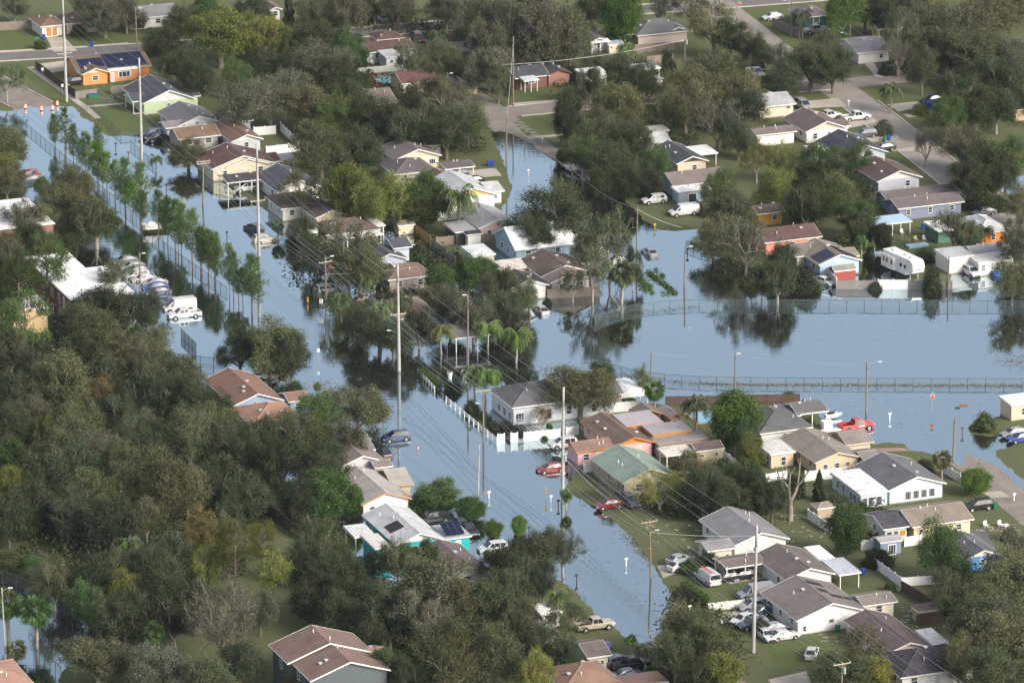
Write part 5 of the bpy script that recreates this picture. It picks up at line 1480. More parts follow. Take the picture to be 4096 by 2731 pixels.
house('large white house with a broad slate hip roof and columned porch', 'house', 'slate hip roof house', [
 ('22',0,608,18.6,10.5,'H',(.55,.57,.6),(.1,.1,.108),o(ez=3.4,pitch=.42,front=[('b',.06,1.6,1.8,.5),('d',.2,1.1,2.2,.2),('w',.35,1,1.5,.9),('w',.55,1,1.5,.9),('w',.8,1,1.5,.9)],left=[('b',.15,1.3,1.7,.5),('b',.4,1.3,1.7,.5),('b',.65,1.3,1.7,.5)])),
 ('22',760,510,5.2,6,'B',(.4,.3,.25),(.13,.125,.125),o(ez=3.0,pitch=.4))])
house('pink house with rambling brown and faded grey roofs and orange fascia', 'house', 'rambling pink house', [
 ('22',935,970,7.2,14,'A',(.7,.4,.4),(.135,.09,.07),o(trim=(.5,.22,.06),gable=(.55,.25,.05),pitch=.34,front=[('d',.65,.9,2,.1)])),
 ('22',590,1015,6.6,5,'B',(.7,.4,.4),(.2,.125,.1),o(trim=(.5,.22,.06),front=[('w',.25,1.2,1.1,.9),('d',.6,.9,1.9,.1)])),
 ('22',1292,858,7,4.6,'F',(.55,.3,.1),(.33,.3,.31),o(trim=(.45,.2,.05),ez=3.2)),
 ('22',1345,948,8.8,4,'F',(.5,.45,.42),(.29,.25,.25),o(trim=(.3,.2,.12),ez=2.5,front=[('w',.1,1.2,1.5,.4),('w',.3,.8,1,1)])),
 ('22',1050,780,6.5,6,'F',(.5,.3,.15),(.4,.37,.38),o(trim=(.5,.22,.06),ez=3.4,front=[],left=[])),
 ('22',1160,690,4.4,4,'A',(.2,.12,.08),(.16,.13,.115),o(trim=(.5,.26,.1),ez=2.7,pitch=.45)),
 ('22',1440,700,2.6,5,'A',(.4,.25,.18),(.25,.22,.2),o(trim=(.4,.22,.1),ez=2.7,pitch=.45)),
 ('22',1415,1050,5,3.6,'F',WW,(.62,.58,.52),o(open=1,rk='stained'))])
house('tan house with a faded green roof', 'house', 'green-roofed house', [('22',1015,1302,9.4,13,'A',(.42,.36,.27),(.2,.265,.22),o(trim=(.5,.44,.34),pitch=.4,front=[('w',.3,1.4,1.3,.8),('w',.7,1.2,1.2,.9)]))])
house('beige outbuilding with a dark brown roof and two small windows', 'outbuilding', 'beige outbuilding', [('22',1692,1008,4.9,3.8,'B',(.5,.43,.27),(.1,.07,.07),o(ez=2.6,pitch=.4,ov=.15,front=[('w',.2,.7,.5,1.5),('w',.75,.7,.6,1.4)],left=[]))], name='outbuilding')
house('white house with a charcoal hip roof and carport near the red pickup', 'house', 'charcoal roof white house', [
 ('32',-75,845,9.4,12,'H',WW,(.085,.09,.095),o(pitch=.36,front=[('w',.5,.9,1,1),('x',.8,.7,.9,1)])),
 ('32',270,668,5.6,6,'B',WW,(.1,.1,.105),o(open=1,posts=3,pitch=.3)), ('32',180,690,2.4,6,'F',WW,(.09,.095,.1),o(front=[],left=[]))])
house('beige house with a tan gable roof and a white-roofed sunroom', 'house', 'tan roof beige house', [
 ('32',430,1113,8.2,13.5,'A',(.6,.47,.33),(.21,.18,.155),o(trim=(.6,.5,.38),pitch=.3,front=[('w',.22,.9,1.1,.9),('w',.5,.9,.9,1.1),('w',.75,.9,.6,1.3)])),
 ('32',722,950,4.8,7,'B',(.58,.46,.36),(.2,.17,.155),o(pitch=.3,trim=(.6,.5,.38),front=[],left=[])),
 ('32',880,1082,3,5,'B',(.55,.46,.36),(.2,.17,.155),o(pitch=.2)),
 ('32',22,1038,4.4,6,'F',(.6,.47,.33),(.74,.73,.7),o(ribs=1,front=[('w',.55,.9,1.6,.4)],left=[('w',.2,1,1.7,.3),('w',.5,1,1.7,.3)]))])
house('pale blue house with a grey gable roof and stained white sunroom roof', 'house', 'sunroom house', [
 ('32',1105,1370,10,13,'A',(.5,.58,.62),(.115,.118,.13),o(pitch=.34,gable=WW,front=[('b',.35,1.1,1.5,.5),('b',.5,1.1,1.5,.5),('b',.65,1.1,1.5,.5),('b',.8,1.1,1.5,.5)])),
 ('32',848,1405,5,11,'F',(.5,.58,.62),(.8,.79,.77),o(rk='stained',front=[('b',.12,1,1.7,.3),('b',.38,1.1,1.7,.3),('b',.68,1.1,1.7,.3)],left=[('b',.06,.9,1.7,.3),('b',.2,.9,1.7,.3),('b',.34,.9,1.7,.3),('w',.6,.8,1.3,.9),('w',.8,.8,1.3,.9)]))])
house('cream house with a brown roof and black lean-to roof', 'house', 'cream house with black lean-to', [
 ('33',760,78,10.4,9,'B',(.65,.55,.38),TN,o(pitch=.3,front=[('w',.12,.7,1,1),('w',.4,.7,1,1),('w',.8,.9,1,1)])),
 ('33',607,90,4.6,8,'B',(.6,.55,.48),(.05,.048,.062),o(pitch=.25,front=[('w',.2,1,1.1,.9),('w',.5,.8,1.1,.9),('x',.82,1.2,1.1,.9)]))])
house('tiny tan-roofed shed beside the broken tree', 'shed', 'tiny tan-roofed shed', [('32',455,1535,3,2.6,'H',(.42,.33,.25),(.24,.19,.16),o(ez=1.9,ov=.15,front=[],left=[],novent=1))], name='garden_shed')
house('flat-roofed white building at the right edge of the water', 'house', 'flat-roofed lakeside building', [('32',2232,582,6,4.5,'F',(.6,.48,.36),MW,o(ez=3.0,front=[('w',.4,.7,1.3,.9)],left=[]))])
house('blue-grey garden shed with a white-framed double door', 'shed', 'blue-grey shed', [('33',590,160,3.7,2.8,'B',(.2,.28,.4),(.33,.32,.33),o(ez=2.4,pitch=.2,ov=.12,front=[('b',.55,1.4,1.8,.1)],left=[],novent=1))], name='garden_shed')
house('blue-walled house with a dark grey roof', 'house', 'blue-walled dark roof house', [('33',1040,248,6,10,'A',(.1,.25,.5),(.1,.1,.11),o(gable=WW))])
house('white house with a dark brown gable roof and white metal patio roofs', 'house', 'dark brown gable house', [
 ('33',90,358,8.2,12,'A',WW,(.125,.1,.09),o(front=[],pitch=.34)),
 ('33',275,254,2.6,6,'F',WW,MW,o(open=1)), ('33',375,330,3.6,6.5,'F',WW,(.6,.62,.66),o(open=1,ribs=1,posts=2)),
 ('23',1965,514,6.6,5,'B',WW,(.14,.11,.1),o(open=1,posts=3,pitch=.15))])
house('white house with a grey-brown roof and black tarp patches', 'house', 'tarp-patched house', [
 ('33',150,570,11.6,13,'A',(.72,.71,.69),(.17,.145,.13),o(patch=[('R',6.0,9.2,2.6,1.6),('R',7.6,4.2,3.4,1.4),('R',6.4,5.8,1.6,1.6)],pitch=.34,front=[('w',.1,.6,.9,.6),('w',.5,.9,.6,1.4),('w',.8,.9,.6,1.4)])),
 ('33',500,492,5.6,5,'B',(.66,.6,.5),(.18,.155,.14),o(pitch=.28))])
house('white house with a maroon-brown gable roof and rusty white patio roof', 'house', 'maroon-brown gable house', [
 ('33',625,742,7.4,15,'A',(.7,.69,.67),(.105,.075,.072),o(pitch=.32,gable=(.55,.45,.38),front=[('w',.5,.9,1,.9)])),
 ('33',882,707,2.6,7,'F',WW,(.74,.7,.66),o(rk='stained'))])
house('house with a broad black roof at the bottom right', 'house', 'broad black roof house', [('33',698,868,12,10,'H',WW,(.045,.04,.052),o(pitch=.4))])
house('weathered tan shed with a red-brown roof by a dark fence', 'shed', 'weathered tan shed', [('33',792,522,4,2.6,'F',(.36,.3,.2),(.16,.1,.08),o(ez=2.2,ov=.12,front=[],left=[]))], name='garden_shed')
house('white house with a mottled grey gable roof beside the street pole', 'house', 'mottled grey roof house', [
 ('23',2032,312,9.4,13,'A',WW,(.2,.195,.2),o(pitch=.34,front=[('w',.4,.7,.7,1.2)])),
 ('23',1800,358,4.6,5,'B',(.6,.56,.45),(.2,.195,.2),o(pitch=.25,front=[('w',.8,.5,.6,1)])),
 ])
house('small pale yellow house with a brown gable roof at the bottom', 'house', 'pale yellow small house', [('23',692,1338,3.8,7,'B',(.58,.57,.42),(.12,.095,.09),o(pitch=.3,front=[('w',.7,.6,.7,1.1)],left=[('w',.8,.8,1.2,.8)]))])
house('house with a rust-brown hip roof at the bottom edge', 'house', 'bottom rust-brown hip roof', [('23',480,1640,9,9.5,'H',CR,(.2,.12,.085),o(pitch=.42)), ('23',960,1620,8,4,'F',CR,(.17,.1,.08),o())])
house('low house with a dull mauve roof under trees left of the street', 'house', 'dull mauve roof house', [('23',170,1180,4.4,9,'A',CR,(.19,.15,.145),o()), ('23',265,940,3.4,4,'F',WW,(.74,.72,.7),o())])
house('turquoise house with a pale grey roof and white ribbed awnings', 'house', 'turquoise house', [
 ('13',1290,302,7.8,15,'A',(.02,.38,.38),(.45,.46,.46),o(patch=[('L',.8,4.5,2.2,3.2)],gable=WW,pitch=.36,front=[('w',.4,1,1,1)])),
 ('13',1745,247,4.2,6,'F',(.02,.38,.38),(.42,.42,.42),o(solar=[('F',.3,.6,3,2)],front=[('d',.5,.9,2,.1)],left=[])),
 ('13',905,230,3.4,5,'F',WW,(.7,.69,.66),o(open=1,ribs=1,posts=2)), ('13',1092,336,2.7,6,'F',(.02,.38,.38),(.6,.57,.52),o(front=[],left=[]))])
house('house with a plum-grey roof and a white ridge beside the turquoise house', 'house', 'plum-grey roof house', [('13',1760,590,7,13,'A',(.5,.5,.48),(.125,.1,.1),o(pitch=.34))])
house('two-storey slate-walled building with a stepped brown roof', 'building', 'stepped brown roof building', [
 ('13',290,1388,12.8,8,'A',(.1,.12,.13),(.17,.11,.09),o(ez=5.6,pitch=.34,front=[],left=[('w',.5,1,1.2,3.4)])),
 ('13',500,1550,12,9,'A',(.1,.12,.13),(.17,.11,.09),o(ez=5.4,pitch=.34,front=[],left=[('w',.7,1,1.2,3.4)])),
 ('13',900,1440,6,8,'B',(.12,.14,.15),(.25,.15,.12),o(ez=4.6,pitch=.3))], name='two_storey_building')
house('brown roof corner at the bottom left', 'house', 'bottom-left roof', [('03',-260,1640,9,10,'H',CR,(.3,.17,.13),o(ez=4))])

# ------------------------------------------------------------------ vehicles
VEH = [
('00',678,748,'suv','B-','black','black car parked beside the orange house'),
('00',1388,1232,'suv','B-','navy','dark blue car in the flood behind a darker one'),
('00',1450,1262,'sedan','B-','black','black sedan half under water by the weathered roof house'),
('30',45,150,'sedan','B-','white','white sedan on the lawn at the top'),
('30',440,275,'pickup','B-','silver','silver pickup truck behind the board fence'),
('30',808,1072,'pickup','B+','white','white pickup truck on the pale driveway'),
('30',890,1228,'suv','B-','slate','dark slate wagon on the driveway of the brown gable house'),
('30',1062,1350,'sedan','B-','green','dark green sedan beside the black-roofed solar house'),
('30',320,958,'minivan','A-','silver','silver minivan tucked behind the pale wide roof'),
('30',1512,908,'sedan','B-','navy','navy sedan across the dry street'),
('30',548,1066,'pickup','B+10','white','white work truck with racks half behind the brown gable'),
('20',1330,742,'suv','A+','white','white car seen from behind beside the white carport slab'),
('20',2238,668,'pickup','A-','white','white pickup truck facing the viewer under oaks'),
('20',2272,615,'suv','A-','black','black car behind the white pickup under oaks'),
('20',592,1520,'suv','B-','white','white wagon beside the canal street, left of a white van'),
('20',665,1535,'minivan','B-','white','white minivan beside the canal street'),
('10',1205,100,'pickup','A-','black','black pickup truck in the yard at the top'),
('10',1158,165,'sedan','A-','teal','pale teal covered car on the grass verge'),
('10',1490,345,'minivan','A-','maroon','maroon minivan behind the maroon roof'),
('01',250,42,'suv','B-','red','red wagon at the left edge trees'),
('01',268,82,'sedan','B-','slate','slate sedan below the red wagon'),
('01',2262,150,'suv','B-','white','white wagon under the flooded carport'),
('01',2330,530,'suv','A+15','navy','navy car in deep water beside the concrete pole'),
('11',85,628,'suv','B+','beige','beige wagon in the flood behind the concrete pole'),
('01',1150,818,'sedan','B-','grey','grey sedan, topmost of the flooded parking row'),
('01',1215,872,'sedan','B-','silver','silver sedan, second of the flooded parking row'),
('01',1255,905,'sedan','B-','slate','slate sedan, third of the flooded parking row'),
('01',1255,962,'suv','B-','white','white wagon in the flooded parking row'),
('01',1320,988,'sedan','B-','white','white sedan below the white wagon in the parking row'),
('01',1418,1022,'sedan','B-','silver','silver sedan above the blue one in the parking row'),
('01',1425,1062,'sedan','B-','blue','blue sedan in the flooded parking row'),
('01',1452,1106,'sedan','B-','slate','dark slate sedan, lowest of the long parking row'),
('01',1572,1202,'sedan','B-','grey','grey sedan behind the white cargo van'),
('01',1645,1250,'cargo','B-','white','tall white cargo van in the flooded car park'),
('01',1690,1318,'pickup','B-','white','white pickup truck beside the cargo van in water'),
('11',612,872,'suv','A-20','red','red car in the flood by the crossarm pole'),
('11',655,1085,'minivan','B+10','silver','silver minivan in the flood behind the pole'),
('11',960,1190,'sedan','B-','maroon','maroon sedan hidden under palms'),
('11',1835,32,'suv','B-','navy','navy wagon in the carport behind the yellow gable'),
('11',1985,84,'sedan','B-','black','black car on the driveway behind the yellow gable'),
('21',1305,262,'suv','B-','white','white wagon on the bank by the light blue house'),
('21',1578,372,'van','B-','white','white panel van on the grass by the orange fence'),
('21',1262,745,'sedan','A+','silver','silver sedan stranded in the open water'),
('21',265,1275,'sedan','A+','silver','silver sedan by the garage door in water'),
('21',605,592,'sedan','B-','grey','grey car roof just above water behind the blue house'),
('21',962,825,'sedan','B-','white','white sedan behind the fan palm in water'),
('21',765,735,'sedan','B-','cream','cream sedan behind the oak in water'),
('31',1868,925,'suv','A-','white','white truck with a cap facing the water'),
('31',520,1008,'sedan','A-20','white','white sedan behind the leaning fence'),
('31',1842,232,'sedan','A-','beige','beige car beside the long dark blue house'),
('31',1985,372,'sedan','B-','grey','grey sedan right of the long dark blue house'),
('12',120,310,'pickup','B+','cream','cream pickup truck behind the chestnut roof'),
('12',1285,872,'suv','B-','navy','navy wagon in water left of the concrete pole'),
('12',1168,1012,'sedan','A+','black','black sedan beside the mottled brown roof'),
('22',470,932,'suv','B-','white','white jeep behind the white fence with a rear spare'),
('22',355,1155,'sedan','B-','red','red sedan in the water by the pink house'),
('22',892,1484,'sedan','B-','red','dark red sedan on the grass by the green roof'),
('22',1085,1460,'suv','A-','slate','slate car half hidden by the yellowing tree'),
('32',812,768,'pickup','B+','brightred','bright red pickup truck at the water edge'),
('32',1928,1500,'suv','B-','black','black wagon by the cream house with black lean-to'),
('32',2262,830,'sedan','B-','silver','silver sedan on the right peninsula'),
('32',2325,875,'sedan','B-','blue','blue sedan on the right peninsula'),
('13',1625,52,'pickup','B-','black','black pickup truck behind the turquoise house'),
('13',1885,105,'sedan','A-','slate','slate sedan right of the turquoise house'),
('13',1945,160,'pickup','A-','black','black pickup behind the plum-grey roof'),
('13',2175,325,'suv','B-','white','white car under the leaning oak'),
('23',1540,422,'sedan','B+16','silver','silver hatchback beside the round hedge'),
('23',1550,482,'sedan','B+16','white','white hatchback in front of the silver one'),
('23',1790,600,'van','A+4','white','white panel van with a red ladder'),
('23',2240,738,'van','B-','silver','silver panel van behind the garden wall'),
('23',2220,852,'suv','B-','silver','silver wagon below the garden wall'),
('23',2310,895,'sedan','B-','slate','slate sedan below the silver wagon'),
('23',2130,972,'sedan','B-20','white','white sedan beside the concrete pole'),
('23',2215,1022,'suv','B-','slate','slate wagon under the thin tree'),
('23',2330,1115,'sedan','A-','white','white sedan at the pale driveway edge'),
('33',85,640,'sedan','B+','white','white sedan in front of the tarp-patched house'),
('33',230,732,'sedan','A+-32','white','lone pale sedan on the lawn by the pole'),
('33',45,600,'sedan','B+','silver','silver car behind the white sedan'),
('33',22,505,'suv','B-','navy','navy wagon left of the tarp-patched house'),
('23',760,1030,'pickup','B+','beige','beige pickup truck with a cap on the verge'),
('23',850,1232,'sedan','A-150','purple','purple-blue sedan behind the pale yellow house'),
('23',975,1365,'suv','B+15','slate','slate wagon beside the pale yellow house'),
('23',1095,1392,'pickup','B+','black','black pickup right of the pale yellow house'),
('23',1035,1480,'sedan','B-','slate','dark sedan at the bottom by the rust-brown roof'),
('23',1085,1522,'sedan','B-','slate','slate-blue sedan cut by the bottom edge'),
('23',1975,590,'sedan','B-','black','black car under the brown carport, left'),
('23',2110,572,'sedan','B-','black','black car under the brown carport, right'),
]
FL = {}
for v in VEH:
    FL[v[6]] = vehicle(*v)
def ladder(o_):
    mb = MB(); m = M('plain', (.55, .1, .05))
    for s in (-.2, .2): mb.box((-2.4, .3 + s - .03, 2.25), (1.2, .3 + s + .03, 2.33), m)
    for k in range(12): mb.box((-2.3 + k * .3, .1, 2.26), (-2.26 + k * .3, .5, 2.31), m)
    l = thing('ladder', 'red ladder lying on the roof rack of the white van', 'ladder', o_.location, o_.rotation_euler.z); mb.obj('rails', l)
ladder(FL['white panel van with a red ladder'])
def logo(o_):
    mb = MB(); mb.box((-.1, -1.03, .78), (1.0, -1.012, .98), M('plain', (.85, .82, .8))); mb.obj('door_lettering', o_)
logo(FL['bright red pickup truck at the water edge'])

def fifth_wheel():
    o_ = small('travel_trailer', 'long white travel trailer with a rounded front cap behind the fence', 'travel trailer', '31', 1245, 955, 0, TH - math.radians(90) + math.radians(8))
    o_.location.z = .0
    w = M('metal', (.78, .77, .75)); gyl = M('trim', (.5, .48, .47)); b = MB()
    prof = [(-4.8, .75), (2.4, .75), (2.4, 1.5), (4.4, 1.5), (4.75, 2.3), (4.5, 3.3), (3.9, 3.75), (-4.8, 3.75)]
    b.prism([(p[0], p[1]) for p in prof][::-1], 1, -1.25, 1.25, w); b.obj('body', o_)
    b = MB(); b.prism([(4.1, 1.6), (4.5, 1.56), (4.85, 2.3), (4.6, 3.25), (4.2, 3.6), (4.0, 3.4)][::-1], 1, -1.18, 1.18, M('trim', (.85, .84, .83))); b.obj('front_cap', o_)
    b = MB(); b.face([(4.86, -.75, 2.12), (4.86, .75, 2.12), (4.82, .55, 2.4), (4.82, -.55, 2.4)], M('plain', (.12, .08, .2))); b.obj('lettering_band', o_)
    b = MB(); b.box((-4.4, -1.85, .95), (-.6, -1.255, 3.2), w); b.obj('slide_out', o_)
    for x in (-3.9, -2.9, -1.4):
        b = MB(); b.box((x, -1.87, 1.9), (x + .55, -1.852, 2.75), CARGLASS); b.obj('side_window', o_)
    for x in (.6, 1.9):
        b = MB(); b.box((x, -1.27, 1.9), (x + .7, -1.252, 2.6), CARGLASS); b.obj('side_window', o_)
    for x, y in ((-3.0, 0), (.6, .2), (2.4, 0)):
        b = MB(); b.box((x - .4, y - .35, 3.75), (x + .4, y + .35, 4.0), M('trim', (.8, .8, .8))); b.obj('air_conditioner', o_)
    for x in (-1.9, -1.0):
        for s in (-1, 1):
            b = MB(); b.tube((x, s * 1.0, .38), (x, s * 1.24, .38), .38, .38, TYRE, 12); b.obj('wheel', o_)
    for s in (-1, 1):
        b = MB(); b.box((3.2, s * .8 - .08, -.3), (3.36, s * .8 + .08, 1.5), STEEL); b.obj('landing_leg', o_)
    return o_
fifth_wheel()
def jet_ski(t, x, y, label):
    o_ = small('jet_ski', label, 'watercraft', t, x, y, 0, TH); m = M('trim', (.75, .75, .74)); b = MB()
    loft(b, [[(-1.5, -.5, .4), (-1.5, .5, .4), (-1.5, .45, .8), (-1.5, -.45, .8)], [(0, -.55, .35), (0, .55, .35), (0, .5, .9), (0, -.5, .9)], [(1.5, -.1, .6), (1.5, .1, .6), (1.5, .08, .9), (1.5, -.08, .9)]], m); b.obj('hull', o_)
    b = MB(); b.box((-1.0, -.2, .9), (.1, .2, 1.15), BLACKP); b.obj('seat', o_)
    b = MB(); b.box((.3, -.4, 1.15), (.42, .4, 1.22), BLACKP); b.box((.2, -.12, .88), (.6, .12, 1.2), m); b.obj('handlebar', o_)
jet_ski('32', 600, 700, 'white jet ski on the bank left of the red pickup')
boxy('cargo_box', 'white equipment box by the charcoal carport', 'box', '32', 540, 800, (1.6, 1.2, 1.3), (.7, .7, .68), TH, (.78, .78, .76))
boxy('dinghy_cover', 'upturned white dinghy in front of the red pickup', 'dinghy', '32', 585, 832, (3.4, .9, .35), (.75, .75, .74), TH, (.8, .8, .8))
boxy('tarpaulin', 'blue tarpaulin bundle beside the cream annexe', 'tarpaulin', '31', 2110, 960, (2.2, 1.6, .8), (.03, .12, .45), TH, (.04, .16, .5))
boxy('floating_dock', 'pale blue floating slab behind the travel trailer', 'pontoon', '31', 1370, 705, (3.8, 1.6, .35), (.4, .6, .7), TH, (.45, .62, .72))

# ------------------------------------------------------------------ fences
fence('chain', 1.2, [('00',160,1120),('01',770,60),('01',1300,500)], 'dark chain-link fence along the upper row of young pines', 3.05)
fence('chain', 1.2, [('01',1400,640),('01',2085,1130)], 'dark chain-link fence along the lower row of young pines', 3.05)
fence('chain', 1.1, [('00',790,965),('00',1110,1265),('00',1370,1250)], 'thin chain-link fence round the lawn of the green house', 3.05)
fence('chain', 1.2, [('00',1200,1345),('00',1440,1560)], 'short chain-link fence in the flood right of the mailboxes', 3.05)
fence('chain', 1.22, [('21',760,1395),('21',1000,1315),('21',1145,1284),('21',1450,1252),('21',1720,1240),('31',400,1245),('31',2500,1255)], 'long chain-link fence crossing the lake below the trailer', 3.05)
fence('chain', 1.22, [('22',905,265),('22',1100,320),('22',1400,362),('22',1720,383),('22',2351,392),('32',1000,397),('32',2500,403)], 'long chain-link fence crossing the lake behind the red pickup', 3.05)
fence('ranch', 1.0, [('12',1487,300),('12',1640,460)], 'short white rail fence by the clipped hedge', 1.6)
fence('ranch', 1.0, [('12',1746,555),('12',2215,938)], 'long white rail fence standing in the flood', 2.1)
fence('vinyl', 1.5, [('12',2222,930),('22',170,905),('22',440,880),('22',610,850)], 'white panel fence with open bays before the slate hip roof', 1.0, skip=(1,3,10))
fence('vinyl', 1.7, [('22',935,655),('22',1165,640)], 'white vinyl fence beside the boat canopy', 2.4)
fence('darkwood', 1.7, [('22',1410,592),('32',120,575),('32',290,572)], 'brown board fence on the lower lake bank', 2.4)
fence('wood', 1.7, [('21',325,1172),('21',802,1148)], 'weathered board fence standing in water by the tan gable', 2.4)
fence('greywood', 1.6, [('31',630,1085),('31',1010,1084)], 'board fence left of the white gate by the trailer', 2.4)
fence('vinyl', 1.7, [('31',1012,1084),('31',1285,1085)], 'white gate panel in front of the travel trailer', 2.5)
fence('greywood', 1.6, [('31',1288,1086),('31',1690,1086)], 'board fence right of the white gate by the trailer', 2.4)
fence('wall', 1.8, [('31',480,905),('31',628,1070)], 'pale leaning fence left of the grey-green shed', 2.0)
fence('wood', 1.7, [('11',1655,692),('11',2105,662)], 'reddish board fence behind the white metal outbuilding', 2.4)
fence('newwood', 1.7, [('11',1440,560),('11',1605,680)], 'new orange board fence beside the tan shed', 2.4)
fence('greywood', 1.6, [('11',1618,700),('11',1835,860)], 'grey board fence along the flooded yard', 2.4)
fence('greywood', 1.6, [('11',2108,662),('11',2190,655)], 'dark short fence beside the blue house', 2.0)
fence('vinyl', 1.8, [('11',1440,482),('11',1890,452)], 'white vinyl fence behind the tall palm', 2.4)
fence('wall', 1.4, [('10',925,695),('10',1360,655)], 'pale concrete panel wall behind the pool', 2.8)
fence('vinyl', 1.7, [('10',95,1430),('10',400,1395)], 'white vinyl fence right of the dark red gables', 2.4)
fence('vinyl', 1.7, [('10',-20,1252),('10',180,1238)], 'white vinyl fence under the grey oak', 2.4)
fence('vinyl', 1.7, [('10',225,1210),('10',400,1380)], 'white vinyl fence running down beside the oaks', 2.4)
fence('wood', 1.8, [('00',-60,290),('00',285,272)], 'weathered board fence left of the boarded garage', 2.4)
fence('darkwood', 1.7, [('00',330,640),('00',540,800),('00',695,910)], 'dark brown board fence along the verge', 2.4)
fence('greywood', 1.6, [('00',695,918),('00',890,890)], 'grey board fence below the orange house', 2.4)
fence('greywood', 1.6, [('00',1020,870),('00',1180,850)], 'short grey fence left of the slate gable', 2.4)
fence('wood', 1.7, [('20',1130,490),('20',1520,462)], 'weathered board fence behind the beige house', 2.4)
fence('wood', 1.7, [('20',1240,600),('20',1480,570)], 'second weathered fence below the beige house', 2.4)
fence('wood', 1.9, [('30',40,250),('30',290,365)], 'long board fence beside the silver pickup', 2.4)
fence('newwood', 2.0, [('21',1690,360),('21',1800,455)], 'orange board fence right of the white panel van', 2.2)
fence('vinyl', 1.7, [('32',340,1290),('32',720,1250)], 'white vinyl fence left of the sunroom house', 2.4)
fence('vinyl', 1.5, [('32',1610,1215),('32',1765,1300)], 'short white fence beside the fan palm', 2.4)
fence('vinyl', 1.4, [('32',-20,1300),('32',170,1265)], 'low white fence by the conical cypress', 2.4)
fence('hedge', 1.3, [('23',1570,700),('23',1790,850)], 'clipped green hedge above the dark fence', 1.6, tint='g')
fence('darkwood', 1.2, [('23',1563,770),('23',1800,925)], 'dark slatted fence at the edge of the flood', 2.0)
fence('wall', 1.3, [('23',1803,918),('23',2130,880)], 'low white garden wall before the silver van', 3.0)
fence('vinyl', 1.6, [('33',565,300),('33',700,400)], 'white vinyl fence stepping down behind the patio roofs', 2.4)
fence('vinyl', 1.4, [('33',700,392),('33',962,375)], 'white vinyl fence below the ribbed roof', 2.4)
fence('vinyl', 1.6, [('33',490,205),('33',590,190)], 'short white fence left of the blue-grey shed', 2.0)
fence('vinyl', 1.6, [('33',716,185),('33',806,172)], 'short white fence right of the blue-grey shed', 2.0)
fence('vinyl', 1.6, [('33',210,40),('33',330,120)], 'white vinyl fence left of the leafy tree', 2.0)
fence('darkwood', 1.8, [('33',700,420),('33',870,520)], 'dark brown fence below the vinyl fence', 2.2)
fence('darkwood', 1.8, [('33',780,600),('33',925,585)], 'dark fence under the weathered shed', 2.2)
fence('vinyl', 1.5, [('22',1945,1090),('22',2150,1235)], 'white vinyl fence right of the beige outbuilding', 2.4)
fence('vinyl', 1.3, [('22',1790,1320),('22',2050,1500)], 'low white fence among trees right of the green roof', 2.4)
fence('vinyl', 1.5, [('22',660,1210),('22',840,1180)], 'white gate panel left of the green roof', 2.4)
fence('darkwood', 2.0, [('13',100,30),('13',400,265)], 'long brown board fence leaning through the wood', 2.4)
fence('chain', 3.0, [('03',25,700),('03',790,1010),('03',880,1180)], 'tall chain-link court fence at the lower left', 3.05)
fence('chain', 3.0, [('03',1015,1290),('03',1245,1470)], 'tall chain-link fence piece right of the fan palms', 3.05)
fence('chain', 2.2, [('03',310,1270),('03',460,1440),('03',560,1560)], 'chain-link court fence between leaning palms', 2.4)
fence('iron', 1.6, [('01',1665,1530),('01',1800,1660)], 'black iron fence below the white pickup', 2.4)
fence('iron', 1.6, [('02',1480,170),('02',2080,240)], 'black iron fence behind the big oak', 2.4)
fence('chain', 1.2, [('21',1600,700),('21',1740,760)], 'short chain-link fence at the upper lake corner', 2.4)
fence('chain', 1.5, [('13',1600,80),('13',2095,60)], 'chain-link fence behind the turquoise house', 3.0)
fence('hedge', 1.4, [('12',1500,300),('12',1690,450)], 'clipped hedge behind the short rail fence', 1.6, tint='g')
fence('hedge', 1.2, [('12',1700,300),('22',-40,300),('22',240,330)], 'long dark clipped hedge behind the planters', 2.0, tint='k')

# ------------------------------------------------------------------ poles and wires
pole('c0', (-60,-240), (-52,160), 'concrete power pole outside the left edge', 'concrete')
pole('c1', ('00',597,12), ('00',613,945), 'concrete power pole right of the traffic drums', 'concrete', arm=[(.48,3.0,0)])
pole('c2', ('00',1296,548), ('00',1304,1500), 'concrete power pole beside the pale green house', 'concrete', arm=[(.48,2.6,0)])
pole('c3', ('01',2351+21,-240), ('11',28,795), 'concrete power pole beside the navy flooded car', 'concrete', arm=[(.5,2.8,0)])
pole('c4', ('11',1306,862), ('12',1315,280), 'concrete power pole left of the white rail fence', 'concrete', arm=[(.54,2.8,0)], lamp=(.38,1.8,math.pi))
pole('c5', ('22',471,415), ('22',465,1475), 'concrete power pole in front of the red sedan', 'concrete', trans=.36)
pole('c6', ('23',2235,105), ('23',2215,1300), 'concrete power pole beside the white cars', 'concrete')
pole('c7', (3860,2720), (3860,3290), 'concrete power pole beyond the bottom edge', 'concrete')
pole('w1', ('00',1250,80), ('00',1258,466), 'wooden pole before the long grey-roofed house', lamp=(.98,1,0))
pole('w2', ('00',1876,1478), ('01',1862,300), 'wooden crossarm pole beside the water reflections', arm=[(.98,2.6,0),(.93,2.6,0)])
pole('w3', ('11',640,790), ('11',643,1190), 'wooden crossarm pole by the red flooded car', arm=[(.88,2.6,.2)], lamp=(.97,1.4,.5))
pole('w4', ('11',1947,1135), ('12',1946,300), 'wooden pole with a lamp behind the feather palms', lamp=(.98,.5,math.pi))
pole('w5', ('20',12,350), ('20',10,985), 'wooden pole in front of the brick gable house')
pole('w6', ('20',1586,360), ('20',1585,560), 'wooden pole behind the board fence at the top', trans=.75)
pole('w7', ('21',553,-20), ('21',550,165), 'wooden pole at the end of the canal street', arm=[(.96,1.6,.4)])
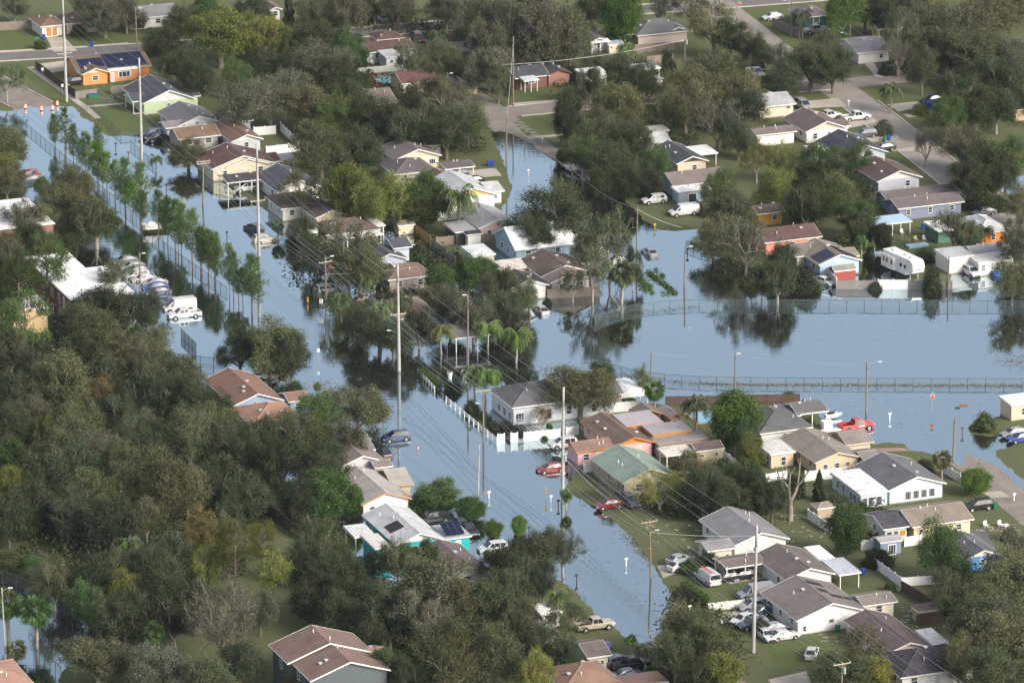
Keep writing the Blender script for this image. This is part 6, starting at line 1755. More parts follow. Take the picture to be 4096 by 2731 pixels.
pole('w8', ('21',1150,340), ('21',1142,905), 'wooden pole rising from the water by the silver sedan')
pole('w9', ('21',1590,698), ('21',1583,1066), 'street lamp pole with a street name in the lake', lamp=(.99,1,0))
pole('w10', ('21',162,895), ('21',155,1235), 'wooden pole beside the silver sedan at the garage')
pole('w11', ('22',1280,98), ('22',1277,330), 'short wooden pole behind the fan palm')
pole('w12', ('22',2047,105), ('22',2050,440), 'lamp pole behind the dense round tree', lamp=(.97,.5,0))
pole('w13', ('32',900,182), ('32',903,655), 'lamp pole behind the red pickup', lamp=(.98,2.4,0))
pole('w14', ('32',1707,693), ('32',1700,1090), 'wooden pole left of the fan palm by the lake')
pole('w15', ('12',2088,435), ('12',2090,922), 'wooden crossarm pole in front of the slate hip roof', arm=[(.98,2.7,0)], lamp=(.72,1.0,math.pi))
pole('w16', ('12',2055,940), ('12',2040,1418), 'leaning grey pole right of the leafy tree', 'metal')
pole('w17', ('23',1255,72), ('23',1276,600), 'wooden crossarm pole standing at the shore', arm=[(.985,2.7,.1)], lamp=(.82,1.2,0), trans=None)
pole('w18', ('30',215,8), ('30',210,345), 'lamp pole beside the long board fence', lamp=(.98,1.6,math.pi))
pole('w19', ('30',750,232), ('30',748,525), 'lamp pole at the patchy grey roof', lamp=(.73,1.8,math.pi))
pole('w20', ('30',1660,715), ('30',1658,1035), 'transformer pole beside the navy sedan', trans=.6, lamp=(.5,1.6,math.pi))
pole('w21', ('33',385,785), ('33',384,1010), 'crossarm pole at the bottom right lawn', arm=[(.98,2.8,.05)], trans=.75)
pole('w22', ('03',35,685), ('03',52,1390), 'lamp post between the fan palms', 'metal', lamp=(.99,1.3,0))
pole('w23', ('01',1288,755), ('01',1290,1105), 'lamp pole beside the parking row', lamp=(.97,.7,0))
pole('w24', ('01',1023,1125), ('01',1027,1480), 'lamp pole before the white-roofed apartments', 'metal', lamp=(.98,1,0))
pole('w25', ('10',1758,675), ('10',1758,1000), 'pale wooden pole right of the pool house', lamp=(.97,.8,0))
pole('w26', ('10',2302,1052), ('10',2300,1535), 'grey pole beside the canal street')
pole('w27', ('22',519,1105), ('22',521,1312), 'thin post right of the red sedan', 'thin')
pole('w28', ('22',2037,905), ('22',2040,1080), 'small white lamp post before the leafy tree', 'thin')
pole('w29', ('31',1657,790), ('31',1652,1090), 'wooden pole left of the capped white truck', 'wood')
pole('w30', ('02',-40,-60), ('02',-40,200), 'pole at the left edge', 'wood')
C = ['c0', 'c1', 'c2', 'c3', 'c4', 'c5', 'c6', 'c7']
for f, off, nm in ((.97, .35, 'topmost power cable strung on the concrete poles'), (.86, -.3, 'second power cable on the concrete poles'), (.76, .35, 'third power cable on the concrete poles')):
    wire([along(k, f, off) for k in C], nm, .012)
for f, nm in ((.5, 'upper telephone cable on the concrete poles'), (.42, 'lower telephone cable on the concrete poles')):
    wire([along(k, f, .3) for k in C[:7]], nm, .02, .03)
W3 = ['w2', 'w3', 'w15', 'w17', 'w21']
for i, nm in enumerate(('left crossarm cable down the street', 'middle crossarm cable down the street', 'right crossarm cable down the street')):
    wire([TOPS[k]['arms'][i] for k in W3], nm, .012)
wire([along(k, .72) for k in W3], 'telephone cable strung between the crossarm poles', .02, .035)
wire([along(k, .66) for k in W3], 'lower telephone cable strung between the crossarm poles', .024, .03)
wire([along('w3', .6), at('11',1480,880,5), at('11',1860,1500,3.5)], 'service cable dipping behind the palms', .02)
wire([along('w7', .95), along('w8', .97), at('21',1560,520,3.2)], 'service cable to the light blue house', .02)
wire([along('w5', .9), along('w26', .9), along('w7', .9)], 'cable along the canal street', .02)
wire([along('w7', .98), at('21',1400,60,4.5)], 'cable from the canal pole to the blue house', .02)
wire([along('w17', .8), at('33',10,120,4)], 'service cable to the mottled grey roof', .02)
wire([along('w17', .82), along('c5', .4)], 'cable crossing above the shore lawn', .02)
wire([along('w11', .95), along('w12', .95), along('w13', .95)], 'cable strung along the lower lake fence', .02)
wire([along('w19', .95), along('w20', .95)], 'cable over the dry street', .02)
wire([along('w6', .95), at('20',-200,600,7)], 'cable over the top oaks', .02)

# ------------------------------------------------------------------ street furniture and small things
for x, y, nm in ((232,1000,'leftmost traffic drum at the edge of the flood'), (380,1018,'second traffic drum behind the pine tops'), (480,1012,'small third traffic drum by the concrete pole'), (525,972,'rightmost traffic drum on the verge')): barrel('00', x, y, nm)
sign('stop', '20', 2088, 118, 5, 'red stop sign at the top street corner')
sign('stop', '32', 1508, 640, 462, 'red stop sign standing in the lake')
sign('street', '00', 345, 445, 350, 'green street name sign near the blue bin')
sign('street', '10', 2252, 1030, 990, 'green street name sign by the middle street')
sign('street', '12', 1268, 200, 150, 'green street name sign on the concrete pole side') if False else None
sign('marker', '01', 1694, 345, 250, 'yellow and black marker beside the dark reflection')
sign('marker', '11', 476, 1222, 1160, 'yellow and black marker left of the speed sign')
sign('marker', '22', 312, 1448, 1342, 'yellow and black marker left of the small palm')
sign('speed', '11', 600, 1292, 1178, 'white speed limit sign in the flood')
sign('notice', '00', 575, 880, 775, 'white notice on a post by the verge')
sign('notice', '00', 393, 735, 625, 'white notice on the dark fence')
sign('notice', '12', 574, 185, 65, 'pale notice board post in the flood by the big oak')
b_ = [('00',1063,1370,'black','black mailbox in the flood left of the fence'), ('00',1180,1450,'brown','brown mailbox below the black one'), ('01',1528,180,'black','black mailbox near the dark reflection'),
 ('01',2085,618,'black','small black mailbox right of the pines'), ('21',150,45,'white','white mailbox at the canal street'), ('21',1312,545,'yellow','yellow mailbox standing in the upper lake'),
 ('21',728,450,'brown','brown mailbox by the canal street'), ('22',357,1480,'white','white mailbox right of the yellow marker'), ('22',425,1520,'brown','brown mailbox left of the small palm'),
 ('23',1048,490,'white','white mailbox in the lower street flood'), ('23',593,640,'black','black mailbox in the lower street flood'), ('23',157,200,'black','black mailbox right of the ball tree'),
 ('32',1118,720,'white','white mailbox in the lake right of the red pickup'), ('32',1785,850,'brown','brown mailbox near the right peninsula'), ('21',1612,770,'black','black mailbox right of the stranded sedan'),
 ('12',2140,1440,'white','white marker post right of the leaning pole'), ('30',740,985,'white','white post with a dark cap at the driveway'),
 ('23',1632,930,'white','white letterbox post below the dark slatted fence'), ('33',1270,445,'white','white mailbox at lower right') , ('20',278,1325,'white','grey meter post on the canal lawn'), ('32',2260,1470,'white','white twin mailbox beside the road')]
for t, x, y, c, nm in b_: mailbox(t, x, y, c, nm)
for t, x, y, c, nm in (('00',402,372,'blue','blue bin beside the boarded garage'), ('30',1075,1305,'green','green bin by the dark green sedan'), ('30',1110,1300,'blue','blue bin beside the green bin'), ('10',2142,1535,'blue','left blue bin near the canal'),
   ('10',2172,1533,'blue','right blue bin near the canal'), ('31',1425,545,'blue','blue bin near the garden chairs'), ('33',365,632,'green','green bin against the tarp-patched house'), ('33',500,335,'blue','blue bin beside the ribbed patio roof'),
   ('30',1462,1000,'blue','left blue bin by the transformer pole'), ('30',1492,998,'blue','right blue bin by the transformer pole'), ('32',2085,1545,'green','green bin by the black wagon'), ('00',845,440,'blue','blue bin on the pavement')): bin_(t, x, y, c, nm)
for t, x, y, c, nm in (('31',1230,590,(.8,.8,.8),'white chair before the pale blue shelter'), ('31',1435,650,(.8,.8,.8),'white chair on the brown lawn'), ('31',1357,655,(.5,.4,.2),'tan seat on the brown lawn'), ('33',1142,82,(.8,.8,.8),'left white garden chair on the lawn'),
   ('33',1218,80,(.8,.8,.8),'right white garden chair on the lawn'), ('10',1070,605,(.8,.8,.8),'white chair by the grey-roofed annexe')): chair(t, x, y, c, nm, TH)
def table(t, x, y, label):
    o_ = small('garden_table', label, 'table', t, x, y); m = M('trim', (.8, .8, .8)); mb = MB(); mb.tube((0, 0, .7), (0, 0, .75), .55, .55, m, 14); mb.obj('top', o_)
    mb = MB(); mb.tube((0, 0, 0), (0, 0, .7), .06, .06, m, 8); mb.obj('pedestal', o_)
table('33', 1248, 95, 'round white table between the garden chairs')
def planter(t, x, y, label):
    o_ = small('planter', label, 'planter', t, x, y); o_.location.z = 0; m = M('trim', (.75, .74, .72)); mb = MB()
    mb.tube((0, 0, -.3), (0, 0, .95), .28, .4, m, 16, cap=False); mb.tube((0, 0, .95), (0, 0, 1.08), .48, .48, m, 16, cap=True); mb.tube((0, 0, 1.081), (0, 0, 1.082), .38, .38, M('plain', (.05, .04, .03)), 14); mb.obj('pot', o_)
planter('12', 1781, 338, 'left white planter urn in the flooded garden'); planter('12', 1912, 322, 'right white planter urn in the flooded garden')
person('23', 1920, 1030, 'person in a white shirt and dark trousers walking on the driveway', (.7, .68, .68), (.04, .05, .06), -.8)
# pool, arched canopy, gambrel shed, entrance sign, pond weed
def pool():
    o_ = small('swimming_pool', 'kidney pool with a terracotta surround behind the pool house', 'swimming pool', '10', 1170, 752, 0, TH)
    a = [(math.cos(k * math.pi / 12), math.sin(k * math.pi / 12)) for k in range(24)]
    mb = MB(); mb.prism([(x * 3.6, y * 5.2) for x, y in a], 2, 0, .12, M('wall', (.5, .17, .1))); mb.obj('surround', o_)
    mb = MB(); mb.face([(x * 2.2 + .7, y * 3.6, .13) for x, y in a], M('glass', (.18, .5, .5))); mb.obj('pool_water', o_)
pool()
def pool2():
    o_ = small('swimming_pool', 'small blue pool behind the dense round tree', 'swimming pool', '22', 1770, 705, 0, TH)
    mb = MB(); mb.box((-2.4, -3, 0), (2.4, 3, .12), M('wall', (.5, .36, .26))); mb.obj('surround', o_)
    mb = MB(); mb.box((-1.9, -2.5, .121), (1.9, 2.5, .14), M('glass', (.2, .45, .6))); mb.obj('pool_water', o_)
pool2()
def canopy():
    o_ = small('boat_canopy', 'arched white fabric canopy behind the slate roof', 'canopy', '22', 1060, 540, 0, TH); m = M('metal', (.78, .78, .77)); n = 8; mb = MB()
    pr = [(2.4 * math.cos(math.pi * k / n), 1.4 + 1.5 * math.sin(math.pi * k / n)) for k in range(n + 1)]
    for y0, y1 in ((-3, -1), (-1, 1), (1, 3)):
        for k in range(n): mb.face([(pr[k][0], y0, pr[k][1]), (pr[k][0], y1, pr[k][1]), (pr[k+1][0], y1, pr[k+1][1]), (pr[k+1][0], y0, pr[k+1][1])], m)
    mb.face([(p[0], -3, p[1]) for p in pr][::-1], m); mb.obj('cover', o_)
    for x in (-2.35, 2.35):
        for y in (-2.9, 0, 2.9):
            mb = MB(); mb.box((x - .05, y - .05, -.2), (x + .05, y + .05, 1.45), m); mb.obj('post', o_)
canopy()
def gambrel():
    o_ = small('barn_shed', 'rust-red barn-shaped shed beside the pale green house', 'shed', '00', 1790, 845, 0, TH - .1); m = M('metal', (.4, .12, .06)); mb = MB()
    pr = [(-1.3, 0), (1.3, 0), (1.3, 1.7), (.9, 2.4), (0, 2.75), (-.9, 2.4), (-1.3, 1.7)]
    mb.prism(pr[::-1], 1, 0, 3, M('wall', (.3, .12, .08))); mb.obj('wall', o_)
    mb = MB()
    for a, b in zip(pr[2:], pr[3:]): mb.faces([(a[0]*1.06, -.15, a[1]+.03), (b[0]*1.06, -.15, b[1]+.03), (b[0]*1.06, 3.1, b[1]+.03), (a[0]*1.06, 3.1, a[1]+.03), (a[0]*1.06, -.15, a[1]+.09), (b[0]*1.06, -.15, b[1]+.09), (b[0]*1.06, 3.1, b[1]+.09), (a[0]*1.06, 3.1, a[1]+.09)], [(4,5,6,7),(0,1,5,4),(3,2,1,0),(2,3,7,6)], m)
    mb.obj('roof', o_)
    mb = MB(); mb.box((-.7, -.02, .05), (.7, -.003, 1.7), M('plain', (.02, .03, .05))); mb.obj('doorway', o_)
    mb = MB(); mb.box((-.7, -.03, 1.78), (.3, -.003, 2.2), M('plain', (.6, .62, .62))); mb.obj('door_panel', o_)
gambrel()
def entrance():
    P = at('01', 1395, 562, 0); o_ = thing('entrance_sign', 'arched white TIMBERFALLS entrance sign between red brick piers', 'sign', (P.x, P.y, 0), TH * .6)
    for s in (-1, 1):
        mb = MB(); mb.box((s * 1.45 - .25, -.25, -.4), (s * 1.45 + .25, .25, 1.5), M('brick', (.4, .09, .06))); po = mb.obj('pier', o_)
        mb = MB(); mb.box((s * 1.45 - .35, -.35, 1.5), (s * 1.45 + .35, .35, 1.66), M('trim', (.8, .76, .7))); link('cap', mb.mesh('cap'), po)
    prof = [(-1.2, -.3), (1.2, -.3), (1.2, 1.35)] + [(.75 * math.cos(a * math.pi / 10), 1.35 + .6 * math.sin(a * math.pi / 10)) for a in range(0, 11)] + [(-1.2, 1.35)]
    mb = MB(); mb.prism(prof[::-1], 1, -.1, .1, M('trim', (.72, .7, .66))); mb.obj('sign_panel', o_)
    pr2 = [(p[0] * 1.04, p[1] + .06) for p in prof[2:]]
    mb = MB()
    for a, b in zip(pr2[:-1], pr2[1:]): mb.tube((a[0], -.1, a[1]), (b[0], -.1, b[1]), .06, .06, M('trim', (.7, .6, .55)), 5)
    mb.obj('moulding', o_)
    letter('TIMBERFALLS', .34, M('plain', (.2, .2, .2)), o_, (0, -.12, .98))
    mb = MB(); rs = np.random.RandomState(3)
    C_ = np.stack([rs.uniform(-1.6, 3.2, 3500), rs.uniform(-.9, -.3, 3500), rs.uniform(-.1, .55, 3500)], 1)
    h = thing('hedge', 'low hedge in the water below the entrance sign', 'hedge', (P.x, P.y, 0), TH * .6)
    ho = link('foliage', quads_mesh('foliage', leaf_quads(rs, C_, .2), [LEAF]), h); ho.color = (*TINT['g'], 1)
entrance()
def weed():
    rs = np.random.RandomState(9); pts = []
    c = at('03', 430, 240, 0)
    while len(pts) < 9000:
        x, y = rs.normal() * 5.2, rs.normal() * 6.5
        if math.sin(x * .5) * 2 + x * x / 60 + y * y / 95 < 1.2 + math.sin(y * .8) * .25: pts.append((c.x + x, c.y + y, .02 + rs.rand() * .03))
    q = leaf_quads(rs, np.array(pts), .45, .97)
    q[:, :, 2] = .012 + (q[:, :, 2] - q[:, :, 2].mean()) * .15 + .03
    o_ = link('pond_weed', quads_mesh('pond_weed', q, [LEAF])); o_.color = (.05, .1, .03, 1); o_['kind'] = 'stuff'; o_['label'] = 'green floating weed on the dark pond'; o_['category'] = 'pond weed'
weed()
def vine():
    rs = np.random.RandomState(4); pts = []
    for (x0, y0, x1, y1, n, s) in ((1245,930,1400,1040,900,.35),(1400,1040,1500,1125,500,.3),(1190,1000,1250,1100,700,.55),(1360,1125,1480,1115,120,.25),(1310,905,1340,915,60,.2),(1275,1050,1290,1130,120,.2),(1350,950,1400,965,120,.25)):
        a = at('21', x0, y0, .1); b = at('21', x1, y1, .1)
        for i in range(n):
            p = a.lerp(b, rs.rand()); pts.append((p.x + rs.normal() * s, p.y + rs.normal() * s * 1.6, abs(rs.normal()) * .25))
    o_ = link('floating_branches', quads_mesh('floating_branches', leaf_quads(rs, np.array(pts), .28), [LEAF])); o_.color = (*TINT['g'], 1); o_['kind'] = 'stuff'; o_['label'] = 'fallen leafy branches floating in the upper lake'; o_['category'] = 'branches'
vine()
def litter():
    rs = np.random.RandomState(14); q = []; 
    for t, x0, y0, x1, y1, n in (('23',1150,100,1700,350,26),('00',900,880,1150,940,20),('33',250,640,450,680,22),('33',700,500,1000,620,60),('33',60,20,330,160,30),('22',1750,1250,2050,1450,30),('33',1080,60,1330,110,30),('30',1650,1200,1900,1330,30),('20',700,480,1250,560,30),('31',1100,580,1450,660,16)):
        for i in range(n):
            p = at(t, rs.uniform(x0, x1), rs.uniform(y0, y1), .12); z = max(0.0, ground(p.x, p.y)) + .03
            a = rs.uniform(0, 6.28); L, w = rs.uniform(.25, .9), rs.uniform(.06, .35); c, s = math.cos(a), math.sin(a)
            q.append([(p.x - c*L/2 - s*w/2, p.y - s*L/2 + c*w/2, z), (p.x + c*L/2 - s*w/2, p.y + s*L/2 + c*w/2, z + .06), (p.x + c*L/2 + s*w/2, p.y + s*L/2 - c*w/2, z + .07), (p.x - c*L/2 + s*w/2, p.y - s*L/2 - c*w/2, z + .02)])
    m = M('wood', (.48, .4, .33)); o_ = link('storm_litter', quads_mesh('storm_litter', np.array(q), [m])); o_['kind'] = 'stuff'; o_['label'] = 'scattered storm litter on the lawns'; o_['category'] = 'litter'
litter()
def flotsam():
    rs = np.random.RandomState(5); pts = []
    for t, x0, y0, x1, y1, n, s_ in (('22',950,300,1700,390,300,.5),('22',1700,388,2351,398,500,.35),('32',0,396,2351,405,1500,.35),('21',900,1345,1700,1250,260,.6),('12',1330,200,1500,900,90,2.2),('23',750,100,1300,1100,150,3.0),('01',1450,0,2200,700,160,3.5),('32',560,520,2000,900,170,5),
        ('12',560,380,700,470,240,1.2),('12',260,380,420,440,260,1.2),('32',2200,140,2351,210,300,1.6),('31',500,1350,2200,1500,120,5),('22',600,1270,760,1500,500,.9),('23',930,40,1300,480,420,.8),('21',1100,300,1500,520,300,1.2)):
        a = at(t, x0, y0, .02); b = at(t, x1, y1, .02)
        for i in range(n):
            p = a.lerp(b, rs.rand()); pts.append((p.x + rs.normal() * s_, p.y + rs.normal() * s_ * 1.5, .03))
    q = leaf_quads(rs, np.array(pts), .32, .95); q[:, :, 2] = .015 + np.abs(q[:, :, 2] - .03) * .2
    o_ = link('floating_debris', quads_mesh('floating_debris', q, [LEAF])); o_.color = (.16, .14, .08, 1); o_['kind'] = 'stuff'; o_['label'] = 'leaves and bits floating on the flood'; o_['category'] = 'debris'
flotsam()
boxy('crate', 'brown floating crate right of the stop sign in the lake', 'crate', '32', 1800, 585, (1.1, .8, .4), (.3, .14, .06), .2, (.34, .17, .08))
boxy('barrel_lid', 'dark green floating tub right of the stop sign', 'tub', '32', 1740, 608, (.7, .6, .4), (.02, .1, .06), 0, (.03, .13, .07))
boxy('garden_bench', 'green garden bundle below the orange house', 'garden bundle', '00', 860, 905, (1.9, 1.0, .7), (.04, .2, .12), 0, (.05, .1, .2))

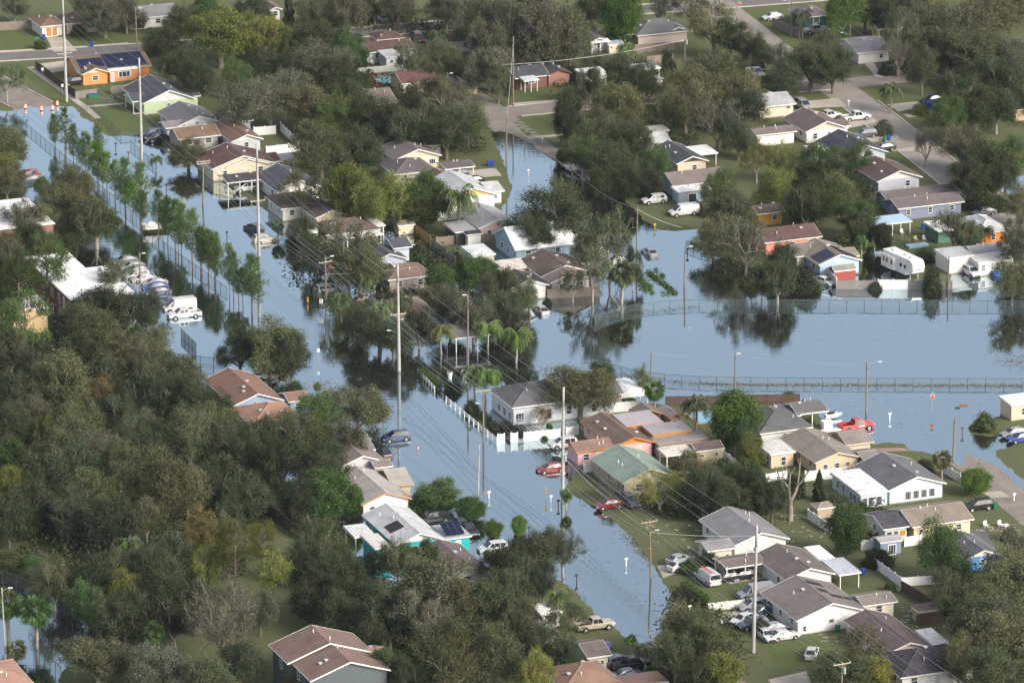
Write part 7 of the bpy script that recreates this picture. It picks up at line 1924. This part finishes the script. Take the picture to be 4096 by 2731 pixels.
# ------------------------------------------------------------------ extra landmarks inside the wood, then trees
for x, y, s in ((180,2150,'green-scummed pond'), (90,2420,'court fence and leaning palms'), (640,1950,'big pale brown oak in the wood'), (420,1600,'golden crown in the wood'), (120,1850,'left wood edge'), (950,2380,'grey bare-twigged oak'),
                (1000,1750,'gnarled pale-limbed oak'), (620,1250,'apartment lamp pole'), (2900,1130,'drooping reflections'), (3990,480,'red foliage at the right edge'), (830,200,'gnarled yellow-green oak')):
    LM.append((x, y, s))
TREES = """00 oak r 960 130 330;00 oak r 1160 100 300;00 oak r 800 40 260;00 oak n 1640 150 230;00 green g 1880 110 300;00 oak k 1500 420 290;00 oak k 1640 580 330;00 oak y 2020 320 560 13;00 oak y 2290 260 340;00 oak k 1800 720 300;00 sparse r 2190 960 480;00 oak g 2200 700 230;00 sparse g 60 720 240;00 green n 60 1290 360 9;00 green y 40 1530 250;00 oak n 1730 1400 300 6;00 bush g 725 285 130;00 bush g 368 415 110;00 palm g 1430 1455 120 3.5;00 oak r 130 40 200;00 oak k 2280 120 250
10 oak r 2 60 220;10 cone k 300 120 150 11;10 oak r 480 150 330;10 oak r 660 100 320;10 oak r 850 120 360;10 oak k 560 370 330;10 green g 850 450 330 10;10 oak y 100 340 400;10 oak g 300 400 260;10 oak r 480 600 470;10 sparse r 250 800 450;10 oak k 40 620 300;10 sparse r 760 590 260;10 oak k 700 720 430;10 sparse r 130 900 420;10 oak n 450 950 440;10 oak o 830 900 400;10 oak g 700 1060 400;10 oak k 1000 1060 420;10 oak o 1270 1090 330;10 oak n 1600 900 420;10 sparse n 1800 950 420;10 oak o 1950 1090 450;10 oak k 1750 1200 430;10 oak k 1400 1200 380;10 oak o 600 1350 480;10 oak k 880 1350 420;10 palm g 1000 1420 200 6;10 oak r 1750 80 350;10 oak r 2000 120 400 15;10 oak r 2250 200 400 16;10 oak r 2130 430 350 14;10 palm g 1680 345 180 6;10 sparse o 1460 540 330;10 oak o 1720 560 340;10 oak r 2150 620 380;10 bush k 2170 805 90;10 oak r 1300 30 280;10 bush r 1610 310 110;10 oak r 1090 30 250;10 bush k 960 590 130;10 bush k 985 735 130;10 oak o 2230 760 220;10 sparse r 1600 1080 300
20 oak r 200 120 440 16;20 oak r 80 300 430 16;20 oak r 350 330 460 16;20 oak o 530 330 400 14;20 oak k 690 100 270;20 green b 1010 120 390 13;20 sparse r 1350 30 300;20 sparse r 1650 60 300;20 sparse n 1870 220 500 12;20 oak k 2010 340 310;20 palm g 1050 460 180 5;20 oak k 1440 560 120;20 oak r 740 580 330 5;20 oak k 720 770 250;20 oak k 1000 690 330;20 oak k 1200 740 270;20 oak n 1900 620 480;20 oak n 1650 760 520;20 oak n 2050 870 470;20 oak n 1600 980 460;20 sparse r 1880 1110 460;20 oak k 2150 1020 330;20 green k 520 1060 280 12;20 oak n 960 980 440;20 oak o 780 1260 440;20 oak g 650 1420 320;20 bush g 480 1420 140;20 oak o 1100 1320 380;20 oak g 1350 1470 280;20 oak k 900 1490 400;20 oak k 2080 1250 300;20 sparse y 2250 1450 260;20 oak r 2230 390 250;20 oak k 2300 470 180
30 palm k 320 170 230 6;30 oak b 680 90 290 12;30 oak k 900 80 310;30 oak k 1060 150 260;30 oak r 1250 30 280;30 oak n 1450 180 400;30 oak n 1750 250 480;30 oak n 2050 150 480;30 oak n 2250 50 300;30 oak o 1650 450 430;30 oak n 1900 500 470;30 oak r 2200 500 430;30 oak k 2150 700 380;30 sparse o 1240 280 320 13;30 bare r 1200 480 260 9;30 bush k 1100 630 150;30 oak o 400 600 400;30 oak k 600 640 320;30 oak k 130 690 320;30 oak o 550 440 250;30 sparse r 100 520 240;30 palm g 1130 850 190 6;30 oak o 1420 640 200 10;30 oak k 1750 850 330;30 oak k 1900 1000 380;30 oak g 1650 1080 310;30 oak k 2100 1000 330;30 bush y 1400 1010 140;30 bush r 1050 1172 180;30 bare r 1450 1300 230 9;30 oak r 1800 1350 380;30 oak k 1950 1500 380;30 oak g 2200 1450 380;30 oak g 500 1490 320;30 oak g 780 1450 250;30 sparse y 110 1460 240;30 oak k 2300 900 230;30 bush g 640 330 140
01 oak n 60 60 280;01 bush g 380 90 140;01 oak n 700 120 330;01 oak n 540 90 180;01 oak n 450 230 320;01 oak n 700 330 460;01 oak o 890 450 480 10;01 sparse r 150 430 400;01 oak n 400 430 360;01 oak k 340 620 380;01 green k 650 660 160;01 oak r 80 780 360;01 bigpine g 420 860 420 14;01 bigpine g 170 1020 380 13;01 bigpine g 220 1400 500 14;01 sparse o 1030 1000 340 11;01 oak k 900 1250 400;01 oak k 1200 1230 380;01 oak k 1330 1200 230;01 oak o 830 1460 430;01 palm g 1230 1480 200 5;01 sparse g 1440 1480 230;01 oak k 640 1420 300;01 oak k 60 1200 300;01 oak o 60 660 300 9;01 oak n 230 560 300 8;01 oak k 20 900 260
11 sparse n 430 170 360;11 sabal g 200 480 220 4;11 green y 850 190 470 12;11 oak y 1160 260 450 12;11 green g 1560 240 430 11;11 oak o 1330 270 400;11 palm g 1868 280 230 9;11 sparse n 850 620 430 16;11 oak k 1000 1400 330 9;11 oak k 1260 1500 330 8;11 palm g 1130 1290 210 8;11 oak o 560 700 260 9;11 oak o 960 850 430;11 palm g 1000 1000 230 5;11 palm g 780 1180 200 6;11 oak y 900 1350 290 7;11 palm o 1150 1450 220 5;11 green g 1950 900 290;11 green g 1700 980 290;11 green g 2120 900 230;11 oak n 2250 1050 330;11 oak r 1780 1230 330;11 oak r 2000 1320 380;11 oak k 1500 1400 290;11 oak n 1350 1230 180;11 palm y 1700 1460 240 6;11 palm b 2130 1440 220 6.5;11 palm b 2390 1520 210 6.5;11 bush k 560 650 200;11 oak o 420 520 220 6;11 bush k 1010 700 170;11 bush k 1420 900 200;11 oak n 1600 1130 240 5;11 bush g 330 625 130;11 bush g 700 665 140;11 oak k 2200 1250 350
21 oak k 290 320 600 14;21 oak k 200 560 330 9;21 sparse y 460 170 200;21 sparse o 900 580 400 15;21 oak o 690 660 260;21 sabal o 1010 910 240 8;21 sparse o 740 830 330 13;21 sparse k 560 1000 200 7;21 oak k 1110 850 160 9;21 oak o 80 1150 280;21 oak k 40 1400 260;21 green k 850 80 280 7;21 green k 1050 90 290 7;21 green k 1250 100 280 6;21 oak o 2000 400 440;21 oak n 1850 560 360;21 oak g 1900 170 270;21 sparse r 2150 620 440 13;21 bush k 1920 880 220;21 bush n 2190 980 180;21 bush k 325 1185 90;21 sparse k 2300 950 230
31 oak y 90 150 330;31 oak g 450 200 430;31 oak k 350 330 330;31 oak o 650 200 370;31 oak g 780 400 380;31 green k 850 520 270;31 bush o 730 630 220;31 sabal g 860 650 150 4;31 green k 1060 580 180;31 oak k 700 50 370;31 oak k 1850 60 400;31 oak k 2100 50 330;31 bush k 1960 270 260;31 bush g 2130 300 180;31 oak n 2300 300 260;31 sparse o 1700 520 300 9;31 oak o 1850 610 220;31 bush k 1515 975 165 5.5;31 bush o 985 1045 120;31 oak k 150 800 280;31 bush k 330 1010 260;31 oak k 90 980 320;31 bush b 410 1030 150;31 oak r 2280 700 330;31 oak n 2240 990 330;31 bush k 1430 780 170;31 palm k 1995 560 90 4;31 sparse r 2300 520 250
02 oak n 100 80 380;02 oak k 350 80 340;02 oak k 700 100 320;02 oak n 1160 160 440;02 oak n 1400 70 280;02 oak o 1650 290 430;02 oak n 550 380 540 13;02 oak k 150 470 400;02 oak k 930 330 300;02 oak u 960 500 290 8;02 oak y 1130 530 180 7;02 oak k 1400 480 440;02 oak k 1700 470 400;02 oak k 1980 590 320 8;02 oak r 300 650 390;02 oak o 750 760 400;02 oak y 420 830 190 7;02 oak o 600 950 440;02 oak k 120 780 350;02 oak o 1250 850 410;02 oak r 900 950 340;02 oak k 1100 670 340;02 green g 80 1080 340 9;02 green y 130 1300 330;02 oak k 400 1200 440;02 oak k 750 1150 430;02 oak o 1100 1110 390;02 oak o 1750 860 480 12;02 oak n 2050 800 440 11;02 oak k 2200 1000 400;02 oak n 1500 1310 540 13;02 oak n 1720 1360 430;02 oak n 1300 1450 340;02 oak o 900 1400 440;02 oak k 600 1450 430;02 oak k 250 1500 400;02 oak k 1980 1260 400;02 oak k 2200 1400 400;02 oak k 1390 1070 340;02 oak k 900 690 260;02 oak k 300 250 300
12 oak o 110 0 520 12;12 oak k 330 120 330;12 oak k -150 40 330;12 oak n 950 590 500 9;12 oak g 560 640 380;12 oak o 400 860 480;12 oak o 720 870 430;12 oak k 250 1100 440;12 oak k 650 1150 430;12 green g 650 1370 410 9;12 green k 400 1420 390;12 green g 890 1430 200;12 palm b 2010 270 190 6;12 palm b 2110 300 220 6;12 bush k 1985 570 140;12 bush k 1800 400 160;12 bush y 560 385 75;12 bush k 350 400 150;12 green g 1690 1380 380 6;12 green g 1960 1490 280 4.5;12 bush g 1500 1460 260;12 bush b 1195 1185 150;12 bush k 2190 745 120;12 bush k 2300 745 120;12 oak k 60 900 380
22 oak n 620 430 560 9.5;22 oak k 790 270 230;22 bare u 280 650 200 5;22 bush b 340 757 65;22 sabal g 1310 450 280 5.5;22 sparse y 1190 340 140;22 palm k 1690 600 230 6;22 green b 2040 680 480 11;22 green m 2150 880 260;22 green y 2190 1010 250;22 oak n 1650 1180 400 7;22 bush k 1950 1160 230;22 sparse y 1350 1360 460 7;22 oak k 1760 1360 360;22 green k 2200 1290 270;22 bare r 900 1330 220 4;22 oak k 2000 1410 360;22 sabal g 500 1390 160 3.5;22 bush b 300 872 65;22 bush k 60 780 120;22 green g 2280 1450 250;22 oak g 2050 1230 250
32 bush g 200 505 125;32 bush b 335 538 40;32 bush b 390 728 85;32 sabal n 1600 1080 230 5;32 bush k 1445 1135 140;32 green b 1900 1270 290 5;32 dead r 210 1330 430 10.5;32 cone k 470 1330 160 5;32 bush k 210 1330 250;32 oak k 40 1450 300;32 bush o 640 1460 190;32 bush g 850 1545 160;32 bush o 2000 740 200;32 bush k 1480 1200 110
03 oak k 80 90 320;03 oak k 620 30 330;03 oak k 1020 80 420;03 oak n 1350 60 300;03 green o 80 470 300 5;03 green g 330 530 280 4.5;03 green k 620 600 280 5;03 palm g 1180 310 190 5;03 palm g 1300 410 190 4;03 oak k 1500 450 480;03 oak u 1850 180 330;03 oak n 2080 190 240;03 bigpine y 2160 350 430 11;03 oak y 1880 500 290;03 oak k 800 620 370;03 oak n 500 640 330;03 oak y 1180 720 340;03 oak k 1150 950 430;03 oak k 1500 700 430;03 oak k 1600 980 430;03 bare r 2110 1000 800 14;03 sabal g 70 810 250 8;03 sabal g 330 880 240 8;03 sabal o 150 1230 210 5;03 sabal o 640 1260 200 4;03 sabal g 930 1000 250 5.5;03 sabal g 1390 1120 270 6.5;03 oak n 900 1370 560 8;03 oak r 1500 1420 560 9;03 oak k 2200 1370 380;03 oak o 1950 1510 430;03 oak k 1830 840 300;03 oak g 780 820 330;03 oak o 1050 560 330;03 oak k 1250 560 330
13 bigpine y 60 280 290 9;13 bigpine y 150 560 330 9;13 oak o 560 240 380;13 oak o 730 440 370;13 oak k 650 720 520;13 oak k 880 640 300;13 sparse o 1310 420 300;13 green g 1590 430 180;13 oak n 1650 670 640 12;13 oak n 1920 800 470;13 oak k 1080 820 380;13 oak k 1230 980 480;13 oak k 2250 450 380;13 oak o 2200 800 470;13 sparse r 1500 950 470;13 oak k 1080 1130 330;13 oak o 1700 1260 520;13 oak n 1950 1310 430;13 oak g 1200 1400 290;13 oak k 1380 1480 300;13 oak o 2200 1300 470;13 sparse o 1800 1460 390;13 oak u 380 1580 200 4;13 green b 2180 125 170 3.6;13 oak k 720 920 370;13 oak k 450 470 260;13 bush b 1765 95 115;13 green g 1400 420 240 6;13 oak k 1120 440 260 6;13 oak k 1560 330 130 5;13 oak r 40 880 300
23 green b 60 85 140 4;23 oak o 190 420 360;23 sparse o 470 330 300 8;23 oak k 90 570 330;23 oak k 290 650 220;23 palm g 420 800 180 5;23 sparse o 480 1000 380;23 oak k 200 1200 360;23 oak y 240 1460 330;23 oak k 450 1270 250;23 oak n 80 1000 280;23 bush g 1640 500 170;23 bush k 1800 430 170;23 palm k 1220 1290 210 4;23 sabal b 1090 1180 90 3;23 oak n 1560 1060 370;23 oak o 1720 1160 430;23 oak n 1880 1300 420;23 oak o 1500 1320 370;23 green y 1950 1470 370;23 oak k 1660 1510 290;23 oak k 2290 1040 130 3;23 oak o 300 330 300;23 oak k 60 780 250
33 green g 420 85 210 9;33 bush k 610 245 110;33 oak g 920 180 250 12;33 sparse o 940 400 190;33 oak n 1250 350 330;33 sparse r 1300 240 290;33 oak o 1150 610 330;33 oak n 1270 700 340;33 oak o 1200 830 300;33 sparse n 500 700 210;33 oak o 400 830 280 6;33 green y 560 840 200 5;33 bush g 640 395 60;33 bush g 1265 120 80;33 bush k 560 240 120;33 oak o 1060 480 260;33 oak n 1000 760 200"""
for row in TREES.split('\n'):
    t = row[:2]
    for e in row[3:].split(';'):
        e = e.strip()
        if e[:2].isdigit() and e[2] == ' ': e = e[3:]
        a = e.split()
        plant(t, a[0], a[1], float(a[2]), float(a[3]), float(a[4]), float(a[5]) if len(a) > 5 else None)
# the two rows of young pines, planted along the chain-link fence
rp = random.Random(8)
for (a, b, n) in (((215,600),(590,925),16), ((625,955),(905,1178),13), ((930,1190),(1035,1265),6)):
    for i in range(n):
        f = (i + rp.uniform(-.42, .42)) / (n - 1)
        plant(None, 'pine', rp.choice('pqpb'), 0, 0, 3.4, rp.uniform(5.8, 10.6), base=(a[0] + (b[0] - a[0]) * f + rp.uniform(-12, 14), a[1] + (b[1] - a[1]) * f + rp.uniform(-5, 5)))
for (x, y, H) in ((395,700,9.5),(560,870,10),(860,1120,8.5)): plant(None, 'pine', 'q', 0, 0, 3.4, H, base=(x, y))
label_plants()

# undergrowth of the wood and the shaded yards, too tangled to count
def undergrowth():
    rs = np.random.RandomState(21); C_ = []
    areas = [([(-80,1450),(500,1430),(860,1620),(1100,1950),(1050,2120),(960,2330),(700,2500),(450,2600),(330,2380),(60,2300),(-80,2290)], 1500, 2.6), ([(1060,2300),(1600,2330),(1980,2400),(2050,2731),(1150,2731),(1500,2500)], 500, 2.2),
      ([(2830,1000),(3250,1080),(3300,1130),(3000,1120)], 60, 1.5), ([(3100,650),(3480,700),(3500,850),(3300,900),(3080,850)], 260, 2.0), ([(900,250),(1300,330),(1700,600),(1950,620),(1900,480),(1500,300)], 420, 2.0),
      ([(2050,30),(2400,30),(2500,200),(2900,420),(2800,600),(2400,520),(2200,350)], 400, 1.8), ([(3550,120),(4096,200),(4096,520),(3800,420),(3600,300)], 400, 2.2), ([(2500,1950),(3000,1980),(3050,2120),(2650,2080)], 160, 1.6),
      ([(1180,900),(1700,920),(1950,1120),(1750,1270),(1350,1280),(1150,1080)], 260, 1.8), ([(3450,2000),(3650,2080),(3600,2180),(3400,2150)], 60, 1.4), ([(1180,10),(2000,60),(1980,130),(1600,150),(1200,90)], 260, 1.8), ([(2700,2350),(2950,2500),(2950,2731),(2600,2731)], 200, 1.6), ([(3750,2200),(4096,2300),(4096,2731),(3900,2731)], 260, 2)]
    for poly, n, hh in areas:
        w = w2(poly); X = [p[0] for p in w]; Y = [p[1] for p in w]; k = 0
        while k < n:
            x, y = rs.uniform(min(X), max(X)), rs.uniform(min(Y), max(Y))
            if not in_poly(np.array([x]), np.array([y]), w)[0]: continue
            k += 1; h = hh * rs.uniform(.3, 1); r = rs.uniform(.5, 1.3)
            C_.append(np.stack([x + rs.normal(size=34) * r, y + rs.normal(size=34) * r, np.abs(rs.normal(size=34)) * h * .55], 1))
    C_ = np.concatenate(C_); o_ = link('undergrowth', quads_mesh('undergrowth', leaf_quads(rs, C_, .5, .2), [LEAF]))
    o_.color = (.06, .075, .035, 1); o_['kind'] = 'stuff'; o_['label'] = 'tangled undergrowth beneath the trees'; o_['category'] = 'undergrowth'
undergrowth()
# thin humid air over the whole place
def haze():
    mb = MB(); m = bpy.data.materials.new('haze'); m.use_nodes = True; t = m.node_tree; t.nodes.clear()
    out = t.nodes.new('ShaderNodeOutputMaterial'); v = t.nodes.new('ShaderNodeVolumePrincipled'); v.inputs['Density'].default_value = HAZE; v.inputs['Color'].default_value = (.8, .88, 1, 1)
    t.links.new(v.outputs[0], out.inputs['Volume'])
    mb.box((-700, -CAMD - 60, -1.6), (700, 700, CAMH + 12), m); o_ = mb.obj('haze'); o_['kind'] = 'stuff'; o_['label'] = 'thin pale haze'
HAZE = .000018
haze()

def banded():
    o_ = small('marker_post', 'red and white banded post standing in the open water', 'marker post', '12', 1490, 1000)
    o_.location.z = 0
    for k, c_ in enumerate(((.6, .03, .03), (.8, .8, .8), (.6, .03, .03))):
        mb = MB(); mb.tube((0, 0, k * .35 - .1), (0, 0, k * .35 + .248), .06, .06, M('plain', c_), 8); mb.obj('band', o_)
banded()
